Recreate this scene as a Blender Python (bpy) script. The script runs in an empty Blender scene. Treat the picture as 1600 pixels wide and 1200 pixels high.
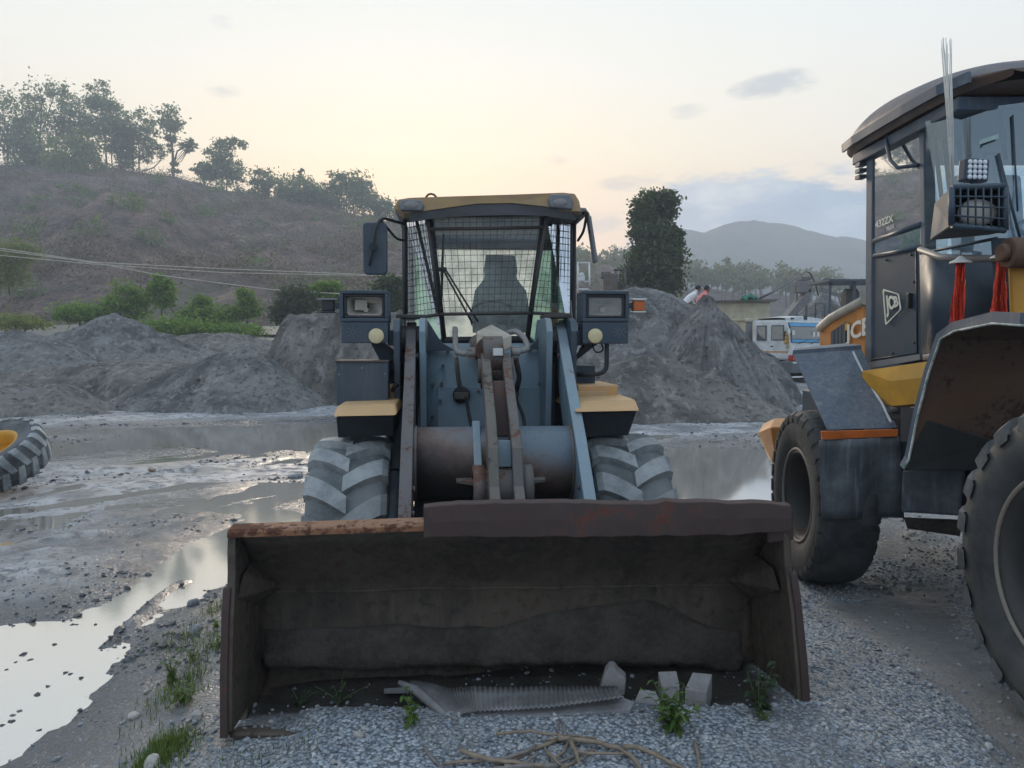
import bpy, bmesh, math, random
import numpy as np
from mathutils import Vector, Matrix, Euler

random.seed(7); np.random.seed(7)
SC = bpy.context.scene
COL = SC.collection
R = math.radians

# ------------------------------------------------------------------ camera
FPX = 1190.0            # focal length in pixels of the 1600 px wide photograph
CAM_H = 1.65
PITCH = math.atan(60.0 / FPX)
cam_d = bpy.data.cameras.new('camera'); cam = bpy.data.objects.new('camera', cam_d); COL.objects.link(cam)
cam_d.sensor_width = 36; cam_d.lens = FPX / 1600 * 36; cam_d.clip_start = .05; cam_d.clip_end = 9000
cam.location = (0, 0, CAM_H); cam.rotation_euler = (math.pi / 2 - PITCH, 0, 0)
SC.camera = cam
CP, SP = math.cos(PITCH), math.sin(PITCH)

def ray(px, py):
    u = (px - 800) / FPX; v = (600 - py) / FPX
    return Vector((u, CP + v * SP, -SP + v * CP))
def at(px, py, Y):
    d = ray(px, py); return Vector((0, 0, CAM_H)) + d * (Y / d.y)
def on_z(px, py, z):
    d = ray(px, py); return Vector((0, 0, CAM_H)) + d * ((z - CAM_H) / d.z)
def az_el(px, py):
    d = ray(px, py).normalized(); return math.atan2(d.x, d.y), math.asin(d.z)

# ------------------------------------------------------------------ render settings
SC.render.engine = 'CYCLES'
SC.cycles.use_denoising = True
SC.cycles.use_adaptive_sampling = True; SC.cycles.adaptive_threshold = .02
SC.cycles.max_bounces = 7; SC.cycles.transparent_max_bounces = 16
SC.cycles.volume_bounces = 3; SC.cycles.glossy_bounces = 4; SC.cycles.diffuse_bounces = 3
SC.cycles.caustics_reflective = False; SC.cycles.caustics_refractive = False
SC.cycles.sample_clamp_indirect = 4
SC.view_settings.view_transform = 'Standard'; SC.view_settings.look = 'None'
SC.view_settings.gamma = 1; SC.view_settings.use_curve_mapping = False
SC.view_settings.exposure = 0.22

# ------------------------------------------------------------------ node helpers
class NT:
    def __init__(s, tree): s.t = tree; s.n = tree.nodes; s.l = tree.links
    def node(s, typ, **kw):
        n = s.n.new(typ)
        for k, v in kw.items(): setattr(n, k, v)
        return n
    def put(s, sock, v):
        if hasattr(v, 'is_output') or isinstance(v, bpy.types.NodeSocket): s.l.new(v, sock)
        elif isinstance(v, (tuple, list)) and len(v) == 3 and sock.type == 'RGBA': sock.default_value = (*v, 1)
        else: sock.default_value = v
    def math(s, op, a, b=0.0, c=0.0, clamp=False):
        n = s.node('ShaderNodeMath', operation=op, use_clamp=clamp)
        for i, v in enumerate((a, b, c)): s.put(n.inputs[i], v)
        return n.outputs[0]
    def smooth(s, x, lo, hi, a=0.0, b=1.0, kind='SMOOTHSTEP'):
        n = s.node('ShaderNodeMapRange', interpolation_type=kind)
        s.put(n.inputs[0], x); s.put(n.inputs[1], lo); s.put(n.inputs[2], hi); s.put(n.inputs[3], a); s.put(n.inputs[4], b)
        return n.outputs[0]
    def mix(s, f, a, b, blend='MIX'):
        n = s.node('ShaderNodeMix', data_type='RGBA', blend_type=blend)
        s.put(n.inputs[0], f); s.put(n.inputs[6], a); s.put(n.inputs[7], b)
        return n.outputs[2]
    def noise(s, vec, scale, detail=4.0, rough=.55, dist=0.0):
        n = s.node('ShaderNodeTexNoise'); s.put(n.inputs['Vector'], vec); n.inputs['Scale'].default_value = scale
        n.inputs['Detail'].default_value = detail; n.inputs['Roughness'].default_value = rough; n.inputs['Distortion'].default_value = dist
        return n.outputs[0]
    def voro(s, vec, scale, feature='F1'):
        n = s.node('ShaderNodeTexVoronoi', feature=feature); s.put(n.inputs['Vector'], vec); n.inputs['Scale'].default_value = scale
        return n
    def mapping(s, vec, scale=(1, 1, 1), rot=(0, 0, 0), loc=(0, 0, 0)):
        n = s.node('ShaderNodeMapping'); s.put(n.inputs[0], vec); n.inputs[1].default_value = loc
        n.inputs[2].default_value = rot; n.inputs[3].default_value = scale
        return n.outputs[0]
    def ramp(s, f, stops):
        n = s.node('ShaderNodeValToRGB'); s.put(n.inputs[0], f); e = n.color_ramp.elements
        while len(e) < len(stops): e.new(.5)
        for k, (p, c) in enumerate(stops): e[k].position = p; e[k].color = (*c, 1)
        return n.outputs[0]

# ------------------------------------------------------------------ world: dusk sky, sun low behind the ridge
SUN_AZ, SUN_EL = az_el(640, 300)[0], R(16)
world = bpy.data.worlds.new('World'); SC.world = world; world.use_nodes = True
W = NT(world.node_tree); W.n.clear()
tc = W.node('ShaderNodeTexCoord').outputs['Generated']
sep = W.node('ShaderNodeSeparateXYZ'); W.put(sep.inputs[0], tc)
el = W.math('ARCSINE', sep.outputs[2]); az = W.math('ARCTAN2', sep.outputs[0], sep.outputs[1])
sky = W.node('ShaderNodeTexSky', sky_type='NISHITA'); sky.sun_disc = False
sky.sun_elevation = R(4); sky.sun_rotation = SUN_AZ; sky.altitude = 400; sky.air_density = 1.2; sky.dust_density = 3.0; sky.ozone_density = 1.5
nish = W.node('ShaderNodeVectorMath', operation='SCALE'); W.put(nish.inputs[0], sky.outputs[0]); nish.inputs[3].default_value = .03
# even, bright twilight haze: warm towards the sun's side, cool overhead and opposite
el_n = W.math('DIVIDE', W.math('MAXIMUM', el, 0.0), math.pi / 2)
warm = W.ramp(el_n, [(0, (.96, .62, .42)), (.10, (.99, .74, .52)), (.137, (1.0, .82, .57)), (.155, (1.0, .88, .66)), (.21, (.93, .90, .80)), (.27, (.84, .87, .845)), (.40, (.70, .81, .92)), (1, (.58, .75, .97))])
cool = W.ramp(el_n, [(0, (.76, .72, .71)), (.10, (.86, .80, .75)), (.20, (.83, .83, .81)), (.25, (.78, .84, .87)), (.40, (.68, .80, .92)), (1, (.58, .75, .97))])
daz = W.math('ABSOLUTE', W.math('SUBTRACT', az, SUN_AZ))
wf = W.smooth(daz, R(8), R(62), 1.0, 0.0)
skyc = W.mix(wf, cool, warm)
back = W.ramp(el_n, [(0, (.60, .67, .78)), (.12, (.66, .74, .86)), (.30, (.68, .80, .93)), (1, (.58, .75, .97))])
skyc = W.mix(W.smooth(daz, R(60), R(125)), skyc, back)
cvec = W.mapping(tc, scale=(1, 1, 3.0))
cn = W.noise(cvec, 9.0, 6, .6); cn2 = W.noise(cvec, 28.0, 5, .6)
nz = W.math('SUBTRACT', W.math('ADD', W.math('MULTIPLY', cn, .75), W.math('MULTIPLY', cn2, .25)), .5)
# long bank of cloud lying over the far mountain
top = W.smooth(az, az_el(900, 300)[0], az_el(1060, 300)[0], R(4.0), R(11.6))
edge = W.math('SUBTRACT', W.math('ADD', top, W.math('MULTIPLY', nz, R(9))), el)
bank = W.math('MULTIPLY', W.smooth(edge, R(-.5), R(1.1)), W.smooth(az, az_el(880, 300)[0], az_el(1060, 300)[0], 0, 1.0))
bankc = W.ramp(W.math('ADD', cn, W.math('MULTIPLY', el, .6)), [(.40, (.16, .28, .47)), (.62, (.25, .38, .56)), (.80, (.54, .61, .69))])
skyc = W.mix(bank, skyc, bankc)
puffs = [(1212, 135, 75, 20, .62), (352, 142, 36, 10, .42), (350, 38, 24, 16, .30), (868, 250, 30, 12, .38), (985, 282, 62, 16, .45), (1075, 172, 34, 12, .34), (945, 240, 22, 8, .25), (930, 345, 60, 22, .5)]
for (px, py, wx, wy, am) in puffs:
    a0, e0 = az_el(px, py)
    dx = W.math('DIVIDE', W.math('SUBTRACT', az, a0), wx / FPX); dy = W.math('DIVIDE', W.math('SUBTRACT', el, e0), wy / FPX)
    r2 = W.math('ADD', W.math('MULTIPLY', dx, dx), W.math('MULTIPLY', dy, dy))
    m = W.smooth(W.math('ADD', W.math('SUBTRACT', 1.0, r2), W.math('MULTIPLY', nz, 6.5)), .1, 1.5, 0, am)
    skyc = W.mix(m, skyc, (.32, .38, .47))
final = W.node('ShaderNodeVectorMath', operation='ADD'); W.put(final.inputs[0], skyc); W.put(final.inputs[1], nish.outputs[0])
bg = W.node('ShaderNodeBackground'); W.put(bg.inputs[0], final.outputs[0]); bg.inputs[1].default_value = .93
wo = W.node('ShaderNodeOutputWorld'); W.l.new(bg.outputs[0], wo.inputs[0])

# ------------------------------------------------------------------ sun: veiled by haze, low over the ridge
sd = bpy.data.lights.new('sun', 'SUN'); sd.energy = 1.5; sd.angle = R(14); sd.color = (1, .82, .62)
sun = bpy.data.objects.new('sun', sd); COL.objects.link(sun)
sdir = Vector((math.sin(SUN_AZ) * math.cos(SUN_EL), math.cos(SUN_AZ) * math.cos(SUN_EL), math.sin(SUN_EL)))
sun.rotation_euler = sdir.to_track_quat('Z', 'Y').to_euler(); sun.location = sdir * 60

# ------------------------------------------------------------------ numpy noise
def _hash(ix, iy, seed):
    h = (ix.astype(np.int64) * 374761393 + iy.astype(np.int64) * 668265263 + seed * 982451653) & 0x7fffffff
    h = ((h ^ (h >> 13)) * 1274126177) & 0x7fffffff
    return ((h ^ (h >> 16)) & 0xffff) / 65535.0
def vnoise(x, y, seed=0):
    x = np.asarray(x, float); y = np.asarray(y, float)
    ix = np.floor(x); iy = np.floor(y); fx = x - ix; fy = y - iy
    fx = fx * fx * (3 - 2 * fx); fy = fy * fy * (3 - 2 * fy)
    a = _hash(ix, iy, seed); b = _hash(ix + 1, iy, seed); c = _hash(ix, iy + 1, seed); d = _hash(ix + 1, iy + 1, seed)
    return (a + (b - a) * fx + (c - a) * fy + (a - b - c + d) * fx * fy) * 2 - 1
def fbm(x, y, octv=4, seed=0, gain=.5):
    s = 0; a = 1; t = 0
    for k in range(octv):
        s = s + a * vnoise(x * 2 ** k + 17.3 * k, y * 2 ** k - 9.1 * k, seed + k); t += a; a *= gain
    return s / t
def sstep(a, b, x):
    t = np.clip((np.asarray(x, float) - a) / (b - a), 0, 1); return t * t * (3 - 2 * t)
def poly_sd(px, py, poly):
    """signed distance to a polygon, positive outside"""
    d = np.full(px.shape, 1e9); inside = np.zeros(px.shape, bool); n = len(poly)
    for i in range(n):
        ax, ay = poly[i]; bx, by = poly[(i + 1) % n]
        ex, ey = bx - ax, by - ay; wx, wy = px - ax, py - ay
        t = np.clip((wx * ex + wy * ey) / (ex * ex + ey * ey + 1e-12), 0, 1)
        d = np.minimum(d, np.hypot(wx - ex * t, wy - ey * t))
        c = ((ay > py) != (by > py)) & (px < (bx - ax) * (py - ay) / (by - ay + 1e-12) + ax)
        inside ^= c
    return np.where(inside, -d, d)
def seg_d(px, py, pts):
    d = np.full(px.shape, 1e9)
    for (ax, ay), (bx, by) in zip(pts[:-1], pts[1:]):
        ex, ey = bx - ax, by - ay; wx, wy = px - ax, py - ay
        t = np.clip((wx * ex + wy * ey) / (ex * ex + ey * ey + 1e-12), 0, 1)
        d = np.minimum(d, np.hypot(wx - ex * t, wy - ey * t))
    return d

# ------------------------------------------------------------------ mesh builder
class MB:
    def __init__(s): s.v = []; s.f = []; s.sm = []
    def add(s, vs, fs, smooth=False):
        o = len(s.v); s.v += [tuple(v) for v in vs]; s.f += [tuple(i + o for i in f) for f in fs]; s.sm += [smooth] * len(fs); return s
    def box(s, c, size, rot=None):
        hx, hy, hz = size[0] / 2, size[1] / 2, size[2] / 2
        vs = [Vector((x * hx, y * hy, z * hz)) for x in (-1, 1) for y in (-1, 1) for z in (-1, 1)]
        if rot is not None:
            m = Euler(rot).to_matrix(); vs = [m @ v for v in vs]
        c = Vector(c); vs = [v + c for v in vs]
        return s.add(vs, [(0, 1, 3, 2), (4, 6, 7, 5), (0, 4, 5, 1), (2, 3, 7, 6), (0, 2, 6, 4), (1, 5, 7, 3)])
    def box2(s, a, b):
        return s.box([(a[i] + b[i]) / 2 for i in range(3)], [abs(b[i] - a[i]) for i in range(3)])
    def hull8(s, bottom4, top4):
        """box from two quads (same winding)"""
        return s.add(list(bottom4) + list(top4), [(3, 2, 1, 0), (4, 5, 6, 7), (0, 1, 5, 4), (1, 2, 6, 5), (2, 3, 7, 6), (3, 0, 4, 7)])
    def prism(s, poly, axis, a, b):
        """extrude a 2-D polygon along axis 'x','y','z' from a to b. 2-D coords are the other two axes in order"""
        def p3(p, t):
            return {'x': (t, p[0], p[1]), 'y': (p[0], t, p[1]), 'z': (p[0], p[1], t)}[axis]
        n = len(poly); vs = [p3(p, a) for p in poly] + [p3(p, b) for p in poly]
        fs = [tuple(range(n))[::-1], tuple(range(n, 2 * n))] + [(i, (i + 1) % n, n + (i + 1) % n, n + i) for i in range(n)]
        return s.add(vs, fs)
    def tube(s, pts, r, n=8, cap=True):
        pts = [Vector(p) for p in pts]; rs = r if isinstance(r, (list, tuple)) else [r] * len(pts)
        rings = []; up = None
        for i, p in enumerate(pts):
            d = (pts[min(i + 1, len(pts) - 1)] - pts[max(i - 1, 0)]).normalized()
            if up is None: up = d.orthogonal().normalized()
            u = (up - d * up.dot(d)); u = u.normalized() if u.length > 1e-6 else d.orthogonal().normalized()
            up = u; w = d.cross(u)
            rings.append([p + (u * math.cos(2 * math.pi * k / n) + w * math.sin(2 * math.pi * k / n)) * rs[i] for k in range(n)])
        vs = [v for rg in rings for v in rg]; fs = []
        for i in range(len(pts) - 1):
            for k in range(n):
                fs.append((i * n + k, i * n + (k + 1) % n, (i + 1) * n + (k + 1) % n, (i + 1) * n + k))
        s.add(vs, fs, True)
        if cap:
            o = len(s.v) - len(vs)
            s.f += [tuple(o + k for k in range(n))[::-1], tuple(o + (len(pts) - 1) * n + k for k in range(n))]; s.sm += [False, False]
        return s
    def lathe(s, prof, axis='x', c=(0, 0, 0), n=48, smooth=True, closed=False):
        """prof: list of (t along axis, radius)"""
        vs = []
        for t, r in prof:
            for k in range(n):
                a = 2 * math.pi * k / n; ca, sa = r * math.cos(a), r * math.sin(a)
                p = {'x': (t, ca, sa), 'y': (ca, t, sa), 'z': (ca, sa, t)}[axis]
                vs.append((p[0] + c[0], p[1] + c[1], p[2] + c[2]))
        m = len(prof); fs = []
        for i in range(m if closed else m - 1):
            j = (i + 1) % m
            for k in range(n): fs.append((i * n + k, i * n + (k + 1) % n, j * n + (k + 1) % n, j * n + k))
        return s.add(vs, fs, smooth)
    def cyl(s, p0, p1, r, n=20, r1=None):
        return s.tube([p0, p1], [r, r if r1 is None else r1], n)
    def sphere(s, c, r, n=12, sc=(1, 1, 1)):
        vs = []; m = n // 2
        for i in range(m + 1):
            th = math.pi * i / m
            for k in range(n):
                a = 2 * math.pi * k / n
                vs.append((c[0] + r * sc[0] * math.sin(th) * math.cos(a), c[1] + r * sc[1] * math.sin(th) * math.sin(a), c[2] + r * sc[2] * math.cos(th)))
        fs = [(i * n + k, (i + 1) * n + k, (i + 1) * n + (k + 1) % n, i * n + (k + 1) % n) for i in range(m) for k in range(n)]
        return s.add(vs, fs, True)
    def grid(s, pts, smooth=True):
        """pts: rows of points"""
        nr, nc = len(pts), len(pts[0]); vs = [p for row in pts for p in row]
        fs = [(i * nc + j, i * nc + j + 1, (i + 1) * nc + j + 1, (i + 1) * nc + j) for i in range(nr - 1) for j in range(nc - 1)]
        return s.add(vs, fs, smooth)
    def xf(s, fn):
        s.v = [tuple(fn(Vector(v))) for v in s.v]; return s
    def mesh(s, name):
        me = bpy.data.meshes.new(name); me.from_pydata(s.v, [], s.f); me.update()
        me.polygons.foreach_set('use_smooth', s.sm)
        bm = bmesh.new(); bm.from_mesh(me); bmesh.ops.recalc_face_normals(bm, faces=bm.faces); bm.to_mesh(me); bm.free()
        return me
    def build(s, name, m, parent=None, bevel=0, solid=0, seg=2):
        o = bpy.data.objects.new(name, s.mesh(name)); COL.objects.link(o); o.data.materials.append(m)
        if parent is not None: o.parent = parent
        if solid:
            md = o.modifiers.new('solid', 'SOLIDIFY'); md.thickness = solid; md.offset = 0
        if bevel:
            md = o.modifiers.new('bevel', 'BEVEL'); md.width = bevel; md.segments = seg; md.limit_method = 'ANGLE'; md.angle_limit = R(35)
            md.harden_normals = False
        return o

def np_obj(name, verts, faces, m, parent=None, smooth=False):
    """fast object from numpy arrays: faces (n,3) or (n,4)"""
    me = bpy.data.meshes.new(name); verts = np.asarray(verts, np.float32); faces = np.asarray(faces, np.int32); k = faces.shape[1]
    me.vertices.add(len(verts)); me.vertices.foreach_set('co', verts.ravel())
    me.loops.add(faces.size); me.loops.foreach_set('vertex_index', faces.ravel())
    me.polygons.add(len(faces)); me.polygons.foreach_set('loop_start', np.arange(0, faces.size, k, dtype=np.int32))
    me.polygons.foreach_set('use_smooth', np.full(len(faces), smooth)); me.update(calc_edges=True); me.validate()
    o = bpy.data.objects.new(name, me); COL.objects.link(o); me.materials.append(m)
    if parent is not None: o.parent = parent
    return o
def grid_faces(nr, nc):
    i = np.arange(nr - 1)[:, None] * nc + np.arange(nc - 1)[None, :]
    return np.stack([i, i + 1, i + nc + 1, i + nc], -1).reshape(-1, 4)

def tag(o, label=None, cat=None, group=None, kind=None):
    if label: o['label'] = label
    if cat: o['category'] = cat
    if group: o['group'] = group
    if kind: o['kind'] = kind
    return o
def root(name, loc, rz, label, cat, group=None):
    o = bpy.data.objects.new(name, None); COL.objects.link(o); o.location = loc; o.rotation_euler = (0, 0, rz); o.empty_display_size = .2
    return tag(o, label, cat, group)

class Frame:
    """local frame of a thing standing in the yard: +x to its side, +y away from the viewer"""
    def __init__(s, x, y, z, yaw): s.o = Vector((x, y, z)); s.yaw = yaw; s.ax = Vector((math.cos(yaw), math.sin(yaw), 0)); s.ay = Vector((-math.sin(yaw), math.cos(yaw), 0))
    def at(s, px, py, yl):
        d = ray(px, py); c = Vector((0, 0, CAM_H)) - s.o
        t = (yl - c.dot(s.ay)) / d.dot(s.ay); p = c + d * t
        return Vector((p.dot(s.ax), yl, p.z))
    def x(s, px, yl, py=540): return s.at(px, py, yl).x
    def z(s, py, yl, px=800): return s.at(px, py, yl).z
    def on_x(s, px, py, xl):
        d = ray(px, py); c = Vector((0, 0, CAM_H)) - s.o
        t = (xl - c.dot(s.ax)) / d.dot(s.ax); p = c + d * t
        return Vector((xl, p.dot(s.ay), p.z))

# ------------------------------------------------------------------ materials
MATS = {}
def new_mat(name):
    m = bpy.data.materials.new(name); m.use_nodes = True; T = NT(m.node_tree); T.n.clear()
    out = T.node('ShaderNodeOutputMaterial'); b = T.node('ShaderNodeBsdfPrincipled'); T.l.new(b.outputs[0], out.inputs[0])
    MATS[name] = m; return m, T, b, out
def bump(T, h, strength, dist=.01):
    n = T.node('ShaderNodeBump'); n.inputs['Strength'].default_value = strength; n.inputs['Distance'].default_value = dist; T.put(n.inputs['Height'], h); return n.outputs[0]

def simple(name, col, rough=.6, metal=0.0, var=.25, scale=6.0, bmp=.15, col2=None, spec=.5, dist=.004):
    """plain material with mottled colour and fine relief"""
    m, T, b, o = new_mat(name); c = T.node('ShaderNodeTexCoord').outputs['Object']
    n = T.noise(c, scale, 5, .6); n2 = T.noise(c, scale * 7, 4, .6)
    c2 = col2 or tuple(v * (1 - var) for v in col)
    f = T.smooth(T.math('ADD', T.math('MULTIPLY', n, .7), T.math('MULTIPLY', n2, .3)), .35, .65)
    T.put(b.inputs['Base Color'], T.mix(f, col, c2)); T.put(b.inputs['Roughness'], T.smooth(n2, .3, .7, max(.05, rough - .12), min(1, rough + .12)))
    b.inputs['Metallic'].default_value = metal; b.inputs['Specular IOR Level'].default_value = spec
    if bmp: T.put(b.inputs['Normal'], bump(T, n2, bmp, dist))
    return m

def paint(name, col, dirt=(.20, .18, .16), dirt_amt=.35, rust=0.0, rough=.45, scale=3.0, scratch=.5, streak=True, rustc=(.16, .065, .035), spec=.4):
    """worn machine paint: faded patches, dust settled on upward faces, streaks, chips of rust"""
    m, T, b, o = new_mat(name); co = T.node('ShaderNodeTexCoord').outputs['Object']; g = T.node('ShaderNodeNewGeometry')
    n1 = T.noise(co, scale, 6, .62); n2 = T.noise(co, scale * 9, 5, .65)
    st = T.noise(T.mapping(co, scale=(14, 14, 1.2)), 2.0, 5, .6)
    base = T.mix(T.smooth(n1, .3, .7), col, tuple(min(1, v * .72 + .012) for v in col))
    sepn = T.node('ShaderNodeSeparateXYZ'); T.put(sepn.inputs[0], g.outputs['Normal'])
    upf = T.smooth(sepn.outputs[2], .1, .95, 0, .7)
    d = T.math('ADD', T.smooth(n1, .42, .75, 0, dirt_amt), T.math('MULTIPLY', upf, T.smooth(n2, .25, .7, .3, 1)), clamp=True)
    if streak: d = T.math('ADD', d, T.smooth(st, .5, .8, 0, dirt_amt), clamp=True)
    base = T.mix(T.math('MULTIPLY', d, min(1, dirt_amt * 2.2)), base, dirt)
    rgh = T.math('ADD', rough, T.math('MULTIPLY', d, .3), clamp=True)
    if rust:
        rn = T.math('ADD', T.math('MULTIPLY', n1, .55), T.math('MULTIPLY', n2, .45))
        rm = T.smooth(rn, .66 - rust * .36, .70 - rust * .30)
        rcol = T.mix(n2, rustc, tuple(v * .45 for v in rustc))
        base = T.mix(rm, base, rcol); rgh = T.math('MAXIMUM', rgh, T.math('MULTIPLY', rm, .85))
    sc = T.noise(T.mapping(co, scale=(3, 3, 22), rot=(.4, .7, .3)), 5, 3, .7)
    base = T.mix(T.smooth(sc, .70, .76, 0, scratch * .5), base, tuple(min(1, v * 1.6 + .12) for v in col))
    T.put(b.inputs['Base Color'], base); T.put(b.inputs['Roughness'], rgh); b.inputs['Specular IOR Level'].default_value = spec
    T.put(b.inputs['Normal'], bump(T, T.math('ADD', n2, T.math('MULTIPLY', n1, .6)), .18, .004))
    return m

def glass(name, tint=(.75, .9, .86), clear=.8, rough=.02, dust=.08, dustc=(.5, .5, .47), glow=0.0, refl=(1, 1, 1)):
    m, T, b, o = new_mat(name); T.n.remove(b)
    tr = T.node('ShaderNodeBsdfTransparent'); tr.inputs[0].default_value = (*tint, 1)
    gl = T.node('ShaderNodeBsdfGlossy'); gl.inputs[0].default_value = (*refl, 1); gl.inputs['Roughness'].default_value = rough
    df = T.node('ShaderNodeBsdfDiffuse'); df.inputs[0].default_value = (*dustc, 1)
    fr = T.node('ShaderNodeFresnel'); fr.inputs[0].default_value = 1.5
    co = T.node('ShaderNodeTexCoord').outputs['Object']; n = T.noise(co, 4, 5, .6)
    if glow:
        tl = T.node('ShaderNodeBsdfTranslucent'); tl.inputs[0].default_value = (*dustc, 1); ms = T.node('ShaderNodeMixShader'); ms.inputs[0].default_value = glow; T.l.new(df.outputs[0], ms.inputs[1]); T.l.new(tl.outputs[0], ms.inputs[2]); df = ms
    m1 = T.node('ShaderNodeMixShader'); T.put(m1.inputs[0], T.math('ADD', T.math('MULTIPLY', fr.outputs[0], 1.2), (1 - clear) * .5, clamp=True)); T.l.new(tr.outputs[0], m1.inputs[1]); T.l.new(gl.outputs[0], m1.inputs[2])
    m2 = T.node('ShaderNodeMixShader'); T.put(m2.inputs[0], T.smooth(n, .3, .7, dust * .4, dust * 1.6)); T.l.new(m1.outputs[0], m2.inputs[1]); T.l.new(df.outputs[0], m2.inputs[2])
    T.l.new(m2.outputs[0], o.inputs[0]); return m

def leaf(name, col, col2, trans=.35):
    m, T, b, o = new_mat(name); g = T.node('ShaderNodeNewGeometry'); co = T.node('ShaderNodeTexCoord').outputs['Object']
    n = T.noise(co, .7, 3); rnd = g.outputs['Random Per Island']
    f = T.math('ADD', T.math('MULTIPLY', rnd, .6), T.math('MULTIPLY', n, .4))
    c = T.mix(T.smooth(f, .2, .8), col, col2)
    T.put(b.inputs['Base Color'], c); b.inputs['Roughness'].default_value = .6; b.inputs['Specular IOR Level'].default_value = .25
    tl = T.node('ShaderNodeBsdfTranslucent'); T.put(tl.inputs[0], T.mix(.5, c, (.25, .3, .06)))
    mx = T.node('ShaderNodeMixShader'); mx.inputs[0].default_value = trans; T.l.new(b.outputs[0], mx.inputs[1]); T.l.new(tl.outputs[0], mx.inputs[2]); T.l.new(mx.outputs[0], o.inputs[0])
    return m
# ================================================================== THE PLACE
def gz_poly(pts, z): return [tuple(on_z(px, py, z)[:2]) for px, py in pts]
PUD = [  # (water level, outline, bank slope, edge noise, scale)
    (-.20, gz_poly([(-260, 1330), (40, 1165), (100, 1105), (150, 1062), (185, 1005), (210, 968), (262, 945), (310, 930), (372, 898), (430, 872), (490, 830), (480, 806), (448, 797), (400, 793), (352, 832), (306, 852), (252, 893), (202, 930), (158, 950), (118, 980), (60, 978), (0, 984), (-260, 1000)], -.20), .10, .16, 1.6),
    (-.27, gz_poly([(120, 672), (230, 679), (300, 696), (400, 704), (520, 702), (640, 692), (640, 668), (500, 661), (380, 664), (280, 667)], -.27), .05, .6, .7),
    (-.26, gz_poly([(1000, 706), (1100, 700), (1180, 703), (1208, 712), (1222, 740), (1260, 800), (1200, 850), (1000, 850), (960, 770), (975, 716)], -.26), .06, .35, .9),
    (-.26, gz_poly([(-300, 632), (0, 630), (60, 626), (150, 630), (175, 634), (120, 644), (30, 640), (0, 652), (-300, 656)], -.26), .05, .7, .5),
    (-.25, gz_poly([(-100, 700), (120, 692), (250, 689), (330, 700), (200, 704), (0, 715)], -.25), .05, 1.0, 1.0),
]
TRACK = [tuple(on_z(px, py, -.02)[:2]) for px, py in [(1262, 905), (1345, 900), (1480, 878), (1500, 960), (1560, 1050), (1700, 1160), (1640, 1230), (1520, 1120), (1420, 1010), (1310, 940)]]
TONGUE = [tuple(on_z(px, py, -.17)[:2]) for px, py in [(165, 1004), (205, 972), (240, 936), (262, 918), (290, 903)]]

def ground_height(x, y, detail=True):
    x = np.asarray(x, float); y = np.asarray(y, float)
    b = .0 - .05 * sstep(1.5, 2.3, x) - (.20 - .05 * sstep(1.5, 2.3, x)) * sstep(3.2, 6.2, y) - .05 * sstep(8, 14, y)
    left = sstep(-1.4, -2.3, x + .15 * fbm(x * .9, y * .9, 3, 3)) * sstep(9, 5, y)
    b = b * (1 - left) + (-.14) * left
    b = b + np.where(y > 22, .055 * (y - 22) + .0009 * (np.minimum(y, 60) - 22) ** 2, 0) * np.where(y > 62, 0, 1)
    b = np.where(y > 62, .055 * 40 + .0009 * 38 ** 2 - .25, b)
    yard = sstep(4.5, 7.5, y) + left; yard = np.clip(yard, 0, 1)
    # churned yard: ruts running towards the lower left, lumps
    ca, sa = math.cos(R(52)), math.sin(R(52)); rx, ry = x * ca + y * sa, -x * sa + y * ca
    rut = fbm(rx * .35, ry * 2.2, 3, 11)
    near = sstep(40, 10, y)
    h = b + yard * near * (.060 * rut + .04 * fbm(x * 1.3, y * 1.3, 4, 5)) + (1 - yard) * .015 * fbm(x * 2, y * 2, 4, 8) + (1 - near) * .25 * fbm(x * .2, y * .2, 4, 9)
    lump = np.clip(fbm(rx * 1.6, ry * 4.5, 3, 21) - .15, 0, 1)
    h = h + yard * near * lump * .06
    # scooped hollow inside the bucket mouth
    ib = sstep(1.36, 1.16, np.abs(x)) * sstep(3.40, 3.50, y) * sstep(4.15, 3.95, y); h = h - .055 * ib
    if detail:
        fine = fbm(x * 9, y * 9, 3, 31); h = h + .006 * fine + .010 * yard * np.abs(fbm(rx * 4, ry * 12, 2, 33)) * 1.8
    # mud edge along the long puddle
    for (lv, poly, k, en, sc) in PUD:
        sdv = poly_sd(x, y, poly) - .05 + en * fbm(x * sc * 1.4, y * sc * 2.2, 4, 41) + en * .25 * fbm(x * 7, y * 9, 2, 43)
        tgt = np.where(sdv > 0, lv + sdv * k + np.maximum(0, sdv - 1.2) * .5, lv + sdv * .25)
        tgt = np.maximum(tgt, lv - .10)
        if detail: tgt = tgt + .012 * fbm(x * 6, y * 8, 3, 47) * sstep(-.15, .2, sdv)
        kk = .03; hh = np.clip(.5 + .5 * (tgt - h) / kk, 0, 1)
        h = tgt * (1 - hh) + h * hh - kk * hh * (1 - hh)
    dt = seg_d(x, y, TONGUE); h = np.maximum(h, np.where(dt < .4, -.168 - dt * .75 + .03 * fbm(x * 5, y * 5, 3, 51), -9))
    # tyre tracks pressed beside the right machine
    tr = sstep(.1, -.1, poly_sd(x, y, TRACK) + .1 * fbm(x * 3, y * 3, 2, 61))
    h = h - tr * (.02 + .012 * np.sin(y * 34 + 9 * x) * sstep(-.2, .5, fbm(x * 1.5, y * 1.5, 2, 63)))
    # heap of gravel spilled inside and before the bucket
    hp = np.exp(-((x - .1) / 1.3) ** 4 - ((y - 3.28) / .14) ** 2)
    h = h + .018 * hp * (1 + .4 * fbm(x * 3, y * 3, 3, 71))
    return h
def gz(x, y): return float(ground_height(np.array([x]), np.array([y]))[0])

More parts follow.
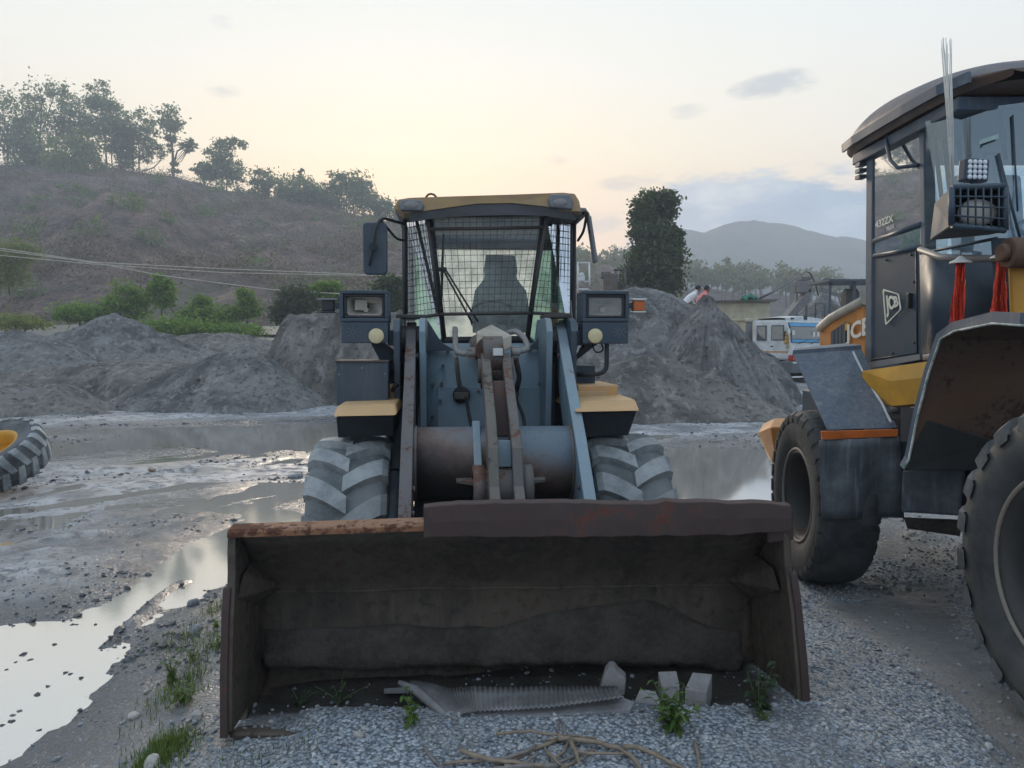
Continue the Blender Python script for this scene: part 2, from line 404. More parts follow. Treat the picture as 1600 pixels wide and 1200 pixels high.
# ---- ground sheet, fine near the viewer and coarse towards the horizon
nx, ny = 560, 640
ux = np.linspace(-math.asinh(420 / 2.2), math.asinh(420 / 2.2), nx); X1 = .4 + 2.2 * np.sinh(ux)
uy = np.linspace(-math.asinh(60 / 2.0), math.asinh(700 / 2.0), ny); Y1 = 4.2 + 2.0 * np.sinh(uy)
GX, GY = np.meshgrid(X1, Y1); GXf, GYf = GX.ravel(), GY.ravel()
GH = ground_height(GXf, GYf)
wet = np.zeros_like(GH)
for (lv, poly, k, en, sc) in PUD:
    dd = poly_sd(GXf, GYf, poly); wet = np.maximum(wet, sstep(lv + .11, lv + .01, GH) * sstep(2.8, .6, dd))
grav = sstep(-1.7, -1.2, GXf + .35 * fbm(GXf, GYf, 3, 81)) * sstep(6.8, 4.8, GYf + .5 * fbm(GXf * .8, GYf * .8, 3, 82) - .5 * sstep(1.2, 2.5, GXf) * 6)
trk = sstep(.12, -.12, poly_sd(GXf, GYf, TRACK) + .14 * fbm(GXf * 3, GYf * 3, 2, 61)); grav = grav * (1 - trk * .95)
trk0 = trk; trk = np.maximum(trk, .85 * sstep(-2.6, -2.15, GXf) * sstep(-1.05, -1.4, GXf + .2 * fbm(GXf * 2, GYf * 2, 3, 84)) * sstep(6.8, 5.6, GYf))
inb = sstep(1.34, 1.22, np.abs(GXf)) * sstep(3.40, 3.52, GYf + .06 * fbm(GXf * 4, GYf * 4, 2, 83)) * sstep(4.2, 4.0, GYf); grav = grav * (1 - inb); soil = inb  # soil: mask of the ground inside the bucket that gets painted shade

m, T, b, o = new_mat('ground_mud')
co = T.node('ShaderNodeTexCoord').outputs['Object']
aw = T.node('ShaderNodeAttribute', attribute_name='wet').outputs['Fac']; ag = T.node('ShaderNodeAttribute', attribute_name='gravel').outputs['Fac']; ak = T.node('ShaderNodeAttribute', attribute_name='track').outputs['Fac']
n0 = T.noise(co, .22, 4, .6); n1 = T.noise(co, 1.1, 6, .62); n2 = T.noise(co, 7, 6, .65); n3 = T.noise(co, 42, 4, .6)
mud = T.mix(T.smooth(n1, .36, .62), (.15, .155, .168), (.47, .478, .50))
mud = T.mix(T.smooth(n0, .42, .68, 0, .55), mud, (.34, .31, .27))
mud = T.mix(T.smooth(T.math('ADD', T.math('MULTIPLY', n2, .7), T.math('MULTIPLY', n1, .3)), .50, .60, 0, .8), mud, (.085, .09, .10))
mud = T.mix(T.smooth(n3, .60, .75, 0, .5), mud, (.58, .58, .58))
v1 = T.voro(co, 55); v2 = T.voro(co, 110)
cellc = T.mix(v1.outputs['Color'], (.22, .265, .315), (.62, .645, .67))
fine = T.mix(T.smooth(v1.outputs['Distance'], .35, .75, 0, .8), cellc, (.06, .065, .07))
fine = T.mix(T.smooth(n1, .46, .60, 0, .6), fine, T.mix(n3, (.13, .125, .12), (.30, .29, .275)))
base = T.mix(ag, mud, fine)
base = T.mix(T.math('MULTIPLY', ak, .8), base, T.mix(n2, (.10, .092, .085), (.31, .295, .275)))
base = T.mix(T.math('MULTIPLY', aw, .82), base, (.07, .075, .084))
syz = T.node('ShaderNodeSeparateXYZ'); T.put(syz.inputs[0], co); base = T.mix(T.smooth(T.math('ADD', syz.outputs[1], T.math('MULTIPLY', n1, 8.0)), 34.0, 48.0, 0, .92), base, T.mix(n2, (.075, .082, .05), (.17, .145, .115)))
soil_shade = T.node('ShaderNodeAttribute', attribute_name='soil').outputs['Fac']; base = T.mix(soil_shade, base, T.mix(n2, (.030, .027, .024), (.070, .062, .055)))  # dark soil inside the bucket, with the bucket's shade put into its colour
T.put(b.inputs['Base Color'], base)
T.put(b.inputs['Roughness'], T.math('SUBTRACT', T.smooth(n2, .35, .65, .42, .80), T.math('MULTIPLY', aw, .42), clamp=True))
b.inputs['Specular IOR Level'].default_value = .5
hh = T.math('ADD', T.math('MULTIPLY', n2, .6), T.math('MULTIPLY', n3, .4))
T.put(b.inputs['Normal'], bump(T, T.math('SUBTRACT', hh, T.math('MULTIPLY', T.math('MULTIPLY', v1.outputs['Distance'], ag), .6)), .75, .03))
gro = np_obj('ground', np.stack([GXf, GYf, GH], 1), grid_faces(ny, nx), m, smooth=True)
tag(gro, kind='structure')
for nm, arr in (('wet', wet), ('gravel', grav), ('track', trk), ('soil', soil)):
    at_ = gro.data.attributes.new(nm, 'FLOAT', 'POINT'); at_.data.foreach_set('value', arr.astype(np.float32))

# ---- standing water
m, T, b, o = new_mat('puddle_water'); T.n.remove(b)
co = T.node('ShaderNodeTexCoord').outputs['Object']
nn = T.noise(T.mapping(co, scale=(1, 1, 1)), 9, 3, .5); n4 = T.noise(co, .5, 3)
gl = T.node('ShaderNodeBsdfGlossy'); gl.inputs[0].default_value = (.96, .96, .97, 1); gl.inputs['Roughness'].default_value = .07
df = T.node('ShaderNodeBsdfDiffuse'); T.put(df.inputs[0], T.mix(n4, (.36, .335, .28), (.46, .435, .38)))
nb = bump(T, nn, .02, .01); T.put(gl.inputs['Normal'], nb)
lw = T.node('ShaderNodeFresnel'); lw.inputs[0].default_value = 1.33
mx = T.node('ShaderNodeMixShader'); T.put(mx.inputs[0], T.smooth(lw.outputs[0], .02, .40, .50, .76, 'LINEAR')); T.l.new(df.outputs[0], mx.inputs[1]); T.l.new(gl.outputs[0], mx.inputs[2]); T.l.new(mx.outputs[0], o.inputs[0])
for k, (lv, poly, kk, en, sc) in enumerate(PUD):
    xs = [p[0] for p in poly]; ys = [p[1] for p in poly]; e = 1.6 + .5 * (k > 0)
    q = MB(); q.add([(min(xs) - e, min(ys) - e, lv - .0007 * k), (max(xs) + e, min(ys) - e, lv - .0007 * k), (max(xs) + e, max(ys) + e, lv - .0007 * k), (min(xs) - e, max(ys) + e, lv - .0007 * k)], [(0, 1, 2, 3)])
    tag(q.build('puddle', m), kind='structure')

# ---- pebbles lying loose in the gravel: far too many to count
ico_v = []; t_ = (1 + 5 ** .5) / 2
for a_, b_ in ((-1, t_), (1, t_), (-1, -t_), (1, -t_)): ico_v += [(a_, b_, 0)]
for a_, b_ in ((-1, t_), (1, t_), (-1, -t_), (1, -t_)): ico_v += [(0, a_, b_)]
for a_, b_ in ((-1, t_), (1, t_), (-1, -t_), (1, -t_)): ico_v += [(b_, 0, a_)]
_bm = bmesh.new(); bmesh.ops.create_icosphere(_bm, subdivisions=1, radius=1); _bm.verts.index_update()
ICO = np.array([v.co[:] for v in _bm.verts]); ICF = np.array([[v.index for v in f.verts] for f in _bm.faces]); _bm.free()
def rocks(name, P, S, mat, seed, flat=.62):
    rng = np.random.RandomState(seed); n = len(P); k = len(ICO)
    V = ICO[None] * rng.uniform(.6, 1.15, (n, k, 1)) * rng.uniform([.75, .75, flat * .8], [1.25, 1.25, flat * 1.2], (n, 3))[:, None, :]
    a = rng.uniform(0, 2 * math.pi, n); ca, sa = np.cos(a), np.sin(a); til = rng.uniform(-.5, .5, n)
    z = V[..., 2] + V[..., 0] * til[:, None]
    x = V[..., 0] * ca[:, None] - V[..., 1] * sa[:, None]; y = V[..., 0] * sa[:, None] + V[..., 1] * ca[:, None]
    V = np.stack([x, y, z], -1) * S[:, None, None] + P[:, None, :]
    F = ICF[None] + (np.arange(n) * k)[:, None, None]
    return np_obj(name, V.reshape(-1, 3), F.reshape(-1, 3), mat)
m, T, b, o = new_mat('pebble'); g = T.node('ShaderNodeNewGeometry'); co = T.node('ShaderNodeTexCoord').outputs['Object']
rr = g.outputs['Random Per Island']
T.put(b.inputs['Base Color'], T.mix(T.noise(co, 60, 3), T.ramp(rr, [(0, (.14, .17, .21)), (.35, (.31, .365, .43)), (.62, (.48, .525, .57)), (.82, (.47, .45, .415)), (.95, (.68, .67, .66)), (1, (.85, .84, .82))]), (.15, .155, .16)))
b.inputs['Roughness'].default_value = .75
M_PEB = m
rng = np.random.RandomState(3); N = 70000
dd = np.exp(rng.uniform(math.log(2.2), math.log(9.5), N)); aa = rng.uniform(-1.0, .95, N)
PX, PY = dd * aa, dd
g_ = sstep(-1.75, -1.2, PX + .35 * fbm(PX, PY, 3, 81)) * sstep(6.8, 4.8, PY + .5 * fbm(PX * .8, PY * .8, 3, 82) - 3. * sstep(1.2, 2.5, PX))
g_ = np.maximum(g_, .10 * (PY < 9)); g_ = g_ * (1 - .93 * sstep(.12, -.12, poly_sd(PX, PY, TRACK) + .14 * fbm(PX * 3, PY * 3, 2, 61)))
g_ = g_ * (.35 + .65 * sstep(-.25, .2, fbm(PX * 1.2, PY * 1.2, 3, 85)) + .5 * sstep(.9, 1.5, PX))
g_ = g_ * (1 - .9 * ((np.abs(PX) < 1.26) & (PY > 3.46) & (PY < 4.1)))
keep = rng.uniform(0, 1, N) < g_; PX, PY = PX[keep], PY[keep]; PZ = ground_height(PX, PY)
sz = .0042 * np.exp(rng.normal(0, .55, len(PX))) * (1 + .12 * PY); keep = PZ > -.205
PX, PY, PZ, sz = PX[keep], PY[keep], PZ[keep], np.clip(sz[keep], .003, .017)
tag(rocks('pebbles', np.stack([PX, PY, PZ + sz * .25], 1), sz, M_PEB, 5), 'loose grey and bluish pebbles strewn over the gravel ground', 'pebbles', kind='stuff')

# ---- separate stones one can point at
M_ST = {'pale': simple('stone_pale', (.46, .43, .40), .85, var=.3, scale=14, bmp=.6, dist=.01), 'grey': simple('stone_grey', (.25, .26, .28), .85, var=.4, scale=14, bmp=.6, dist=.01), 'warm': simple('stone_warm', (.36, .28, .22), .85, var=.3, scale=14, bmp=.6, dist=.01)}
def stone(px, py, wpx, hpx, z, mat, label, flat=.6, seed=1):
    p = on_z(px, py, z)
    for _ in range(3): p = on_z(px, py, gz(p.x, p.y))
    z = gz(p.x, p.y); s = wpx / FPX * p.y / 2
    bm = bmesh.new(); bmesh.ops.create_icosphere(bm, subdivisions=2, radius=1); rg_ = np.random.RandomState(seed)
    ax = rg_.normal(size=(7, 3)); ax /= np.linalg.norm(ax, axis=1)[:, None]; cut = rg_.uniform(.55, .85, 7)
    for v in bm.verts:
        c = np.array(v.co)
        for a_, k_ in zip(ax, cut):
            e = c @ a_ - k_
            if e > 0: c = c - a_ * e * .9
        v.co = c * [s, s * .8, s * flat]
    me = bpy.data.meshes.new('stone'); bm.to_mesh(me); bm.free(); me.materials.append(M_ST[mat])
    ob = bpy.data.objects.new('stone', me); COL.objects.link(ob); ob.location = (p.x, p.y, z + s * flat * .35); ob.rotation_euler = (rg_.uniform(-.2, .2), rg_.uniform(-.2, .2), rg_.uniform(0, 6))
    return tag(ob, label, 'stone', 'stones lying about the yard')
for k, a in enumerate([(738 - 528, 1119, 26, 14, -.1, 'pale', 'flat pale stone lying alone on the soil bank beside the long puddle', .4), (302, 944, 22, 16, -.18, 'grey', 'round grey stone at the edge of the long puddle', .75),
        (305, 985, 26, 14, -.15, 'grey', 'low grey stone on the bank left of the bucket', .45), (343, 984, 18, 10, -.1, 'pale', 'small pale stone beside the weeds at the bucket side', .5),
        (229, 1082, 12, 9, -.12, 'pale', 'small white stone between the puddle and the green weeds', .7), (308, 1122, 24, 20, 0, 'pale', 'angular whitish stone at the lower corner of the bucket', .8),
        (88, 1187, 16, 8, -.1, 'grey', 'small grey stone at the muddy shore near the picture corner', .5), (1301, 1074, 20, 11, 0, 'pale', 'pale pebble-like stone lying on the bluish gravel', .55),
        (1284, 1128, 14, 18, 0, 'pale', 'upright light stone beside the bucket corner on the gravel', .9), (1140, 1146, 24, 15, 0, 'grey', 'grey stone in front of the bucket right of the weeds', .6),
        (560, 1150, 22, 14, 0, 'pale', 'light stone in the gravel before the bucket', .6), (350, 1165, 14, 10, 0, 'warm', 'brownish stone on the gravel below the bucket corner', .6),
        (8, 765, 40, 16, -.22, 'pale', 'flat broad stone beside the old tyre', .4), (238, 740, 18, 7, -.24, 'warm', 'small flat brown slab lying on the open mud', .4),
        (461, 747, 26, 8, -.2, 'grey', 'dark slab of wood-like stone near the front wheel', .4), (240, 1196, 40, 16, 0, 'pale', 'white stone at the bottom edge of the picture', .6)]):
    stone(*a, seed=20 + k)

# ---- sand and gravel mounds
def sand_mat(name, c1, c2, c3):
    m, T, b, o = new_mat(name); co = T.node('ShaderNodeTexCoord').outputs['Object']
    n1 = T.noise(co, .8, 6, .6, .5); n2 = T.noise(co, 5, 6, .7); n3 = T.noise(co, 26, 4, .7); st = T.noise(T.mapping(co, scale=(3, 3, .7)), 1.3, 5, .6)
    base = T.mix(T.smooth(n1, .35, .65), c1, c2); base = T.mix(T.smooth(st, .5, .7, 0, .75), base, c3)
    base = T.mix(T.smooth(n2, .50, .66, 0, .75), base, tuple(v * .42 for v in c1)); base = T.mix(T.smooth(n3, .62, .74, 0, .5), base, tuple(min(1, v * 1.7) for v in c2))
    T.put(b.inputs['Base Color'], base); b.inputs['Roughness'].default_value = .9
    T.put(b.inputs['Normal'], bump(T, T.math('ADD', n2, T.math('MULTIPLY', n3, .5)), .8, .12)); return m
M_SAND = sand_mat('sand_grey', (.090, .088, .089), (.225, .220, .215), (.33, .322, .31))
M_SAND2 = sand_mat('sand_warm', (.085, .078, .072), (.215, .202, .186), (.32, .303, .28))
MPTS = []
def mound(name, label, x, y, rx, ry, h, kind, seed, mat=None, lean=0., n=130, rough=.16, base=None):
    zb = gz(x, y) if base is None else base
    g = np.linspace(-1.35, 1.35, n); U, V = np.meshgrid(g, g); xx, yy = U * rx, V * ry
    wx, wy = x + xx, y + yy
    r = np.hypot(U - lean * .0, V); an = np.arctan2(V, U)
    if lean: r = np.hypot((U - lean) / np.where(U > lean, 1 - lean, 1 + lean), V)
    r = r + rough * fbm(wx * .55, wy * .55, 4, seed) + .05 * fbm(an * 4, r * 2, 3, seed + 3)
    if kind == 'cone': p = np.clip(1 - r, -.4, 1); p = p - .06 * np.exp(-(r / .18) ** 2)
    elif kind == 'cut':
        t = np.clip((1 - r) / .42, -.6, 1); p = np.where(t > 0, t ** .62, t * .5); p = np.where(r < .6, 1 - .10 * r, p)
        p = p * (1 + .03 * fbm(wx * 1.5, wy * 1.5, 3, seed + 9))
    else: p = np.clip(1 - r * r, -.4, 1)
    z = h * p
    gull = np.abs(fbm(an * 7, np.full_like(an, seed * 1.7), 3, seed + 5))
    z = z - .10 * h * gull * sstep(.05, .4, r) * sstep(1.1, .6, r) + (.20 if kind == 'cut' else .13) * fbm(wx * 1.9, wy * 1.9, 5, seed + 7) * min(1, h) + .025 * fbm(wx * 9, wy * 9, 3, seed + 8)
    ob = np_obj(name, np.stack([xx.ravel(), yy.ravel(), z.ravel()], 1), grid_faces(n, n), mat or M_SAND, smooth=True)
    ob.location = (x, y, zb - .02); sel = (z > -.1).ravel(); MPTS.append((np.stack([wx.ravel(), wy.ravel(), z.ravel() + zb - .02], 1)[sel], h)); return tag(ob, label, 'mound')
def mx(px, Y): return (px - 800) / FPX * Y
mound('sand_mound', 'steep-cut grey sand mound with flat top behind the loader at left', mx(590, 26.5), 26.5, 4.3, 3.4, 2.85, 'cut', 3, M_SAND2, rough=.2, n=220)
mound('sand_mound', 'broad dark sand mound behind the right headlight of the loader', mx(990, 26), 26, 5.5, 4.2, 3.62, 'round', 5, n=150)
mound('sand_mound', 'peaked grey sand mound sliding down beside the white truck', mx(1106, 23), 23, 2.3, 3.3, 3.52, 'cone', 8, n=220, rough=.15)
mound('sand_mound', 'lower apron of grey sand spilling before the peaked mound', mx(1010, 20.5), 20.6, 4.3, 2.2, 1.75, 'cone', 12, M_SAND2, n=150)
mound('gravel_mound', 'smooth conical gravel heap in the middle of the left yard', mx(345, 24), 24, 3.6, 2.6, 1.95, 'cone', 15, lean=.25, rough=.07, n=150)
mound('gravel_mound', 'rounded grey heap in front of the green bushes at left', mx(180, 34), 34, 6.2, 4, 2.75, 'cone', 18, rough=.10)
mound('gravel_mound', 'low grey heap at the far left with grassy top', mx(30, 31), 31, 5.0, 3.4, 2.1, 'cone', 21, rough=.12)
mound('gravel_mound', 'dark broken rubble bank across the left yard', mx(190, 27), 27.5, 7.0, 2.2, 1.05, 'round', 24, M_SAND2, rough=.3)
mound('gravel_mound', 'long low earth bank at the foot of the bushes', mx(340, 40), 40, 6.5, 2.6, 1.25, 'round', 27, M_SAND2, rough=.2)
mound('gravel_mound', 'low mud bank at the left picture edge', mx(-40, 22), 22, 4.5, 2.2, 1.0, 'round', 30, M_SAND2, rough=.25)

# stones and clods that rolled down the heaps, and lumps of churned mud in the yard
M_CLOD = simple('clod', (.24, .235, .235), .95, var=.5, scale=3, bmp=.6, dist=.02)
rng = np.random.RandomState(14); PP, SS_ = [], []
for pts, h in MPTS:
    k = rng.randint(0, len(pts), 1100); PP.append(pts[k] + rng.normal(0, .04, (1100, 3)) * [1, 1, .1]); SS_.append(np.clip(.014 * np.exp(rng.normal(0, .7, 1100)), .006, .075))
tag(rocks('rubble', np.concatenate(PP), np.concatenate(SS_), M_CLOD, 15, .75), 'loose lumps and stones scattered over the sand and gravel mounds', 'rubble', kind='stuff')
N = 42000; dd = np.exp(rng.uniform(math.log(4.2), math.log(26), N)); aa = rng.uniform(-.95, .55, N); PX, PY = dd * aa, dd
dens = sstep(-.05, .35, fbm(PX * .45, PY * .9, 4, 87)) * (.25 + sstep(0., .4, fbm(PX * 1.5, PY * 3, 3, 88))); dens = dens * np.where((PX > -1.6) & (PY < 5.5), 0, 1)
keep = rng.uniform(size=N) < dens; PX, PY = PX[keep], PY[keep]; PZ = ground_height(PX, PY); keep = PZ > -.262; PX, PY, PZ = PX[keep], PY[keep], PZ[keep]; sz = np.clip(.010 * np.exp(rng.normal(0, .55, len(PX))) * (.6 + .09 * PY), .005, .055)
for px, py in ((37, 1022), (25, 1034), (10, 1046), (75, 1072), (57, 1086), (30, 1110), (20, 1117), (18, 1126), (3, 1133), (60, 1141), (103, 1050), (110, 1053), (180, 1011), (48, 1030), (128, 1058), (85, 1006), (150, 975)):
    w_ = on_z(px, py, -.198); PX = np.append(PX, w_.x); PY = np.append(PY, w_.y); PZ = np.append(PZ, -.202); sz = np.append(sz, .016 + .012 * ((px * 7) % 5) / 5)
tag(rocks('mud_clods', np.stack([PX, PY, PZ], 1), sz, simple('wet_clod', (.10, .105, .115), .6, var=.5, scale=3, bmp=.5, dist=.01), 16, .6), 'clods of churned dark mud scattered over the wet yard', 'mud', kind='stuff')

# ---- hill with a tree-lined ridge on the left
RIDGE = [(-700, 235), (-300, 245), (0, 262), (100, 262), (160, 266), (270, 278), (350, 298), (450, 314), (560, 338), (620, 352), (760, 378), (900, 400), (1000, 432), (1060, 465), (1150, 505), (1300, 530)]
RD = 200.0
def hill_z(u, s):
    """u: tan of azimuth, s: 0 at the foot .. 1 on the ridge .. 1.6 behind"""
    pxs = 800 + FPX * u; py = np.interp(pxs, [a for a, _ in RIDGE], [c for _, c in RIDGE])
    d = foot_d(u) + (RD - foot_d(u)) * s
    zr = CAM_H + (540 - py) / FPX * RD; foot = 2.4
    t = np.clip(s, 0, 1)
    z = foot + (zr - foot) * (t ** .92) - np.clip(s - 1, 0, 1) * 26
    x = u * d
    z = z + 5.0 * fbm(x * .05, s * 3.0, 4, 91) * np.sin(np.pi * np.clip(s, 0, 1)) + .9 * fbm(x * .25, d * .25, 4, 92) * sstep(0, .15, s) - 7.0 * np.abs(fbm(x * .07 + s * 1.5, s * .9, 3, 93)) * np.sin(np.pi * t)
    return x, d, z
def foot_d(u): return 68 + 5 * np.sin(u * 5) + 8 * sstep(.0, .3, u)
us = np.linspace(-1.35, .42, 300); ss = np.linspace(-.08, 1.6, 170); U, S_ = np.meshgrid(us, ss); hx, hy, hz_ = hill_z(U, S_)
m, T, b, o = new_mat('hillside'); co = T.node('ShaderNodeTexCoord').outputs['Object']
n1 = T.noise(co, .05, 5, .6, .4); n2 = T.noise(co, .22, 6, .65); n3 = T.noise(co, 1.3, 5, .7)
base = T.mix(T.smooth(n2, .35, .65), (.050, .033, .028), (.165, .108, .087)); base = T.mix(T.smooth(n3, .5, .68, 0, .6), base, (.25, .205, .175))
base = T.mix(T.smooth(n1, .52, .68, 0, .5), base, (.085, .105, .055)); base = T.mix(T.smooth(T.noise(co, .22, 4, .6), .60, .70, 0, .8), base, (.27, .185, .135))
T.put(b.inputs['Base Color'], base); b.inputs['Roughness'].default_value = .95; T.put(b.inputs['Normal'], bump(T, n3, 1, .5))
hill = tag(np_obj('hill', np.stack([hx.ravel(), hy.ravel(), hz_.ravel()], 1), grid_faces(len(ss), len(us)), m, smooth=True), kind='structure')

# ---- wooded rise in the middle distance and the far mountain
def ridge_sheet(name, prof, d0, d1, d2, z0, amp, seed, mat, nu=240):
    us = np.linspace((prof[0][0] - 800) / FPX, (prof[-1][0] - 800) / FPX, nu); ts = np.linspace(0, 2, 60); U, Tt = np.meshgrid(us, ts)
    py = np.interp(800 + FPX * U, [a for a, _ in prof], [c for _, c in prof])
    d = np.where(Tt < 1, d0 + (d1 - d0) * Tt, d1 + (d2 - d1) * (Tt - 1)); zr = CAM_H + (540 - py) / FPX * d1
    z = np.where(Tt < 1, z0 + (zr - z0) * np.clip(Tt, 0, 1) ** 1.15, zr + (z0 - zr) * (Tt - 1))
    x = U * d; z = z + amp * fbm(x / (d1 * .05), d / (d1 * .05), 5, seed) * np.clip(np.sin(np.pi * Tt / 2), 0, 1)
    return tag(np_obj(name, np.stack([x.ravel(), d.ravel(), z.ravel()], 1), grid_faces(60, nu), mat, smooth=True), kind='structure')
def far_mat(name, a, b2, sc):
    m, T, b, o = new_mat(name); co = T.node('ShaderNodeTexCoord').outputs['Object']; n = T.noise(co, sc, 8, .7)
    T.put(b.inputs['Base Color'], T.mix(T.smooth(n, .35, .65), a, b2)); b.inputs['Roughness'].default_value = 1; T.put(b.inputs['Normal'], bump(T, n, 1, 6)); return m
ridge_sheet('wooded_hill', [(640, 430), (900, 432), (1000, 440), (1100, 452), (1200, 462), (1350, 472), (1600, 480), (2100, 500)], 120, 210, 330, 2, 2.0, 5, far_mat('far_slope', (.15, .12, .11), (.23, .19, .18), .06))
ridge_sheet('mountain', [(300, 455), (620, 440), (900, 425), (960, 402), (1000, 374), (1030, 358), (1050, 351), (1066, 353), (1100, 358), (1130, 348), (1175, 343), (1230, 352), (1290, 362), (1345, 373), (1420, 395), (1600, 430), (1950, 470)], 350, 560, 720, 0, 5, 9, far_mat('mountain_forest', (.070, .085, .085), (.12, .135, .125), .024), 400)

# ================================================================== VEGETATION
def leaf_quads(P, size, rng, aspect=.55, droop=.0):
    n = len(P); d = rng.normal(size=(n, 3)); d[:, 2] -= droop; d /= np.linalg.norm(d, axis=1)[:, None]
    e = np.cross(d, rng.normal(size=(n, 3))); e /= np.linalg.norm(e, axis=1)[:, None]
    s = (size * rng.uniform(.6, 1.35, n))[:, None]
    a = P - d * s * .5; c = P + d * s * .5; bq = P + e * s * aspect * .5; dq = P - e * s * aspect * .5
    V = np.stack([a, bq, c, dq], 1).reshape(-1, 3); F = np.arange(4 * n).reshape(-1, 4); return V, F
def crown_pts(blobs, n, rng, clump=.16, per=38):
    """leaf positions gathered in clumps inside ellipsoids (cx,cy,cz,rx,ry,rz)"""
    vol = np.array([(b[3] * b[4] * b[5]) ** .67 for b in blobs]); vol /= vol.sum(); out = []
    for b, w in zip(blobs, vol):
        k = max(2, int(n * w / per)); d = rng.normal(size=(k, 3)); d /= np.linalg.norm(d, axis=1)[:, None]; r = rng.uniform(.35, 1, k)[:, None] ** .55
        cc = np.array(b[:3]) + d * r * np.array(b[3:6]); cr = clump * np.mean(b[3:6]) * rng.uniform(.7, 1.7, (k, 1, 1))
        pp = cc[:, None, :] + rng.normal(size=(k, per, 3)) * cr * np.array([1.15, 1.15, .75]); out.append(pp.reshape(-1, 3))
    return np.concatenate(out)
M_BARK = simple('bark', (.10, .085, .075), .95, var=.45, scale=5, bmp=.7, dist=.03)
M_LEAF = {'ridge': leaf('leaf_ridge', (.105, .15, .085), (.19, .245, .135), .5), 'dark': leaf('leaf_dark', (.022, .042, .024), (.055, .088, .045), .25), 'creeper': leaf('leaf_creeper', (.025, .048, .030), (.10, .14, .075), .3), 'bright': leaf('leaf_bright', (.07, .17, .028), (.22, .36, .06), .45),
          'olive': leaf('leaf_olive', (.14, .18, .07), (.25, .28, .11), .5), 'far': leaf('leaf_far', (.075, .095, .06), (.14, .16, .095), .35), 'brown': leaf('leaf_brown', (.085, .055, .045), (.25, .165, .13), .2), 'weed': leaf('leaf_weed', (.05, .105, .022), (.13, .20, .05), .35)}
def tree(name, label, base, blobs, stems, leaves, size, mat, seed, cat='tree', group=None, clump=.16, r0=.16, per=38):
    """base: world point; blobs in metres about the base; stems: lists of points about the base"""
    rng = np.random.RandomState(seed); t = root(name, base, 0, label, cat, group); q = MB()
    for st, ra, rb in stems:
        pts = [Vector(p) for p in st]; q.tube(pts, [ra + (rb - ra) * i / (len(pts) - 1) for i in range(len(pts))], 7)
    tips = [Vector(s[0][-1]) for s in stems]
    for b in blobs:
        c = Vector(b[:3]); s = min(tips, key=lambda p: (p - c).length) if tips else Vector((0, 0, 0))
        for k in range(4):
            e = c + Vector(rng.normal(size=3)) * .55 * min(b[3:6]); mid = (s + e) / 2 + Vector(rng.normal(size=3)) * .12 * (e - s).length
            q.tube([s, mid, e], [r0 * .34, r0 * .22, r0 * .07], 5, cap=False)
    if q.v: q.build('trunk', M_BARK, t)
    P = crown_pts(blobs, leaves, rng, clump, per); V, F = leaf_quads(P, size, rng)
    c = np_obj('crown', V, F, M_LEAF[mat], t); return t
def ridge_tree(label, base, crowns, n, mat, seed, d=RD, size=.80, stems=None, name='tree', r0=.30, group='trees along the hill ridge', clump=.17, sink=2.5):
    """crowns and stems given by where they show against the sky at distance d; depth follows from the width"""
    b = at(base[0], base[1], d); k = d / FPX; rng = random.Random(seed); n = int(n * (2.3 if d > 150 else 2.0))
    def loc(px, py): p = at(px, py, d); return Vector((p.x - b.x, 0, p.z - b.z))
    bl = []
    for cx, cy, rx, ry in crowns:
        p = loc(cx, cy); rx, ry = (rx * 1.12, ry * 1.08) if d > 150 else (rx, ry); bl.append((p.x, rng.uniform(-.3, .3) * rx * k, p.z, rx * k, rx * k * .9, ry * k))
    st = []
    for s in (stems or [[base, ((base[0] + crowns[0][0]) / 2 + 1, (base[1] + crowns[0][1]) / 2), (crowns[0][0], crowns[0][1])]]):
        pts = [loc(*p) for p in s]; pts[0] = pts[0] - Vector((0, 0, sink)) if s[0] == base else pts[0]
        st.append((pts, r0 if s[0] == base else r0 * .6, r0 * .4))
    return tree(name, label, b, bl, st, n, size, mat, seed, group=group, r0=r0, clump=clump)
ridge_tree('leafy tree at the far left edge of the ridge', (12, 285), [(10, 195, 34, 42), (22, 235, 26, 28), (-20, 180, 24, 30)], 1500, 'ridge', 1)
ridge_tree('tall thin-leaved tree with airy crown at the left of the ridge', (60, 285), [(68, 160, 34, 34), (40, 168, 22, 26), (88, 140, 16, 14), (62, 210, 34, 26)], 1300, 'ridge', 2, stems=[[(60, 285), (62, 220), (66, 150)], [(62, 220), (48, 180)], [(62, 215), (86, 145)]])
ridge_tree('medium ridge tree between the airy tree and the tallest dense one', (118, 280), [(115, 178, 30, 26), (100, 200, 26, 24), (128, 215, 26, 24)], 1300, 'ridge', 3)
ridge_tree('tallest dense tree of the left ridge group', (168, 272), [(158, 152, 18, 20), (160, 185, 26, 26), (175, 215, 32, 26), (170, 172, 20, 20)], 1900, 'ridge', 4, stems=[[(168, 272), (165, 230), (158, 160)], [(176, 268), (174, 240), (180, 205)]])
ridge_tree('yellow-green tree standing lower on the slope before the ridge', (108, 330), [(112, 245, 36, 26), (132, 225, 26, 22), (95, 270, 30, 24), (140, 262, 24, 22)], 2000, 'olive', 5, d=184)
ridge_tree('twin-trunked ridge tree with drooping right side', (212, 270), [(212, 195, 24, 24), (205, 220, 24, 24), (238, 238, 16, 18), (190, 205, 12, 20)], 1700, 'ridge', 6, stems=[[(208, 270), (208, 240), (210, 200)], [(217, 270), (218, 240), (214, 205)], [(222, 268), (240, 262), (252, 250)]])
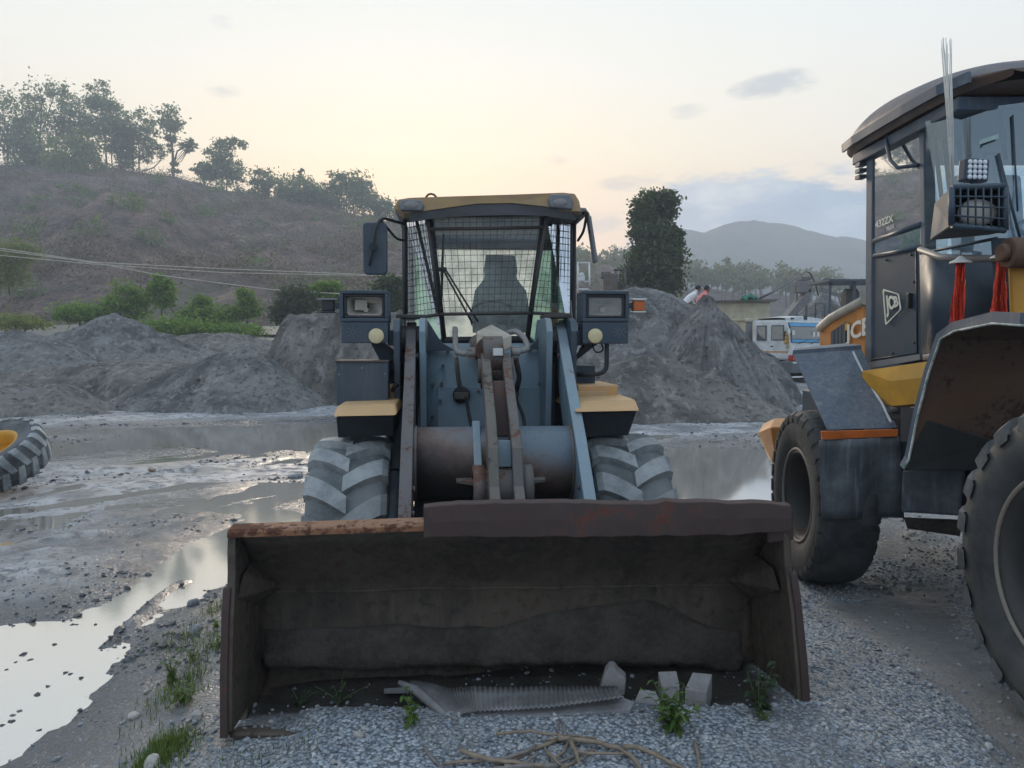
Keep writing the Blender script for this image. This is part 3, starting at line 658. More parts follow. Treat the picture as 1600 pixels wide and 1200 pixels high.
ridge_tree('slim lone tree with one branch reaching right', (271, 284), [(266, 184, 17, 16), (262, 205, 15, 14), (268, 225, 8, 12), (297, 226, 12, 6), (288, 231, 8, 6), (272, 262, 8, 10), (297, 236, 4, 4)], 1000, 'ridge', 7, stems=[[(271, 284), (270, 240), (264, 190)], [(271, 258), (277, 236), (300, 224)]], r0=.45, clump=.2)
ridge_tree('double-crowned tree with a hooked top right of the lone tree', (349, 300), [(344, 240, 18, 22), (352, 262, 22, 18), (368, 224, 14, 8), (364, 275, 14, 18), (336, 265, 12, 14), (342, 226, 10, 8)], 1600, 'ridge', 8, stems=[[(347, 300), (347, 270), (344, 240)], [(354, 300), (355, 265), (366, 226)]])
ridge_tree('small flat-topped tree left of the double-crowned tree', (319, 296), [(318, 264, 14, 8), (326, 272, 12, 10)], 600, 'ridge', 9)
ridge_tree('small rounded tree with a bare left side on the ridge', (408, 316), [(410, 280, 18, 14), (402, 300, 16, 12), (384, 302, 14, 12), (420, 292, 10, 12)], 1100, 'ridge', 10)
ridge_tree('spreading tree with a thin spike rising above its crown', (466, 336), [(466, 296, 32, 18), (450, 310, 20, 14), (486, 308, 22, 16), (471, 270, 4, 7)], 1800, 'ridge', 11, stems=[[(466, 336), (466, 310), (471, 268)], [(455, 336), (452, 312)]])
ridge_tree('broad grove tree left of the cab with light shining through', (540, 350), [(545, 286, 26, 18), (525, 288, 16, 16), (565, 298, 22, 18), (545, 312, 34, 16)], 2100, 'ridge', 12, stems=[[(530, 350), (530, 300)], [(540, 350), (542, 295)], [(552, 350), (553, 300)], [(566, 350), (565, 305)]])
ridge_tree('lower grove tree between the spiked tree and the broad grove tree', (505, 345), [(505, 312, 22, 16), (515, 326, 20, 14)], 1000, 'ridge', 13)
ridge_tree('grove tree at the end of the ridge beside the cab roof', (592, 360), [(594, 318, 18, 16), (610, 334, 18, 14), (580, 330, 16, 14)], 1100, 'ridge', 14)
ridge_tree('ridge tree partly hidden behind the loader mirror', (628, 372), [(630, 345, 20, 16), (645, 358, 18, 12)], 800, 'ridge', 15)

ridge_tree('young tree between the drooping tree and the lone tree', (188, 276), [(190, 232, 16, 22), (196, 250, 14, 12)], 700, 'ridge', 16)
ridge_tree('second leafy tree at the left picture edge, behind the first', (38, 292), [(36, 225, 26, 30), (44, 255, 22, 18)], 1100, 'ridge', 17, d=208)
ridge_tree('bush-like tree under the crowns at the left of the ridge', (88, 292), [(85, 250, 28, 20), (66, 256, 20, 18)], 1000, 'ridge', 18, d=206)

# bushes and young trees at the foot of the hill
def foot_bush(label, base, crowns, n, mat, seed, d=52, size=.22, name='bush', clump=.2):
    return ridge_tree(label, base, crowns, n, mat, seed, d=d, size=size, name=name, r0=.06, group='bushes at the foot of the hill', clump=clump, sink=.3)
foot_bush('wide light-green shrub patch high on the slope at the left edge', (15, 455), [(5, 405, 42, 22), (30, 395, 30, 16), (0, 430, 40, 18)], 2600, 'olive', 31, d=62, size=.26)
foot_bush('bright green bush behind the rounded heap', (200, 500), [(198, 465, 24, 20), (180, 480, 26, 18), (215, 482, 20, 18)], 2200, 'bright', 32)
foot_bush('low bright bush left of the rounded heap', (125, 505), [(120, 488, 30, 12), (150, 492, 24, 12), (105, 494, 20, 9)], 1800, 'bright', 33)
foot_bush('small round-topped green tree standing alone before the slope', (252, 492), [(252, 442, 14, 14), (250, 455, 20, 16), (258, 470, 15, 12)], 1800, 'bright', 34, name='tree')
foot_bush('leafy bush in the middle of the bush row', (315, 510), [(316, 478, 16, 16), (326, 495, 30, 16), (300, 497, 22, 14)], 2200, 'bright', 35)
foot_bush('upright bush at the right end of the bright row', (386, 505), [(384, 466, 13, 14), (392, 484, 14, 14), (366, 492, 18, 12)], 1800, 'bright', 36)
foot_bush('dark dense bush beside the cut sand mound', (458, 520), [(462, 470, 24, 24), (448, 490, 20, 20), (482, 480, 22, 20)], 2800, 'dark', 37, d=44, size=.2)
foot_bush('yellow-green bush top behind the small shelter roof', (510, 505), [(508, 452, 22, 10), (495, 462, 20, 12), (525, 470, 20, 14)], 1800, 'bright', 38, d=46)
foot_bush('dark green bush between headlight and cab', (610, 520), [(610, 452, 24, 20), (620, 480, 30, 22), (590, 490, 24, 16)], 2800, 'dark', 39, d=40, size=.2)
foot_bush('ground-hugging green thicket under the bush row', (340, 528), [(310, 515, 50, 9), (370, 516, 40, 9), (260, 512, 40, 9)], 2600, 'bright', 40, d=48)
foot_bush('grassy green tuft on the far left heap', (25, 512), [(20, 503, 40, 8), (55, 506, 24, 6)], 900, 'olive', 41, d=36, size=.16)

# scrub covering the hillside: one uncountable mass of dry brush with green in it
rng = np.random.RandomState(50); n = 26000
u = rng.uniform(-1.05, .3, n); s = rng.uniform(.01, 1.03, n) ** .85; x, y, z = hill_z(u, s); kp = rng.uniform(size=n) < .06 + .8 * sstep(-.05, .35, fbm(x * .08, y * .08, 4, 56)); u, s, x, y, z = u[kp], s[kp], x[kp], y[kp], z[kp]; n = len(u); gm = fbm(x * .05, y * .06, 3, 55) + .22 * rng.normal(size=n)
for nm, msk, mat, lab, sz in (('dry_brush', gm < .5, 'brown', 'dry brown brush covering the hillside', .42), ('green_scrub', gm >= .5, 'far', 'dull green scrub growing in patches on the hillside', .5)):
    P = np.stack([x, y, z], 1)[msk]; k = 16
    pp = (P[:, None, :] + rng.normal(size=(len(P), k, 3)) * np.array([.8, .8, .55]) * rng.uniform(.4, 2.0, (len(P), 1, 1)) + [0, 0, .5]).reshape(-1, 3)
    V, F = leaf_quads(pp, sz, rng, .4); tag(np_obj(nm, V, F, M_LEAF[mat]), lab, 'scrub', kind='stuff')
# bushes dotted over the slope, far and too many to count
rng = np.random.RandomState(58); n = 240; u = rng.uniform(-1.0, .2, n); s = rng.uniform(.03, .98, n); x, y, z = hill_z(u, s); kp = fbm(x * .03, y * .03, 3, 59) + .2 * rng.normal(size=n) > -.05; x, y, z = x[kp], y[kp], z[kp]
hb = [(a_, b_, c_ + .8, w_, w_, w_ * .75) for a_, b_, c_, w_ in zip(x, y, z, rng.uniform(.9, 2.6, len(x)))]
V, F = leaf_quads(crown_pts(hb, 160 * len(hb), rng, .22, 20), .55, rng, .6); tag(np_obj('hill_bushes', V, F, M_LEAF['ridge']), 'round dusty bushes dotted over the hillside', 'bushes', kind='stuff')
# far wood seen through the dust: reads as one mass
rng = np.random.RandomState(60); V_, F_, o_ = [], [], 0; TV = MB()
for i in range(260):
    px = rng.uniform(820, 1900); d = rng.uniform(165, 235); py = np.interp(px, [820, 900, 1000, 1350, 1900], [448, 450, 456, 478, 500]) + (d - 165) * -.22
    top = np.interp(px, [820, 920, 980, 1060, 1200, 1340, 1900], [372, 385, 392, 402, 412, 432, 460]) + rng.uniform(-9, 14) + (235 - d) * .18
    b = at(px, py, d); tp = at(px, top, d); hgt = tp.z - b.z; w = rng.uniform(2.0, 3.6)
    bl = [(b.x, d, b.z + hgt * .72, w, w, hgt * .30), (b.x + rng.uniform(-1, 1), d, b.z + hgt * .5, w * .7, w, hgt * .2)]
    P = crown_pts(bl, 150, rng, .2, 15); V, F = leaf_quads(P, .95, rng, .7); V_.append(V); F_.append(F + o_); o_ += len(V)
    TV.tube([(b.x, d, b.z - 2), (b.x + rng.uniform(-.3, .3), d, b.z + hgt * .8)], [.24, .1], 5, cap=False)
fw = tag(np_obj('far_wood', np.concatenate(V_), np.concatenate(F_), M_LEAF['far']), 'hazy wood of many trees on the rise behind the dust', 'wood', kind='stuff')
tv = TV.build('far_trunks', simple('bark_pale', (.22, .2, .18), .9), fw); tag(tv, kind='stuff')
# tall tree wrapped in creepers
ridge_tree('tall column-shaped tree wrapped in dark creepers behind the sand mounds', (1012, 500), [(1022, 322, 30, 22), (1040, 315, 20, 16), (1005, 340, 18, 20), (1020, 365, 30, 26), (1035, 350, 22, 24), (1015, 400, 34, 26), (1045, 400, 24, 22), (1005, 435, 32, 24), (1040, 440, 26, 22), (1018, 465, 34, 20), (1050, 375, 18, 18)], 13000, 'creeper', 70, d=48, size=.26, name='tree', r0=.22, group='single trees in the yard', stems=[[(1012, 500), (1015, 420), (1022, 320)]], clump=.17)
# ================================================================== WHEEL LOADER IN THE MIDDLE
M = {}
M['navy'] = paint('machine_navy', (.046, .070, .098), (.20, .21, .22), .30, rust=.12, rough=.5)
M['blue'] = paint('machine_blue_grey', (.195, .29, .35), (.30, .32, .325), .34, rust=.16, rough=.48)
M['black'] = paint('machine_black', (.024, .028, .034), (.15, .145, .14), .22, rust=.05, rough=.55)
M['frame'] = paint('grille_frame', (.055, .050, .048), (.17, .16, .15), .3, rust=.35, rough=.6, rustc=(.12, .07, .05))
M['tan'] = paint('faded_yellow', (.62, .36, .15), (.50, .36, .22), .32, rust=.06, rough=.5)
M['tan2'] = paint('roof_yellow', (.55, .37, .19), (.42, .34, .25), .5, rust=.03, rough=.5)
M['steel'] = paint('bare_steel', (.10, .092, .088), (.20, .18, .16), .35, rust=.45, rough=.55, rustc=(.17, .085, .055))
M['rustarm'] = paint('arm_edge', (.11, .105, .115), (.17, .145, .13), .35, rust=.46, rough=.55, rustc=(.14, .07, .05))
M['lip'] = paint('lip_rust', (.29, .125, .06), (.36, .25, .17), .35, rust=.50, rough=.8, rustc=(.13, .05, .028))
M['topplate'] = paint('welded_plate', (.058, .034, .030), (.105, .072, .062), .30, rust=.30, rough=.62, rustc=(.15, .06, .04))
M['grey'] = paint('lamp_grey', (.20, .21, .23), (.28, .26, .24), .4, rough=.55)
M['cream'] = paint('cream_guard', (.60, .54, .44), (.35, .31, .26), .4, rust=.15, rough=.5)
M['pipe'] = paint('steel_pipe', (.28, .27, .26), (.22, .20, .18), .4, rust=.2, rough=.4)
M['chrome'] = simple('lamp_reflector', (.60, .57, .51), .35, metal=.15, var=.4, scale=9, bmp=.1)
M['reflector'] = simple('round_reflector', (.72, .62, .36), .4, var=.15, scale=40, bmp=.4)
M['rubber'] = simple('hose_rubber', (.02, .02, .02), .55, var=.3)
M['seat'] = simple('seat_cloth', (.46, .46, .48), .9, var=.3, scale=20, bmp=.3)
M['white'] = simple('white_plastic', (.70, .70, .68), .5, var=.15)
M['orange'] = simple('indicator_orange', (.65, .16, .03), .35, var=.3)
M['glassf'] = glass('cab_glass', (.90, .96, .92), .94, dust=.22, dustc=(.70, .76, .72))
M['glassg'] = glass('corner_glass', (.38, .62, .54), .90, dust=.10, dustc=(.22, .33, .30))
M['glassr'] = glass('rear_window_dusty', (.92, .97, .93), .94, dust=.80, dustc=(.97, 1.0, .97), glow=.92)
M['lens'] = glass('lamp_glass', (.92, .92, .9), .9, dust=.25, dustc=(.5, .46, .4))

# bucket steel: mud-brown, dried mud in the lower half, stained above
m, T, b, o = new_mat('bucket_steel'); co = T.node('ShaderNodeTexCoord').outputs['Object']
n1 = T.noise(co, 2.2, 6, .65); n2 = T.noise(co, 16, 6, .7); st = T.noise(T.mapping(co, scale=(10, 10, 1.0)), 2.5, 6, .6)
base = T.mix(T.smooth(n1, .35, .65), (.045, .035, .027), (.088, .068, .051)); base = T.mix(T.smooth(st, .45, .7, 0, .8), base, (.105, .082, .060))
base = T.mix(T.smooth(n2, .52, .68, 0, .7), base, (.018, .016, .015)); base = T.mix(T.smooth(T.math('ADD', T.math('MULTIPLY', n1, .5), T.math('MULTIPLY', n2, .5)), .57, .64, 0, .7), base, (.085, .045, .027))
T.put(b.inputs['Base Color'], base); T.put(b.inputs['Roughness'], T.smooth(n2, .3, .7, .5, .85)); T.put(b.inputs['Normal'], bump(T, n2, .35, .008)); M['bucket'] = m
M['mud'] = simple('dried_mud', (.078, .067, .056), .95, var=.45, scale=5, bmp=.8, dist=.015, col2=(.040, .034, .029))
# tyre rubber under dust
def tyre_mat(name, c1, c2, dust, amt):
    m, T, b, o = new_mat(name); co = T.node('ShaderNodeTexCoord').outputs['Object']; n1 = T.noise(co, 3, 6, .65); n2 = T.noise(co, 22, 5, .7); n3 = T.noise(co, 1.1, 3, .6)
    base = T.mix(T.smooth(n1, .35, .65), c1, c2); base = T.mix(T.math('MULTIPLY', T.smooth(T.math('ADD', T.math('MULTIPLY', n1, .6), T.math('MULTIPLY', n2, .4)), .38, .62), amt), base, dust)
    base = T.mix(T.smooth(n2, .60, .72, 0, .45), base, tuple(v * .4 for v in c1))
    T.put(b.inputs['Base Color'], base); T.put(b.inputs['Roughness'], T.smooth(n2, .3, .7, .6, .85)); T.put(b.inputs['Normal'], bump(T, T.math('ADD', n2, n3), .25, .006)); return m
M['tyre_dusty'] = tyre_mat('tyre_dusty', (.15, .17, .175), (.25, .27, .275), (.40, .415, .415), .7)
M['tyre_dark'] = tyre_mat('tyre_dark', (.026, .027, .029), (.046, .048, .050), (.12, .118, .112), .38)
# paint worn to rust down the torque tube, near-black at its bottom
m, T, b, o = new_mat('tube_worn'); co = T.node('ShaderNodeTexCoord').outputs['Object']; sp = T.node('ShaderNodeSeparateXYZ'); T.put(sp.inputs[0], co)
n1 = T.noise(co, 3.5, 6, .65); n2 = T.noise(co, 30, 5, .7)
f = T.math('ADD', T.math('ADD', sp.outputs[2], T.math('MULTIPLY', T.math('SUBTRACT', n1, .5), .30)), T.math('ADD', T.math('MULTIPLY', T.math('SUBTRACT', n2, .5), .16), T.math('MULTIPLY', sp.outputs[0], .30)))
base = T.ramp(T.smooth(f, .70, 1.12, 0, 1, 'LINEAR'), [(0, (.016, .015, .015)), (.32, (.034, .024, .022)), (.52, (.075, .042, .034)), (.70, (.13, .095, .08)), (.86, (.14, .145, .155)), (1, (.13, .17, .205))])
base = T.mix(T.smooth(n2, .55, .7, 0, .55), base, (.085, .048, .038)); T.put(b.inputs['Base Color'], base); b.inputs['Roughness'].default_value = .55; T.put(b.inputs['Normal'], bump(T, n2, .25, .004)); M['tube'] = m

def lerp(a, b, t): return a + (b - a) * t
def quad_pt(a, b, c, d, u, v): return lerp(lerp(a, b, u), lerp(d, c, u), v)       # a,b top left/right; c,d bottom right/left
def wire_panel(a, b, c, d, nu, nv, r=.0026, off=Vector((0, 0, 0))):
    q = MB(); a, b, c, d = [Vector(p) for p in (a, b, c, d)]
    for i in range(nu + 1):
        t = i / nu; q.tube([quad_pt(a, b, c, d, t, 0), quad_pt(a, b, c, d, t, .5) + off, quad_pt(a, b, c, d, t, 1)], r, 4, cap=False)
    for j in range(nv + 1):
        t = j / nv; q.tube([quad_pt(a, b, c, d, 0, t), quad_pt(a, b, c, d, .5, t) + off, quad_pt(a, b, c, d, 1, t)], r, 4, cap=False)
    return q

def tyre_mb(Ro, Ri, Wd, nl, lug_h, angle, wid, curve=.0, fr=.52):
    """tyre about the x axis: rounded carcass and staggered lugs that wrap over the shoulder"""
    q = MB(); w = Wd / 2; Rt = Ro - lug_h
    prof = [(-w * .72, Ri), (-w * .86, Ri + .03), (-w * .99, lerp(Ri, Rt, .35)), (-w, lerp(Ri, Rt, .6)), (-w * .95, lerp(Ri, Rt, .86)), (-w * .80, Rt - .010), (-w * .4, Rt + .004), (0, Rt + .006)]
    prof = prof + [(-t, r) for t, r in prof[::-1][1:]]
    q.lathe(prof, 'x', n=72); q.ncar = len(q.f)
    nseg = 7
    for side in (-1, 1):
        for i in range(nl):
            th0 = 2 * math.pi * (i + (.5 if side > 0 else 0)) / nl; dth = 2 * math.pi / nl * fr
            rows = []
            for k in range(nseg + 1):
                u = k / nseg; xx = side * lerp(-.06 * w, w * 1.0, min(1, u / .82)) if u <= .82 else side * w * lerp(1.0, 1.02, (u - .82) / .18)
                a = abs(xx) / w; r_out = Ro - .030 * a ** 3 * (Ro / .6) if u <= .82 else lerp(Ro - .03 * Ro / .6, lerp(Ri, Rt, .72), (u - .82) / .18)
                r_in = Rt - .03 - (.03 if u > .7 else 0)
                th = th0 + angle * (min(u / .82, 1) + curve * math.sin(u * math.pi)); g = dth * (.82 + .28 * u)
                rows.append((xx, r_in, r_out, th - g / 2, th + g / 2))
            vs = []
            for xx, ri, ro, t0, t1 in rows:
                e = .12 * (t1 - t0)
                vs += [(xx, ri * math.cos(t0), ri * math.sin(t0)), (xx, ro * math.cos(t0 + e), ro * math.sin(t0 + e)), (xx, ro * math.cos(t1 - e), ro * math.sin(t1 - e)), (xx, ri * math.cos(t1), ri * math.sin(t1))]
            fs = []
            for k in range(nseg):
                for j in range(3): fs.append((k * 4 + j, k * 4 + j + 1, (k + 1) * 4 + j + 1, (k + 1) * 4 + j))
            fs += [(0, 1, 2, 3), tuple(nseg * 4 + j for j in (3, 2, 1, 0))]
            q.add(vs, fs)
    return q
def tyre_mesh(m0, m1, *a, **k):
    q = tyre_mb(*a, **k); me = q.mesh('tyre'); me.materials.append(m0); me.materials.append(m1)
    me.polygons.foreach_set('material_index', [0 if i < q.ncar else 1 for i in range(len(me.polygons))]); return me
def rim_mb(Ri, Wd, out=-1, dish=.5, hub=.13, nb=10, open_=False):
    """rim about x: flange, barrel, dished disc with wheel nuts; out = side that shows"""
    q = MB(); w = Wd / 2; s = out
    prof = [(s * w * .80, Ri + .028), (s * w * .86, Ri + .012), (s * w * .80, Ri - .012), (s * w * .55, Ri - .035), (s * w * .1, Ri - .05), (s * w * (.1 - dish * .5), Ri - .055), (s * w * (.0 - dish * .5), Ri * .62), (s * w * (.02 - dish * .4), hub * 1.2), (s * w * (.35 - dish * .4), hub), (s * w * (.42 - dish * .4), hub * .8), (s * w * (.42 - dish * .4), .001)]
    q.lathe(prof, 'x', n=48)
    for k in range(nb):
        a = 2 * math.pi * k / nb; rr = Ri * .46; x0 = s * w * (.0 - dish * .45)
        q.cyl((x0, rr * math.cos(a), rr * math.sin(a)), (x0 + s * .03, rr * math.cos(a), rr * math.sin(a)), .016, 6)
    prof2 = [(-s * w * .80, Ri + .028), (-s * w * .86, Ri + .012), (-s * w * .8, Ri - .012), (-s * w * .3, Ri - .05), (s * w * .1, Ri - .052)]
    q.lathe(prof2, 'x', n=48); return q

L = Frame(.012, 3.37, 0, R(5.0)); A = L.at
LD = root('wheel_loader', tuple(L.o), L.yaw, 'dusty blue-grey wheel loader with lowered bucket facing the viewer', 'wheel loader')

# ---------------- bucket
bl0, br0 = A(346, 1132, 0), A(1261, 1130, 0); bl1, br1 = A(360, 834, .12), A(1236, 804, .12)
xl, xr = -1.245, 1.285
def roll(xf): return lerp(bl0.z, br0.z, xf), lerp(bl1.z, br1.z, xf)
PROF = [(.00, -.06), (.20, -.13), (.56, -.12), (.66, -.02), (.62, .05), (.51, .10), (.52, .16), (.525, .28), (.525, .42), (.515, .522), (.470, .62), (.38, .74), (.26, .88), (.13, 1.0)]
nc = 44; rows = []
rngb = np.random.RandomState(2)
for i, (yy, f) in enumerate(PROF):
    row = []
    for j in range(nc + 1):
        t = j / nc; z0, z1 = roll(t); x = lerp(xl - .012, xr + .012, t)
        d = .012 * float(fbm(np.array([t * 9.]), np.array([i * .7]), 3, 5)[0]) * (0 if i < 2 else 1)
        row.append((x, yy + d, lerp(z0, z1, f) + d * .3))
    rows.append(row)
def flare(v):
    z0, z1 = roll(1); return Vector((v[0] + .055 * max(0, v[0] / xr) ** 3 * (1 - min(1, max(0, (v[2] - z0) / (z1 - z0)))), v[1], v[2]))
bk = MB().grid(rows).xf(flare).build('bucket', M['bucket'], LD, solid=.022)
q = MB()    # weld seam across the back
q.tube([(r[0], r[1] - .012, r[2]) for r in rows[9]], .007, 6); q.build('weld_seam', M['bucket'], bk)
def sidepoly(t):
    z0, z1 = roll(t); h = z1 - z0
    front = [(-.015, z0 - .03), (.0, z0 + .25 * h), (.035, z0 + .55 * h), (.075, z0 + .72 * h), (.085, z0 + .80 * h), (.085, z0 + .9 * h), (.10, z1 + .004)]
    back = [(yy + .03, lerp(z0, z1, f) + .004) for yy, f in PROF[::-1]]
    return front + back[1:-1] + [(.25, z0 - .05)]
for x0, x1, t in ((xl - .032, xl + .004, 0), (xr - .004, xr + .032, 1)):
    sp_ = MB().prism(sidepoly(t), 'x', x0, x1).xf(flare).build('side_plate', M['bucket'], bk, bevel=.006)
    z0, z1 = roll(t); h = z1 - z0; s = 1 if t == 0 else -1
    # worn, bolted side cutter along the front edge
    ed = [(-.030, z0 - .05), (-.012, z0 + .28 * h), (.03, z0 + .60 * h), (.06, z0 + .72 * h), (.11, z0 + .72 * h), (.08, z0 + .5 * h), (.055, z0 + .25 * h), (.05, z0 - .05)]
    xa = x0 - .014 if t == 0 else x1 - .02
    MB().prism(ed, 'x', xa, xa + .034).xf(flare).build('side_cutter', M['topplate'], sp_, bevel=.005)
    # corner gusset where seam, side and back meet
    xs = x1 if t == 0 else x0; yy, f = PROF[9]; zc = lerp(z0, z1, f)
    g = MB().add([(xs, .10, zc + .10), (xs, .46, zc - .06), (xs + s * .12, .50, zc + .03), (xs, .40, zc + .20), (xs + s * .02, .14, zc + .20)], [(0, 1, 2), (0, 2, 4), (2, 3, 4), (1, 3, 2), (0, 4, 3, 1)])
    g.build('corner_gusset', M['bucket'], bk, bevel=.006)
# rolled lip along the top, bright with rust on the left
pts = []
for j in range(13):
    t = j / 12; z0, z1 = roll(t); pts.append((lerp(xl - .03, xr + .03, t), z1))
q = MB(); n = len(pts)
sec = [(.085, -.010), (.085, .014), (.10, .024), (.20, .028), (.20, .01), (.13, -.010)]
q.grid([[(x, yy, z + dz) for yy, dz in sec + sec[:1]] for x, z in pts], False); q.add([(pts[0][0], yy, pts[0][1] + dz) for yy, dz in sec], [tuple(range(6))]); q.add([(pts[-1][0], yy, pts[-1][1] + dz) for yy, dz in sec], [tuple(range(6))])
q.build('lip', M['lip'], bk, bevel=.004)
# thick plate welded over the lip, from left of centre to the right end
q = MB(); fr, bkk = [], []
tb = [(662, 792, 840), (700, 790, 840), (760, 788, 840), (840, 786, 839), (930, 785, 839), (1010, 786, 838), (1080, 784, 837), (1150, 785, 836), (1210, 787, 832), (1236, 790, 830)]
for px, pt, pb in tb:
    pass
tbx = np.arange(662, 1237, 14.)
for i_, px in enumerate(tbx):
    w1_ = float(fbm(np.array([px * .02]), np.array([3.]), 4, 6)[0]); w2_ = float(fbm(np.array([px * .05]), np.array([9.]), 3, 7)[0])
    pt = float(np.interp(px, [t_[0] for t_ in tb], [t_[1] for t_ in tb])) + 5 * w1_ + 1.5 * w2_; pb = float(np.interp(px, [t_[0] for t_ in tb], [t_[2] for t_ in tb])) + 2.5 * w2_
    a, c = A(px, pt, .065), A(px, pb, .055); fr.append([a, lerp(a, c, .5) + Vector((0, -.004 + .007 * w2_, 0)), c])
q.grid([[Vector((p.x, .115, p.z + .006)) for p in [r[0]]] + r + [Vector((r[2].x, .10, r[2].z))] + [Vector((r[0].x, .115, r[0].z + .006))] for r in fr], False)
for r in (fr[0], fr[-1]): q.add([Vector((r[0].x, .115, r[0].z + .006))] + r + [Vector((r[2].x, .10, r[2].z))], [(0, 1, 2, 3, 4)])
q.build('welded_plate', M['topplate'], bk, bevel=.005)
q = MB()    # wrapped end of that plate at the right corner
a = A(1236, 812, .08); q.hull8([a + Vector((-.10, .02, -.12)), a + Vector((.02, 0, -.10)), a + Vector((.02, .12, -.10)), a + Vector((-.10, .10, -.12))], [a + Vector((-.12, .03, .045)), a + Vector((.012, .0, .05)), a + Vector((.012, .12, .05)), a + Vector((-.12, .10, .045))]).build('plate_end', M['topplate'], bk, bevel=.012)
# dried mud caked on the lower back wall, ending in a ragged line
rows2 = []
for i in range(9):
    v = i / 8; row = []
    for j in range(91):
        t = j / 90; z0, z1 = roll(t); rag = .055 + .05 * float(fbm(np.array([t * 7]), np.array([1.5]), 4, 13)[0]) + .02 * float(fbm(np.array([t * 40]), np.array([2.5]), 2, 14)[0])
        top = .30 + .10 * float(fbm(np.array([t * 5]), np.array([7.5]), 3, 15)[0]) + .12 * sstep(.45, .6, t) * sstep(.95, .8, t)
        f = lerp(rag, float(top), v); yy = min(.52, float(np.interp(f, [p[1] for p in PROF[2:]], [p[0] for p in PROF[2:]])))
        bul = .020 * math.sin(math.pi * min(1, v * .75 + .25)) * (1 + .5 * float(fbm(np.array([t * 12]), np.array([v * 3]), 3, 16)[0])) if 0 < v < 1 else (.012 if v == 0 else -.006)
        row.append((lerp(xl + .03, xr - .03, t), yy - .014 - bul, lerp(z0, z1, f)))
    rows2.append(row)
MB().grid(rows2).build('caked_mud', M['mud'], bk, solid=.01)

# ---------------- wheels
def add_wheel(par, pos, Ro, Ri, Wd, tm, rm, tyre, rim, out):
    e = bpy.data.objects.new('wheel', None); COL.objects.link(e); e.parent = par; e.location = pos; e.empty_display_size = .1
    for nm, me, mt in (('tyre', tyre, tm), ('rim', rim, rm)):
        o = bpy.data.objects.new(nm, me); COL.objects.link(o); o.parent = e
        if not me.materials: me.materials.append(mt)
    return e
M['tyre_mid'] = tyre_mat('tyre_groove', (.085, .10, .105), (.14, .155, .16), (.25, .26, .26), .6)
ty = tyre_mesh(M['tyre_mid'], M['tyre_dusty'], .61, .31, .50, 14, .052, -.24, .14, curve=.12, fr=.64); rmL = rim_mb(.31, .50, -1).mesh('rim'); rmR = rim_mb(.31, .50, 1).mesh('rim')
wz = .44; wy = 1.74; xw = (L.x(545, 1.45) , L.x(985, 1.45))
w1 = add_wheel(LD, (xw[0] - .01, wy, wz), .61, .31, .5, M['tyre_dusty'], M['tan'], ty, rmL, -1); w2 = add_wheel(LD, (xw[1] + .01, wy, wz), .61, .31, .5, M['tyre_dusty'], M['tan'], ty, rmR, 1)
for s_, me in ((xw[0], rmL), (xw[1], rmR)): add_wheel(LD, (s_ * .99, wy + 2.55, wz - .03), .61, .31, .5, M['tyre_dusty'], M['tan'], ty, me, 0)
cx = (xw[0] + xw[1]) / 2
q = MB(); q.cyl((xw[0], wy, wz), (xw[1], wy, wz), .13, 20); q.sphere((cx, wy, wz), .26, 16); q.box((cx, wy, wz + .12), (1.0, .3, .2)); q.build('front_axle', M['navy'], LD, bevel=.01)
q = MB(); q.cyl((xw[0], wy + 2.55, wz), (xw[1], wy + 2.55, wz), .13, 20); q.sphere((cx, wy + 2.55, wz), .25, 16); q.build('rear_axle', M['navy'], LD)

# ---------------- lift arms
xa = [L.x(643, 2.3, 510), L.x(876, 2.3, 510)]; xb = [L.x(634, .95, 780), L.x(918, .95, 780)]
zt = L.z(503, 2.32, 643); zb_ = L.z(808, .80, 640)
for k in (0, 1):
    x0, x1 = xa[k], xb[k]
    pr = [(2.42, zt - .06), (2.34, zt), (2.22, zt - .06), (1.75, lerp(zb_, zt, .64)), (1.25, lerp(zb_, zt, .33)), (.80, zb_), (.62, zb_ - .22), (.60, zb_ - .40), (.72, zb_ - .46), (.92, zb_ - .32), (1.35, zb_ - .02), (1.9, zb_ + .42), (2.30, zt - .30), (2.44, zt - .16)]
    q = MB(); q.prism(pr, 'x', -.036, .036)
    q.xf(lambda v: Vector((v.x + lerp(x1, x0, (v.y - .8) / 1.5), v.y, v.z)))
    arm = q.build('lift_arm', M['rustarm'] if k == 0 else M['blue'], LD, bevel=.006)
    q = MB(); q.cyl((x0 - .12, 2.33, zt - .13), (x0 + .12, 2.33, zt - .13), .10, 24); q.build('pivot_boss', M['steel'], arm, bevel=.005)
    q = MB(); q.cyl((x1 - .07, .72, zb_ - .34), (x1 + .07, .72, zb_ - .34), .085, 20); q.build('bucket_pin', M['steel'], arm, bevel=.005)
    q = MB(); s = -1 if k == 0 else 1; q.cyl((x0 + s * .11, 2.5, zt - .55), (x1 + s * .1, 1.1, zb_ - .25), .055, 16); q.cyl((x0 + s * .11, 2.5, zt - .55), (lerp(x0, x1, .6) + s * .105, 1.66, lerp(zt - .55, zb_ - .25, .6)), .075, 18); q.build('lift_cylinder', M['navy'], LD)
# ---------------- torque tube between the arms
ya, ztb = 1.46, (L.z(668, 1.40, 780) + L.z(784, 1.36, 780)) / 2; rt = (L.z(668, 1.40, 780) - L.z(784, 1.36, 780)) / 2
xt0, xt1 = lerp(xb[0], xa[0], .4) + .036, lerp(xb[1], xa[1], .4) - .036
q = MB(); q.lathe([(xt0, rt * .97), (xt0 + .004, rt), (xt1 - .004, rt), (xt1, rt * .97)], 'x', (0, ya, ztb), 56); tb_ = q.build('torque_tube', M['tube'], LD)
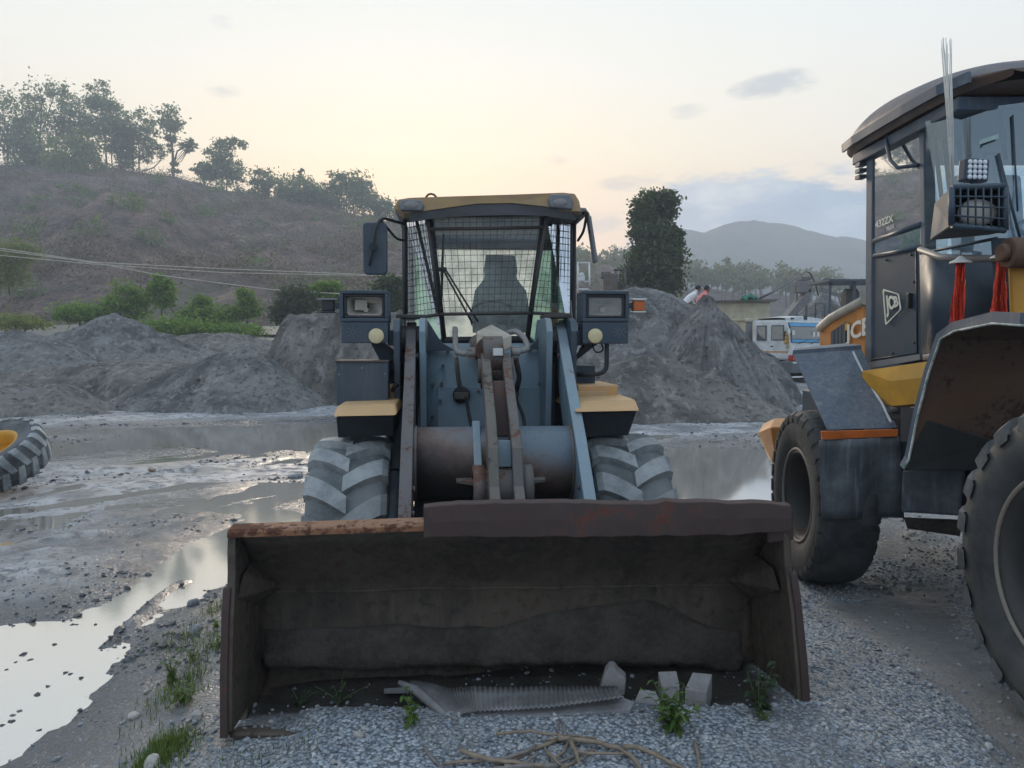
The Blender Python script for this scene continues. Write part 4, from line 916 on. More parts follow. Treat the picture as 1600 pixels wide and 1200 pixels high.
# ears and guide fins on the tube
for px, s in ((746, -1), (817, 1)):
    x0 = L.x(px, 1.25, 720)
    ear = [(1.62, ztb + .10), (1.50, L.z(662, 1.3)), (1.40, L.z(662, 1.3) + .01), (1.30, L.z(690, 1.2)), (1.12, ztb + .02), (1.06, ztb - .14), (1.16, ztb - .26), (1.5, ztb - .2)] if s < 0 else [(1.62, ztb), (1.36, L.z(728, 1.2)), (1.2, L.z(738, 1.15)), (1.08, ztb - .06), (1.08, ztb - .2), (1.2, ztb - .27), (1.5, ztb - .2)]
    MB().prism(ear, 'x', x0 - .024, x0 + .024).build('ear_plate', M['blue'] if s < 0 else M['steel'], LD, bevel=.005)
    q = MB(); q.lathe([(x0 + s * .0 - .035, .11), (x0 - .035, .145), (x0 + .035, .145), (x0 + .035, .11)], 'x', (0, 1.08, ztb - .10), 32); q.build('pin_flange', M['steel'], LD)
    xx = x0 + s * .09; q = MB(); q.hull8([Vector((x0, 1.10, ztb - .085)), Vector((xx + s * .04, 1.16, ztb - .075)), Vector((xx + s * .04, 1.28, ztb - .075)), Vector((x0, 1.28, ztb - .085))], [Vector((x0, 1.10, ztb - .055)), Vector((xx + s * .04, 1.16, ztb - .055)), Vector((xx + s * .04, 1.28, ztb - .055)), Vector((x0, 1.28, ztb - .055))]); q.build('guide_fin', M['steel'], LD, bevel=.004)
# ---------------- tilt lever: two plates with spacer and bosses
xm = L.x(783, 1.3, 690)
lp = [(1.98, L.z(562, 1.8)), (1.90, L.z(556, 1.8) + .02), (1.74, L.z(560, 1.75)), (1.52, L.z(600, 1.5)), (1.22, L.z(650, 1.2)), (1.00, L.z(700, 1.0)), (.90, L.z(760, .9)), (.72, L.z(800, .75)), (.60, .50), (.66, .40), (.80, .40), (1.0, ztb - .30), (1.21, ztb - .2), (1.215, ztb + .05), (1.30, ztb + .24), (1.55, ztb + .40), (1.78, ztb + .52), (1.97, L.z(610, 1.8))]
for k, px in enumerate((766, 801)):
    xc = L.x(px, 1.3, 690); MB().prism(lp, 'x', xc - .030, xc + .030).build('lever_plate', M['steel'] if k else paint('lever_worn', (.14, .128, .11), (.15, .13, .11), .4, rust=.34, rough=.6, rustc=(.11, .07, .05)), LD, bevel=.008)
q = MB(); q.cyl((xm - .12, 1.86, L.z(580, 1.8)), (xm + .12, 1.86, L.z(580, 1.8)), .085, 28); q.build('lever_boss', M['steel'], LD, bevel=.006)
q = MB(); q.cyl((xm - .16, 1.07, ztb - .10), (xm + .16, 1.07, ztb - .10), .125, 28); q.build('lever_pivot', M['steel'], LD, bevel=.006)
q = MB(); q.box((xm, 1.46, L.z(640, 1.45)), (.09, .05, .42), (R(-38), 0, 0)); q.build('lever_web', M['topplate'], LD, bevel=.005)
q = MB(); q.box((xm, 1.13, ztb + .10), (.10, .08, .16), (R(-15), 0, 0)); q.build('lever_block', M['blue'], LD, bevel=.006)
# ---------------- tilt cylinder with cream guard, pipes
zc = L.z(572, 1.85); c0 = Vector((xm - .02, 1.86, zc)); c1 = Vector((xm - .06, 3.1, zc + .12))
q = MB(); q.lathe([(xm - .085, .06), (xm - .085, .135), (xm + .05, .135), (xm + .05, .06)], 'x', (0, 1.87, L.z(556, 1.85)), 36); q.build('rod_eye', M['steel'], LD, bevel=.006)
q = MB(); q.cyl((xm - .03, 1.95, L.z(548, 1.9)), (xm - .06, 2.9, L.z(548, 1.9) + .03), .10, 28); q.build('tilt_cylinder', M['steel'], LD)
ga, gb, gc, gd = A(744, 517, 2.02), A(768, 506, 2.35), A(800, 523, 2.10), A(768, 534, 1.90)
q = MB(); q.hull8([p - Vector((0, 0, .10)) for p in (gd, gc, gb, ga)], [gd, gc, gb, ga]); q.build('cylinder_guard', M['cream'], LD, bevel=.012)
q = MB(); q.add([A(752, 522, 1.99), A(770, 535, 1.89), A(770, 552, 1.89), A(750, 545, 1.99)], [(0, 1, 2, 3)]); q.build('guard_cheek', M['cream'], LD, solid=.01)
q = MB(); q.box(A(778, 550, 1.72), (.065, .02, .05), (0, 0, .2)); q.build('paper_tag', M['white'], LD, bevel=.004)
def pipe(pts, r, m, nm='pipe', n=10):
    v = [Vector(p) for p in pts]; s = [v[0]]
    for a_, b_, c_ in zip(v[:-2], v[1:-1], v[2:]):
        la, lc = min(.4, .05 / max(.001, (b_ - a_).length)), min(.4, .05 / max(.001, (c_ - b_).length))
        p0, p1 = lerp(b_, a_, la), lerp(b_, c_, lc); s += [p0, lerp(lerp(p0, b_, .5), lerp(b_, p1, .5), .5), p1]
    s.append(v[-1]); return MB().tube(s, r, n).build(nm, m, LD)
pipe([A(711, 513, 2.25), A(712, 552, 2.05), A(745, 553, 2.0)], .021, M['pipe'])
pipe([A(712, 556, 2.12), A(716, 590, 2.30), A(720, 614, 2.42)], .018, M['pipe'])
pipe([A(790, 522, 2.30), A(806, 516, 2.25), A(820, 528, 2.15), A(826, 547, 2.05), A(800, 550, 2.0)], .022, M['pipe'])
pipe([A(806, 560, 2.12), A(812, 590, 2.3), A(806, 612, 2.42)], .020, M['steel'])
for px, py in ((736, 552), (805, 550)):
    q = MB(); q.box(A(px, py, 2.03), (.06, .08, .085)); q.cyl(A(px - 6, py, 2.0), A(px + 8, py, 2.0), .03, 12); q.build('pipe_fitting', M['pipe'], LD, bevel=.006)
# ---------------- front frame: curved face plate, cover, towers
q = MB(); rows = []
for i in range(9):
    t = i / 8; py = lerp(538, 700, t); yl = 2.62 - .16 * t - .10 * math.sin(t * math.pi); z = L.z(py, yl)
    rows.append([(lerp(L.x(668, yl, py), L.x(866, yl, py), j / 6), yl, z) for j in range(7)])
q.grid(rows).build('front_plate', M['blue'], LD, solid=.03)
cv = MB().hull8([A(683, 690, 2.38), A(852, 690, 2.38), A(852, 690, 2.45), A(683, 690, 2.45)], [A(683, 604, 2.42), A(850, 604, 2.42), A(850, 604, 2.50), A(683, 604, 2.50)]).build('cover_plate', M['blue'], LD, bevel=.008)
for px, py in ((688, 626), (848, 624), (692, 572), (748, 612)):
    q = MB(); p = A(px, py, 2.36); q.cyl(p, p + Vector((0, .14, 0)), .011, 8); q.build('bolt', M['steel'], cv)
for px in (721, 797):
    p = A(px, 617, 2.37); q = MB(); q.lathe([(p.y, .066), (p.y - .004, .066), (p.y - .004, .001)], 'y', (p.x, 0, p.z), 28); h_ = q.build('pipe_hole', M['black'], cv)
    q = MB(); q.box(p + Vector((0, -.03, -.005)), (.11, .04, .05)); q.cyl(p + Vector((-.032, -.06, 0)), p + Vector((-.032, -.02, 0)), .018, 10); q.cyl(p + Vector((.032, -.06, 0)), p + Vector((.032, -.02, 0)), .018, 10); q.build('clamp', M['steel'], h_, bevel=.004)
for pxs in ((622, 661), (854, 891)):
    for px in pxs:
        yl = 2.2; x0 = L.x(px, yl, 520); zt2 = L.z(497, yl, px)
        tp = [(2.02, zt2 - .10), (2.08, zt2 - .02), (2.16, zt2), (2.62, zt2), (2.74, zt2 - .12), (2.9, .9), (2.9, .45), (2.2, .45), (2.1, 1.0)]
        MB().prism(tp, 'x', x0 - .022, x0 + .022).build('tower_plate', M['navy'] if px in (622, 891) else M['blue'], LD, bevel=.006)
    a = A(pxs[0] - 4, 497, 2.16); c = A(pxs[1] + 4, 497, 2.16); q = MB(); q.box2((a.x, 2.20, a.z + .003), (c.x, 2.40, a.z + .028)); q.build('tower_cap', M['frame'], LD, bevel=.005)
    q = MB(); q.box2((a.x + .05, 2.52, .5), (c.x - .05, 2.60, a.z - .08)); q.build('tower_back', M['black'], LD)
# gussets from the towers to the face plate
for pts in ([(668, 500), (690, 535), (712, 548), (668, 548)], [(862, 500), (838, 532), (822, 546), (862, 546)]):
    q = MB(); a = [A(px, py, 2.50) for px, py in pts]; q.hull8([p + Vector((0, .03, 0)) for p in a], a); q.build('tower_gusset', M['navy'], LD, bevel=.004)
q = MB(); q.box2((L.x(690, 2.7, 560), 2.66, .6), (L.x(842, 2.7, 560), 2.9, L.z(536, 2.7))); q.build('centre_frame', M['navy'], LD, bevel=.01)
q = MB(); q.box((cx, 2.2, .62), (.9, 1.5, .22)); q.box((cx, 3.3, .75), (.8, 2.6, .4)); q.build('chassis', M['black'], LD, bevel=.01)
for px, py in ((722, 783), (850, 785), (800, 787)):
    pipe([A(px - 60, py, 1.65), A(px + 40, py + 2, 1.65)], .016, M['blue'], 'hydraulic_line')
q = MB(); p = A(617, 790, 1.55); q.cyl(p + Vector((-.09, 0, 0)), p + Vector((.06, 0, 0)), .11, 20); q.build('brake_drum', M['steel'], LD, bevel=.01)

# ---------------- headlight boxes on brackets
def frame_rect(q, a, b, w, y0, y1):
    """rectangular frame of bars between corners a (x,z) and b"""
    x0, x1 = sorted((a[0], b[0])); z0, z1 = sorted((a[1], b[1]))
    q.box2((x0, y0, z0), (x1, y1, z0 + w)); q.box2((x0, y0, z1 - w), (x1, y1, z1)); q.box2((x0, y0, z0 + w), (x0 + w, y1, z1 - w)); q.box2((x1 - w, y0, z0 + w), (x1, y1, z1 - w))
for k, (x0p, x1p, yt, ym, yb, refl, dots) in enumerate(((530, 607, 453, 503, 536, 588, 552), (911, 983, 454, 503, 537, 930, 968))):
    yl = 2.05; a = A(x0p, yt, yl); c = A(x1p, ym, yl); d = A(x1p, yb, yl); w = .026
    q = MB(); frame_rect(q, (a.x, a.z), (c.x, c.z), w, yl, yl + .25); q.box2((a.x, yl + .25, a.z), (c.x, yl + .27, c.z)); hb = q.build('headlight', M['navy'], LD, bevel=.006)
    q = MB(); frame_rect(q, (a.x + w + .001, a.z - w - .001), (c.x - w - .001, c.z + w + .001), .020, yl + .012, yl + .05); q.build('rubber_seal', M['black'], hb, bevel=.008)
    # dished reflector
    cxh, czh = (a.x + c.x) / 2, (a.z + c.z) / 2; hw, hh_ = (c.x - a.x) / 2 - .045, (a.z - c.z) / 2 - .045; rws = []
    for i in range(7):
        t = i / 6; rws.append([(cxh + hw * (1 - t * .85) * s_[0], yl + .045 + .13 * math.sin(t * math.pi / 2), czh + hh_ * (1 - t * .85) * s_[1]) for s_ in ((-1, -.75), (-.85, -1), (.85, -1), (1, -.75), (1, .75), (.85, 1), (-.85, 1), (-1, .75), (-1, -.75))])
    MB().grid(rws).build('reflector_bowl', M['chrome'], hb)
    q = MB(); q.cyl((cxh, yl + .17, czh - .02), (cxh, yl + .11, czh - .02), .02, 10); q.build('bulb', M['cream'], hb)
    if k == 0:
        q = MB(); q.box((cxh - .03, yl + .09, czh + .012), (.085, .006, .075), (.3, 0, .28)); q.box((cxh + .06, yl + .11, czh + .05), (.14, .006, .05), (.5, .1, .1)); q.build('loose_reflector_piece', M['cream'], hb)
        q = MB(); q.box((cxh + .05, yl + .07, czh - hh_ * .92), (.12, .05, .008)); q.build('lamp_ledge', M['cream'], hb)
    else:
        q = MB(); q.add([(a.x + .04, yl + .03, a.z - .04), (c.x - .04, yl + .03, a.z - .04), (c.x - .04, yl + .03, c.z + .04), (a.x + .04, yl + .03, c.z + .04)], [(0, 1, 2, 3)]); q.build('lamp_glass', M['lens'], hb)
    q = MB(); x0 = a.x + (.01 if k == 0 else 0); q.box2((x0, yl + .004, d.z), (c.x - .004, yl + .22, c.z - .003)); lb = q.build('lamp_bracket_box', M['navy'], LD, bevel=.006)
    p = A(refl, 525, yl); q = MB(); q.lathe([(yl + .006, .053), (yl - .010, .053), (yl - .014, .046), (yl - .014, .001)], 'y', (p.x, 0, p.z), 28); q.build('round_reflector', M['reflector'], lb)
    q = MB()
    for i in range(8):
        for rr in (.018, .034, .048):
            p2 = A(dots, 519, yl); an = i * math.pi / 4; q.box((p2.x + rr * math.cos(an), yl + .003, p2.z + rr * .8 * math.sin(an)), (.006, .006, .006))
    q.build('vent_dots', M['grey'], lb)
    s = 1 if k == 0 else -1; p = A(590 if k == 0 else 925, 536, yl + .12); e = A(624 if k == 0 else 888, 585, 2.30)
    q = MB(); q.hull8([p + Vector((-.05, 0, 0)), p + Vector((.05, 0, 0)), p + Vector((.05, .1, 0)), p + Vector((-.05, .1, 0))], [e + Vector((-.05, -.02, -.07)), e + Vector((.05, -.02, .10)), e + Vector((.05, .1, .10)), e + Vector((-.05, .1, -.07))]); q.build('lamp_bracket', M['navy'], LD, bevel=.006)
    q = MB(); q.box2((A(606 if k == 0 else 895, 500, 2.2).x, 2.15, A(0, 540, 2.2).z), (A(622 if k == 0 else 912, 500, 2.2).x, 2.45, A(0, 515, 2.2).z)); q.build('lamp_bracket_arm', M['navy'], LD, bevel=.006)
    # turn signal out beyond the box
    p = A(513 if k == 0 else 997, 478, yl + .1); q = MB(); q.box(p, (.085, .07, .075)); isg = q.build('turn_signal', M['orange'] if k else M['black'], LD, bevel=.008)
    q = MB(); q.box(p + Vector((0, 0, .045)), (.105 if k else .15, .09, .014)); q.build('signal_cap', M['white'] if k else M['grey'], isg, bevel=.004)
    q = MB(); q.box(p + Vector((0, 0, -.045)), (.10, .08, .012)); q.build('signal_base', M['white'] if k else M['black'], isg, bevel=.004)
    q = MB(); q.box(p + Vector((s * .065, 0, 0)), (.05, .03, .04)); q.build('signal_arm', M['navy'], isg)
# boxes below
a, c = A(525, 565, 1.95), A(607, 633, 1.95); q = MB(); q.box2((a.x, 1.95, c.z), (c.x, 2.30, a.z)); bx = q.build('battery_box', M['navy'], LD, bevel=.006)
q = MB(); q.box2((a.x - .006, 1.94, a.z - .006), (c.x + .004, 2.31, a.z + .008)); q.build('box_lid', M['frame'], bx, bevel=.003)
for px, py in ((566, 575), (530, 585), (602, 584), (568, 627)):
    p = A(px, py, 1.95); q = MB(); q.cyl(p, p + Vector((0, -.008, 0)), .007, 8); q.build('bolt', M['grey'], bx)
a, c = A(898, 571, 2.25), A(930, 599, 2.25); q = MB(); q.box2((a.x, 2.25, c.z), (c.x, 2.5, a.z)); q.build('tool_box', M['navy'], LD, bevel=.006)
pipe([A(948, 536, 2.12), A(948, 578, 2.12), A(936, 585, 2.13), A(892, 585, 2.2)], .017, M['black'], 'step_rail')
pipe([A(925, 537, 2.15), A(930, 552, 2.15), A(944, 548, 2.15), A(940, 537, 2.2)], .006, M['rubber'], 'cable')
# ---------------- fenders
for k, (p0, p1, y0, y1) in enumerate(((519, 620, 634, 651), (898, 1001, 627, 644))):
    a = A(p0, y1, 1.42); c = A(p1, y1 - 2, 1.42); t0 = A(p0 + (8 if k == 0 else 4), y0, 1.62); t1 = A(p1 - (2 if k == 0 else 8), y0 - 3, 1.62); bk_ = Vector((0, .85, 0))
    q = MB(); q.hull8([a, c, c + Vector((0, .9, 0)), a + Vector((0, .9, 0))], [t0, t1, t1 + Vector((0, .75, .01)), t0 + Vector((0, .75, .01))]); fd = q.build('fender', M['tan'], LD, bevel=.014, seg=3)
    b0 = A(p0 + 6, y1 + 1, 1.46); b1 = A(p1 - 6, y1 - 1, 1.46); s0 = A((525 if k == 0 else 905), 684, 1.55); s1 = A((615 if k == 0 else 982), 680, 1.55)
    if k == 0: s0 = A(528, 684, 1.55)
    q = MB(); q.hull8([s0, s1, s1 + Vector((0, .6, 0)), s0 + Vector((0, .6, 0))], [b0, b1, b1 + Vector((0, .6, 0)), b0 + Vector((0, .6, 0))]); q.build('mud_skirt', M['black'], fd, bevel=.006)
q = MB(); a, c = A(897, 600, 2.15), A(966, 622, 2.0); q.box2((a.x, 2.0, c.z), (c.x, 2.6, a.z)); st = q.build('step_box', M['tan'], LD, bevel=.012, seg=3)
q = MB(); a, c = A(900, 612, 1.97), A(950, 620, 1.97); q.box2((a.x, 1.985, c.z), (c.x, 2.0, a.z)); q.build('step_tread', M['tan2'], st, bevel=.004)
q = MB(); a, c = A(604, 600, 2.1), A(624, 650, 2.1); q.box2((a.x, 2.1, c.z), (c.x, 2.6, a.z)); q.build('fender_side', M['tan'], LD, bevel=.008)
pipe([A(612, 612, 2.05), A(618, 600, 2.05), A(628, 606, 2.1)], .012, M['rubber'], 'hose')
for k, px in enumerate((612, 905)):
    q = MB(); a, c = A(px - 8, 655, 2.3), A(px + 10, 760, 2.3); q.box2((a.x, 2.3, c.z), (c.x, 2.9, a.z)); q.build('side_panel', M['navy'], LD)

# ---------------- cab
yf = 2.78; yr = 4.15; yc = 3.12
zr0 = L.z(338, yf); zf0 = L.z(545, yf + .1)
xcl, xcr = L.x(634, yc, 420), L.x(893, yc, 420)
g_tl, g_tr, g_br, g_bl = A(667, 338, yf - .05), A(855, 335, yf - .05), A(830, 489, yf - .02), A(687, 491, yf - .02)
o_tl, o_tr = A(636, 346, yc), A(893, 343, yc); o_bl, o_br = A(636, 499, yc), A(893, 492, yc)
rf = root  # keep the name free
cab = MB()
for x in (xcl, xcr):
    cab.box2((x - .03, yr - .06, zf0 - .1), (x + .03, yr, zr0 + .02)); cab.box2((x - .03, yc, zf0 - .1), (x + .03, yc + .07, zr0 + .02))
cab.box2((xcl - .02, yc, zf0 - .5), (xcr + .02, yr, zf0 - .1)); cab.box2((xcl, yr - .05, zr0 - .10), (xcr, yr - .01, zr0 + .02)); cab.box2((xcl, yr - .05, zf0 - .1), (xcr, yr - .01, zf0 + .08))
cabo = cab.build('cab', M['black'], LD, bevel=.008)
def pane(nm, pts, mt, par, off=.0):
    q = MB(); q.add([Vector(p) + Vector((0, off, 0)) for p in pts], [tuple(range(len(pts)))]); return q.build(nm, mt, par)
f_tl, f_tr, f_br, f_bl = A(672, 332, yf + .05), A(850, 330, yf + .05), A(824, 530, yf + .14), A(694, 532, yf + .14)
pane('windshield', [f_tl, f_tr, f_br, f_bl], M['glassf'], cabo)
pane('corner_glass', [Vector((xcl, yc, zr0)), f_tl + Vector((-.012, 0, 0)), f_bl + Vector((-.012, 0, 0)), Vector((xcl, yc, zf0 + .02))], M['glassg'], cabo)
pane('corner_glass', [f_tr + Vector((.012, 0, 0)), Vector((xcr, yc, zr0)), Vector((xcr, yc, zf0 + .02)), f_br + Vector((.012, 0, 0))], M['glassg'], cabo)
pane('rear_glass', [(xcl + .04, yr - .03, zr0 - .1), (xcr - .04, yr - .03, zr0 - .1), (xcr - .04, yr - .03, zf0 + .08), (xcl + .04, yr - .03, zf0 + .08)], M['glassr'], cabo)
for x in (xcl, xcr): pane('door_glass', [(x, yc + .08, zr0), (x, yr - .07, zr0), (x, yr - .07, zf0), (x, yc + .08, zf0)], M['glassg'], cabo)
q = MB()
for a_, c_ in ((f_tl, f_bl), (f_tr, f_br)): q.tube([a_, c_], .022, 6)
q.tube([f_bl, f_br], .03, 6); q.build('windshield_frame', M['black'], cabo)
q = MB(); q.add([f_bl + Vector((-.02, 0, .02)), f_br + Vector((.02, 0, .02)), f_br + Vector((.35, .25, -.25)), f_bl + Vector((-.35, .25, -.25))], [(0, 1, 2, 3)]); q.build('scuttle', M['blue'], cabo, solid=.02)
q = MB(); q.box2((xcl - .06, yf - .06, zr0 + .00), (xcr + .06, yr + .05, zr0 + .07)); rfo = q.build('cab_roof', M['grey'], cabo, bevel=.02, seg=3)
# yellow roof shell with arched dark brow and corner lamps
def zroof(py): return L.z(py, yf - .12)
top = [(616, 325), (622, 312), (640, 309), (700, 307), (800, 304), (880, 301), (898, 303), (905, 314), (908, 330)]
bot = [(616, 326), (630, 333), (660, 330), (700, 324), (745, 318), (800, 317), (850, 322), (885, 330), (908, 332)]
q = MB(); tp = [A(px, py, yf - .20) for px, py in top]; bt = [A(px, py, yf - .18) for px, py in bot]
q.grid([tp, bt], False); q.grid([[p + Vector((0, 1.55, 0)) for p in tp], tp], False); q.grid([[p + Vector((0, 1.55, 0)) for p in bt], [p + Vector((0, 1.55, 0)) for p in tp]], False); q.grid([bt, [p + Vector((0, .22, -.004)) for p in bt]], False); q.build('roof_shell', M['tan2'], cabo, bevel=.012, seg=3)
br = [(640, 333), (700, 324.5), (745, 318.5), (800, 317.5), (850, 322.5), (895, 331)]; lo = [(640, 345), (700, 338), (745, 336), (800, 335), (850, 336), (900, 343)]
q = MB(); q.grid([[A(px, py, yf - .155) for px, py in br], [A(px, py, yf - .10) for px, py in lo]], False); q.build('roof_brow', M['grey'], cabo, solid=.02)
for k, (px, py) in enumerate(((643, 322), (874, 318))):
    c = A(px, py, yf - .19); q = MB(); ring = [(.095, -.048), (.11, .0), (.085, .05), (-.085, .05), (-.11, 0), (-.09, -.045)]
    if k: ring = [(.11, -.06), (.12, .02), (.09, .075), (-.08, .075), (-.105, .02), (-.09, -.04)]
    v0 = [c + Vector((x, 0, z)) for x, z in ring]; v1 = [c + Vector((x * .85, -.045, z * .85)) for x, z in ring]
    q.add([p + Vector((0, .12, 0)) for p in v0] + v1, [tuple(range(6, 12))] + [(i, (i + 1) % 6, 6 + (i + 1) % 6, 6 + i) for i in range(6)]); lm = q.build('roof_lamp', M['grey'], cabo, bevel=.012, seg=3)
    q = MB(); q.sphere(c + Vector((0, -.040, .0)), .055, 14, (1.15, .25, .6)); q.build('lamp_glass', M['pipe'], lm)
    q = MB(); p = A(px + (30 if k == 0 else 4), 304, yf); pp = [p + Vector((.045 * math.cos(t), .2, .045 * math.sin(t))) for t in [i * math.pi / 6 for i in range(7)]]; q.tube(pp, .009, 6); q.build('lifting_eye', M['steel'], rfo)
# protective wire grille in three panels
gf = MB()
for a_, c_ in ((g_tl, g_bl), (g_tr, g_br), (g_bl, g_br), (g_tl, g_tr), (g_tl, o_tl), (g_tr, o_tr), (g_bl, o_bl), (g_br, o_br), (o_tl, o_bl), (o_tr, o_br), (quad_pt(g_tl, g_tr, g_br, g_bl, 0, .13), quad_pt(g_tl, g_tr, g_br, g_bl, 1, .13))): gf.tube([a_, c_], .0135, 6)
gro_ = gf.build('window_guard', M['frame'], cabo)
for a_, b_, c_, d_, nu, nv in ((g_tl, g_tr, g_br, g_bl, 17, 15), (o_tl, g_tl, g_bl, o_bl, 9, 15), (g_tr, o_tr, o_br, g_br, 9, 15)):
    wire_panel(a_, b_, c_, d_, nu, nv).build('wire_mesh', M['frame'], gro_)
# wiper
q = MB(); q.tube([A(738, 505, yf + .06), A(694, 424, yf + .0)], .008, 6); q.tube([A(747, 503, yf + .06), A(696, 421, yf + .0)], .008, 6); wp = q.build('wiper_arm', M['black'], cabo)
q = MB(); q.tube([A(693, 366, yf + .0), A(691, 420, yf - .005), A(690, 478, yf + .03)], [.006, .012, .006], 6); q.box(A(691, 421, yf), (.07, .02, .035)); q.build('wiper_blade', M['black'], wp)
# handrails beside the door posts
pipe([A(633, 342, yc - .1), A(633, 497, yc - .1)], .015, M['black'], 'grab_rail')
pipe([A(898, 338, yc - .12), A(897, 470, yc - .12), A(897, 560, yc - .12)], .015, M['black'], 'grab_rail')
pipe([A(892, 470, yc - .1), A(897, 560, yc - .2)], .008, M['pipe'], 'grab_rail')
# seat and steering column inside
q = MB(); s_ = []
for z_, w_ in ((.0, .25), (.2, .26), (.38, .23), (.48, .15), (.52, .14), (.56, .15), (.70, .13)): s_.append([(L.x(782, 3.6, 440) + x, 3.62 + .08 * abs(x), L.z(482, 3.6) - .22 + z_) for x in np.linspace(-w_, w_, 7)])
q.grid(s_).build('seat_back', M['seat'], cabo, solid=.10)
q = MB(); q.box((L.x(782, 3.4, 440), 3.42, L.z(488, 3.4) - .05), (.52, .5, .14)); q.build('seat_cushion', M['seat'], cabo, bevel=.03)
q = MB(); q.box((L.x(770, 3.05, 440), 3.05, L.z(515, 3.05)), (.28, .16, .3)); q.build('dashboard', M['grey'], cabo, bevel=.02)
q = MB(); pts = [A(770, 492, 3.2) + Vector((.19 * math.cos(t), .06 * math.sin(t), .12 * math.sin(t))) for t in [i * 2 * math.pi / 20 for i in range(21)]]; q.tube(pts, .012, 6); q.build('steering_wheel', M['black'], cabo)
# ---------------- mirrors
def rr_poly(w, h, r, n=5):
    o = []
    for cx_, cz_, a0 in ((w / 2 - r, h / 2 - r, 0), (-w / 2 + r, h / 2 - r, 90), (-w / 2 + r, -h / 2 + r, 180), (w / 2 - r, -h / 2 + r, 270)):
        o += [(cx_ + r * math.cos(R(a0 + 90 * i / n)), cz_ + r * math.sin(R(a0 + 90 * i / n))) for i in range(n + 1)]
    return o
c = A(586, 388, 2.6); hm = (L.z(347, 2.6) - L.z(428, 2.6)); q = MB(); q.prism([(x * (1 + .03 * z), z) for x, z in rr_poly(.185, hm, .035)], 'y', 0, .045); q.xf(lambda v: v + c); mr = q.build('mirror', M['navy'], LD, bevel=.012, seg=3)
pane('mirror_glass', [c + Vector((-.08, .05, -hm / 2 + .02)), c + Vector((.08, .05, -hm / 2 + .02)), c + Vector((.08, .05, hm / 2 - .02)), c + Vector((-.08, .05, hm / 2 - .02))], simple('mirror_silver', (.8, .8, .8), .05, metal=1, var=0, bmp=0), mr)
pipe([A(634, 351, 2.95), A(598, 340, 2.6), A(588, 350, 2.55), A(582, 388, 2.55), A(577, 415, 2.56)], .012, M['black'], 'mirror_arm')
pipe([A(634, 376, 2.95), A(620, 374, 2.85), A(594, 343, 2.6)], .010, M['black'], 'mirror_arm')
q = MB(); q.cyl(A(583, 385, 2.53), A(583, 385, 2.60), .028, 14); q.cyl(A(583, 381, 2.555), A(582, 391, 2.555), .02, 12); q.build('mirror_clamp', M['black'], mr)
pipe([A(899, 348, 2.95), A(912, 331, 2.7), A(919, 331, 2.65), A(923, 365, 2.65)], .012, M['black'], 'mirror_arm')
pipe([A(903, 376, 2.95), A(912, 362, 2.8), A(917, 333, 2.68)], .011, M['black'], 'mirror_arm')
c = A(925, 375, 2.68); q = MB(); q.box((0, 0, 0), (.022, .17, .36), (0, R(-9), R(-4))); q.xf(lambda v: v + c); q.build('mirror', M['grey'], LD, bevel=.008)
# hoses, grease nipples, bolts and weld beads that make the front end
for pts, r_ in (([(728, 622), (735, 660), (745, 690)], .013), ([(804, 618), (818, 650), (822, 690)], .013), ([(650, 560), (655, 640), (650, 720)], .012), ([(880, 560), (888, 640), (900, 720)], .012)):
    pipe([A(px, py, 2.28 - .9 * (py - 560) / 220 + .15) for px, py in pts], r_, M['rubber'], 'hydraulic_hose')
for k in (0, 1):
    for t in (.06, .16, .84, .94):
        x_ = lerp(xb[k], xa[k], t); y_ = lerp(.80, 2.30, t); z_ = lerp(zb_, zt, t) - .07; s_ = 1 if k == 0 else -1
        MB().cyl((x_ + s_ * .036, y_, z_), (x_ + s_ * .052, y_, z_), .018, 8).build('bolt', M['steel'], LD)
for x_ in (xt0 + .01, xt1 - .01): MB().lathe([(x_ - .012, rt + .001), (x_, rt + .012), (x_ + .012, rt + .001)], 'x', (0, ya, ztb), 40).build('weld_bead', M['steel'], tb_)
for px, py in ((676, 600), (676, 650), (856, 600), (858, 650), (700, 548), (830, 546), (765, 545), (690, 600), (845, 600)):
    c_ = A(px, py, 2.38); MB().cyl(c_, c_ + Vector((0, .2, 0)), .012, 8).build('bolt', M['steel'], LD)
# engine body behind the cab
q = MB(); q.box2((xcl + .08, yr + .02, .8), (xcr - .08, yr + 1.9, 1.62)); q.build('engine_hood', M['tan'], LD, bevel=.04, seg=3)
q = MB(); q.box2((xcl - .02, yr + 1.7, .5), (xcr + .02, yr + 2.2, 1.3)); q.build('counterweight', M['navy'], LD, bevel=.04, seg=3)
# ================================================================== SECOND LOADER AT THE RIGHT
M['jyel'] = paint('loader_yellow', (.72, .36, .035), (.36, .26, .14), .25, rust=.05, rough=.42)
M['jorg'] = paint('loader_orange', (.62, .24, .045), (.40, .26, .14), .28, rust=.05, rough=.45)
M['jblack'] = paint('loader_black', (.034, .058, .088), (.14, .165, .19), .26, rust=.03, rough=.42)
M['jroof'] = paint('roof_brown', (.15, .095, .07), (.10, .11, .13), .62, rust=.1, rough=.4)
M['jfend'] = paint('fender_navy', (.060, .090, .135), (.22, .24, .26), .45, rust=.06, rough=.5, scratch=.9)
M['junder'] = paint('fender_underside', (.13, .072, .045), (.12, .10, .085), .45, rust=.35, rough=.85, rustc=(.10, .055, .035))
M['jflap'] = paint('rubber_flap', (.055, .068, .082), (.22, .24, .26), .6, rust=0, rough=.6, scratch=1.0)
M['jred'] = simple('tinsel_red', (.50, .016, .010), .35, metal=.4, var=.4, scale=60, bmp=0, col2=(.62, .07, .02))
M['stick'] = simple('pale_stick', (.72, .70, .64), .6, var=.2)
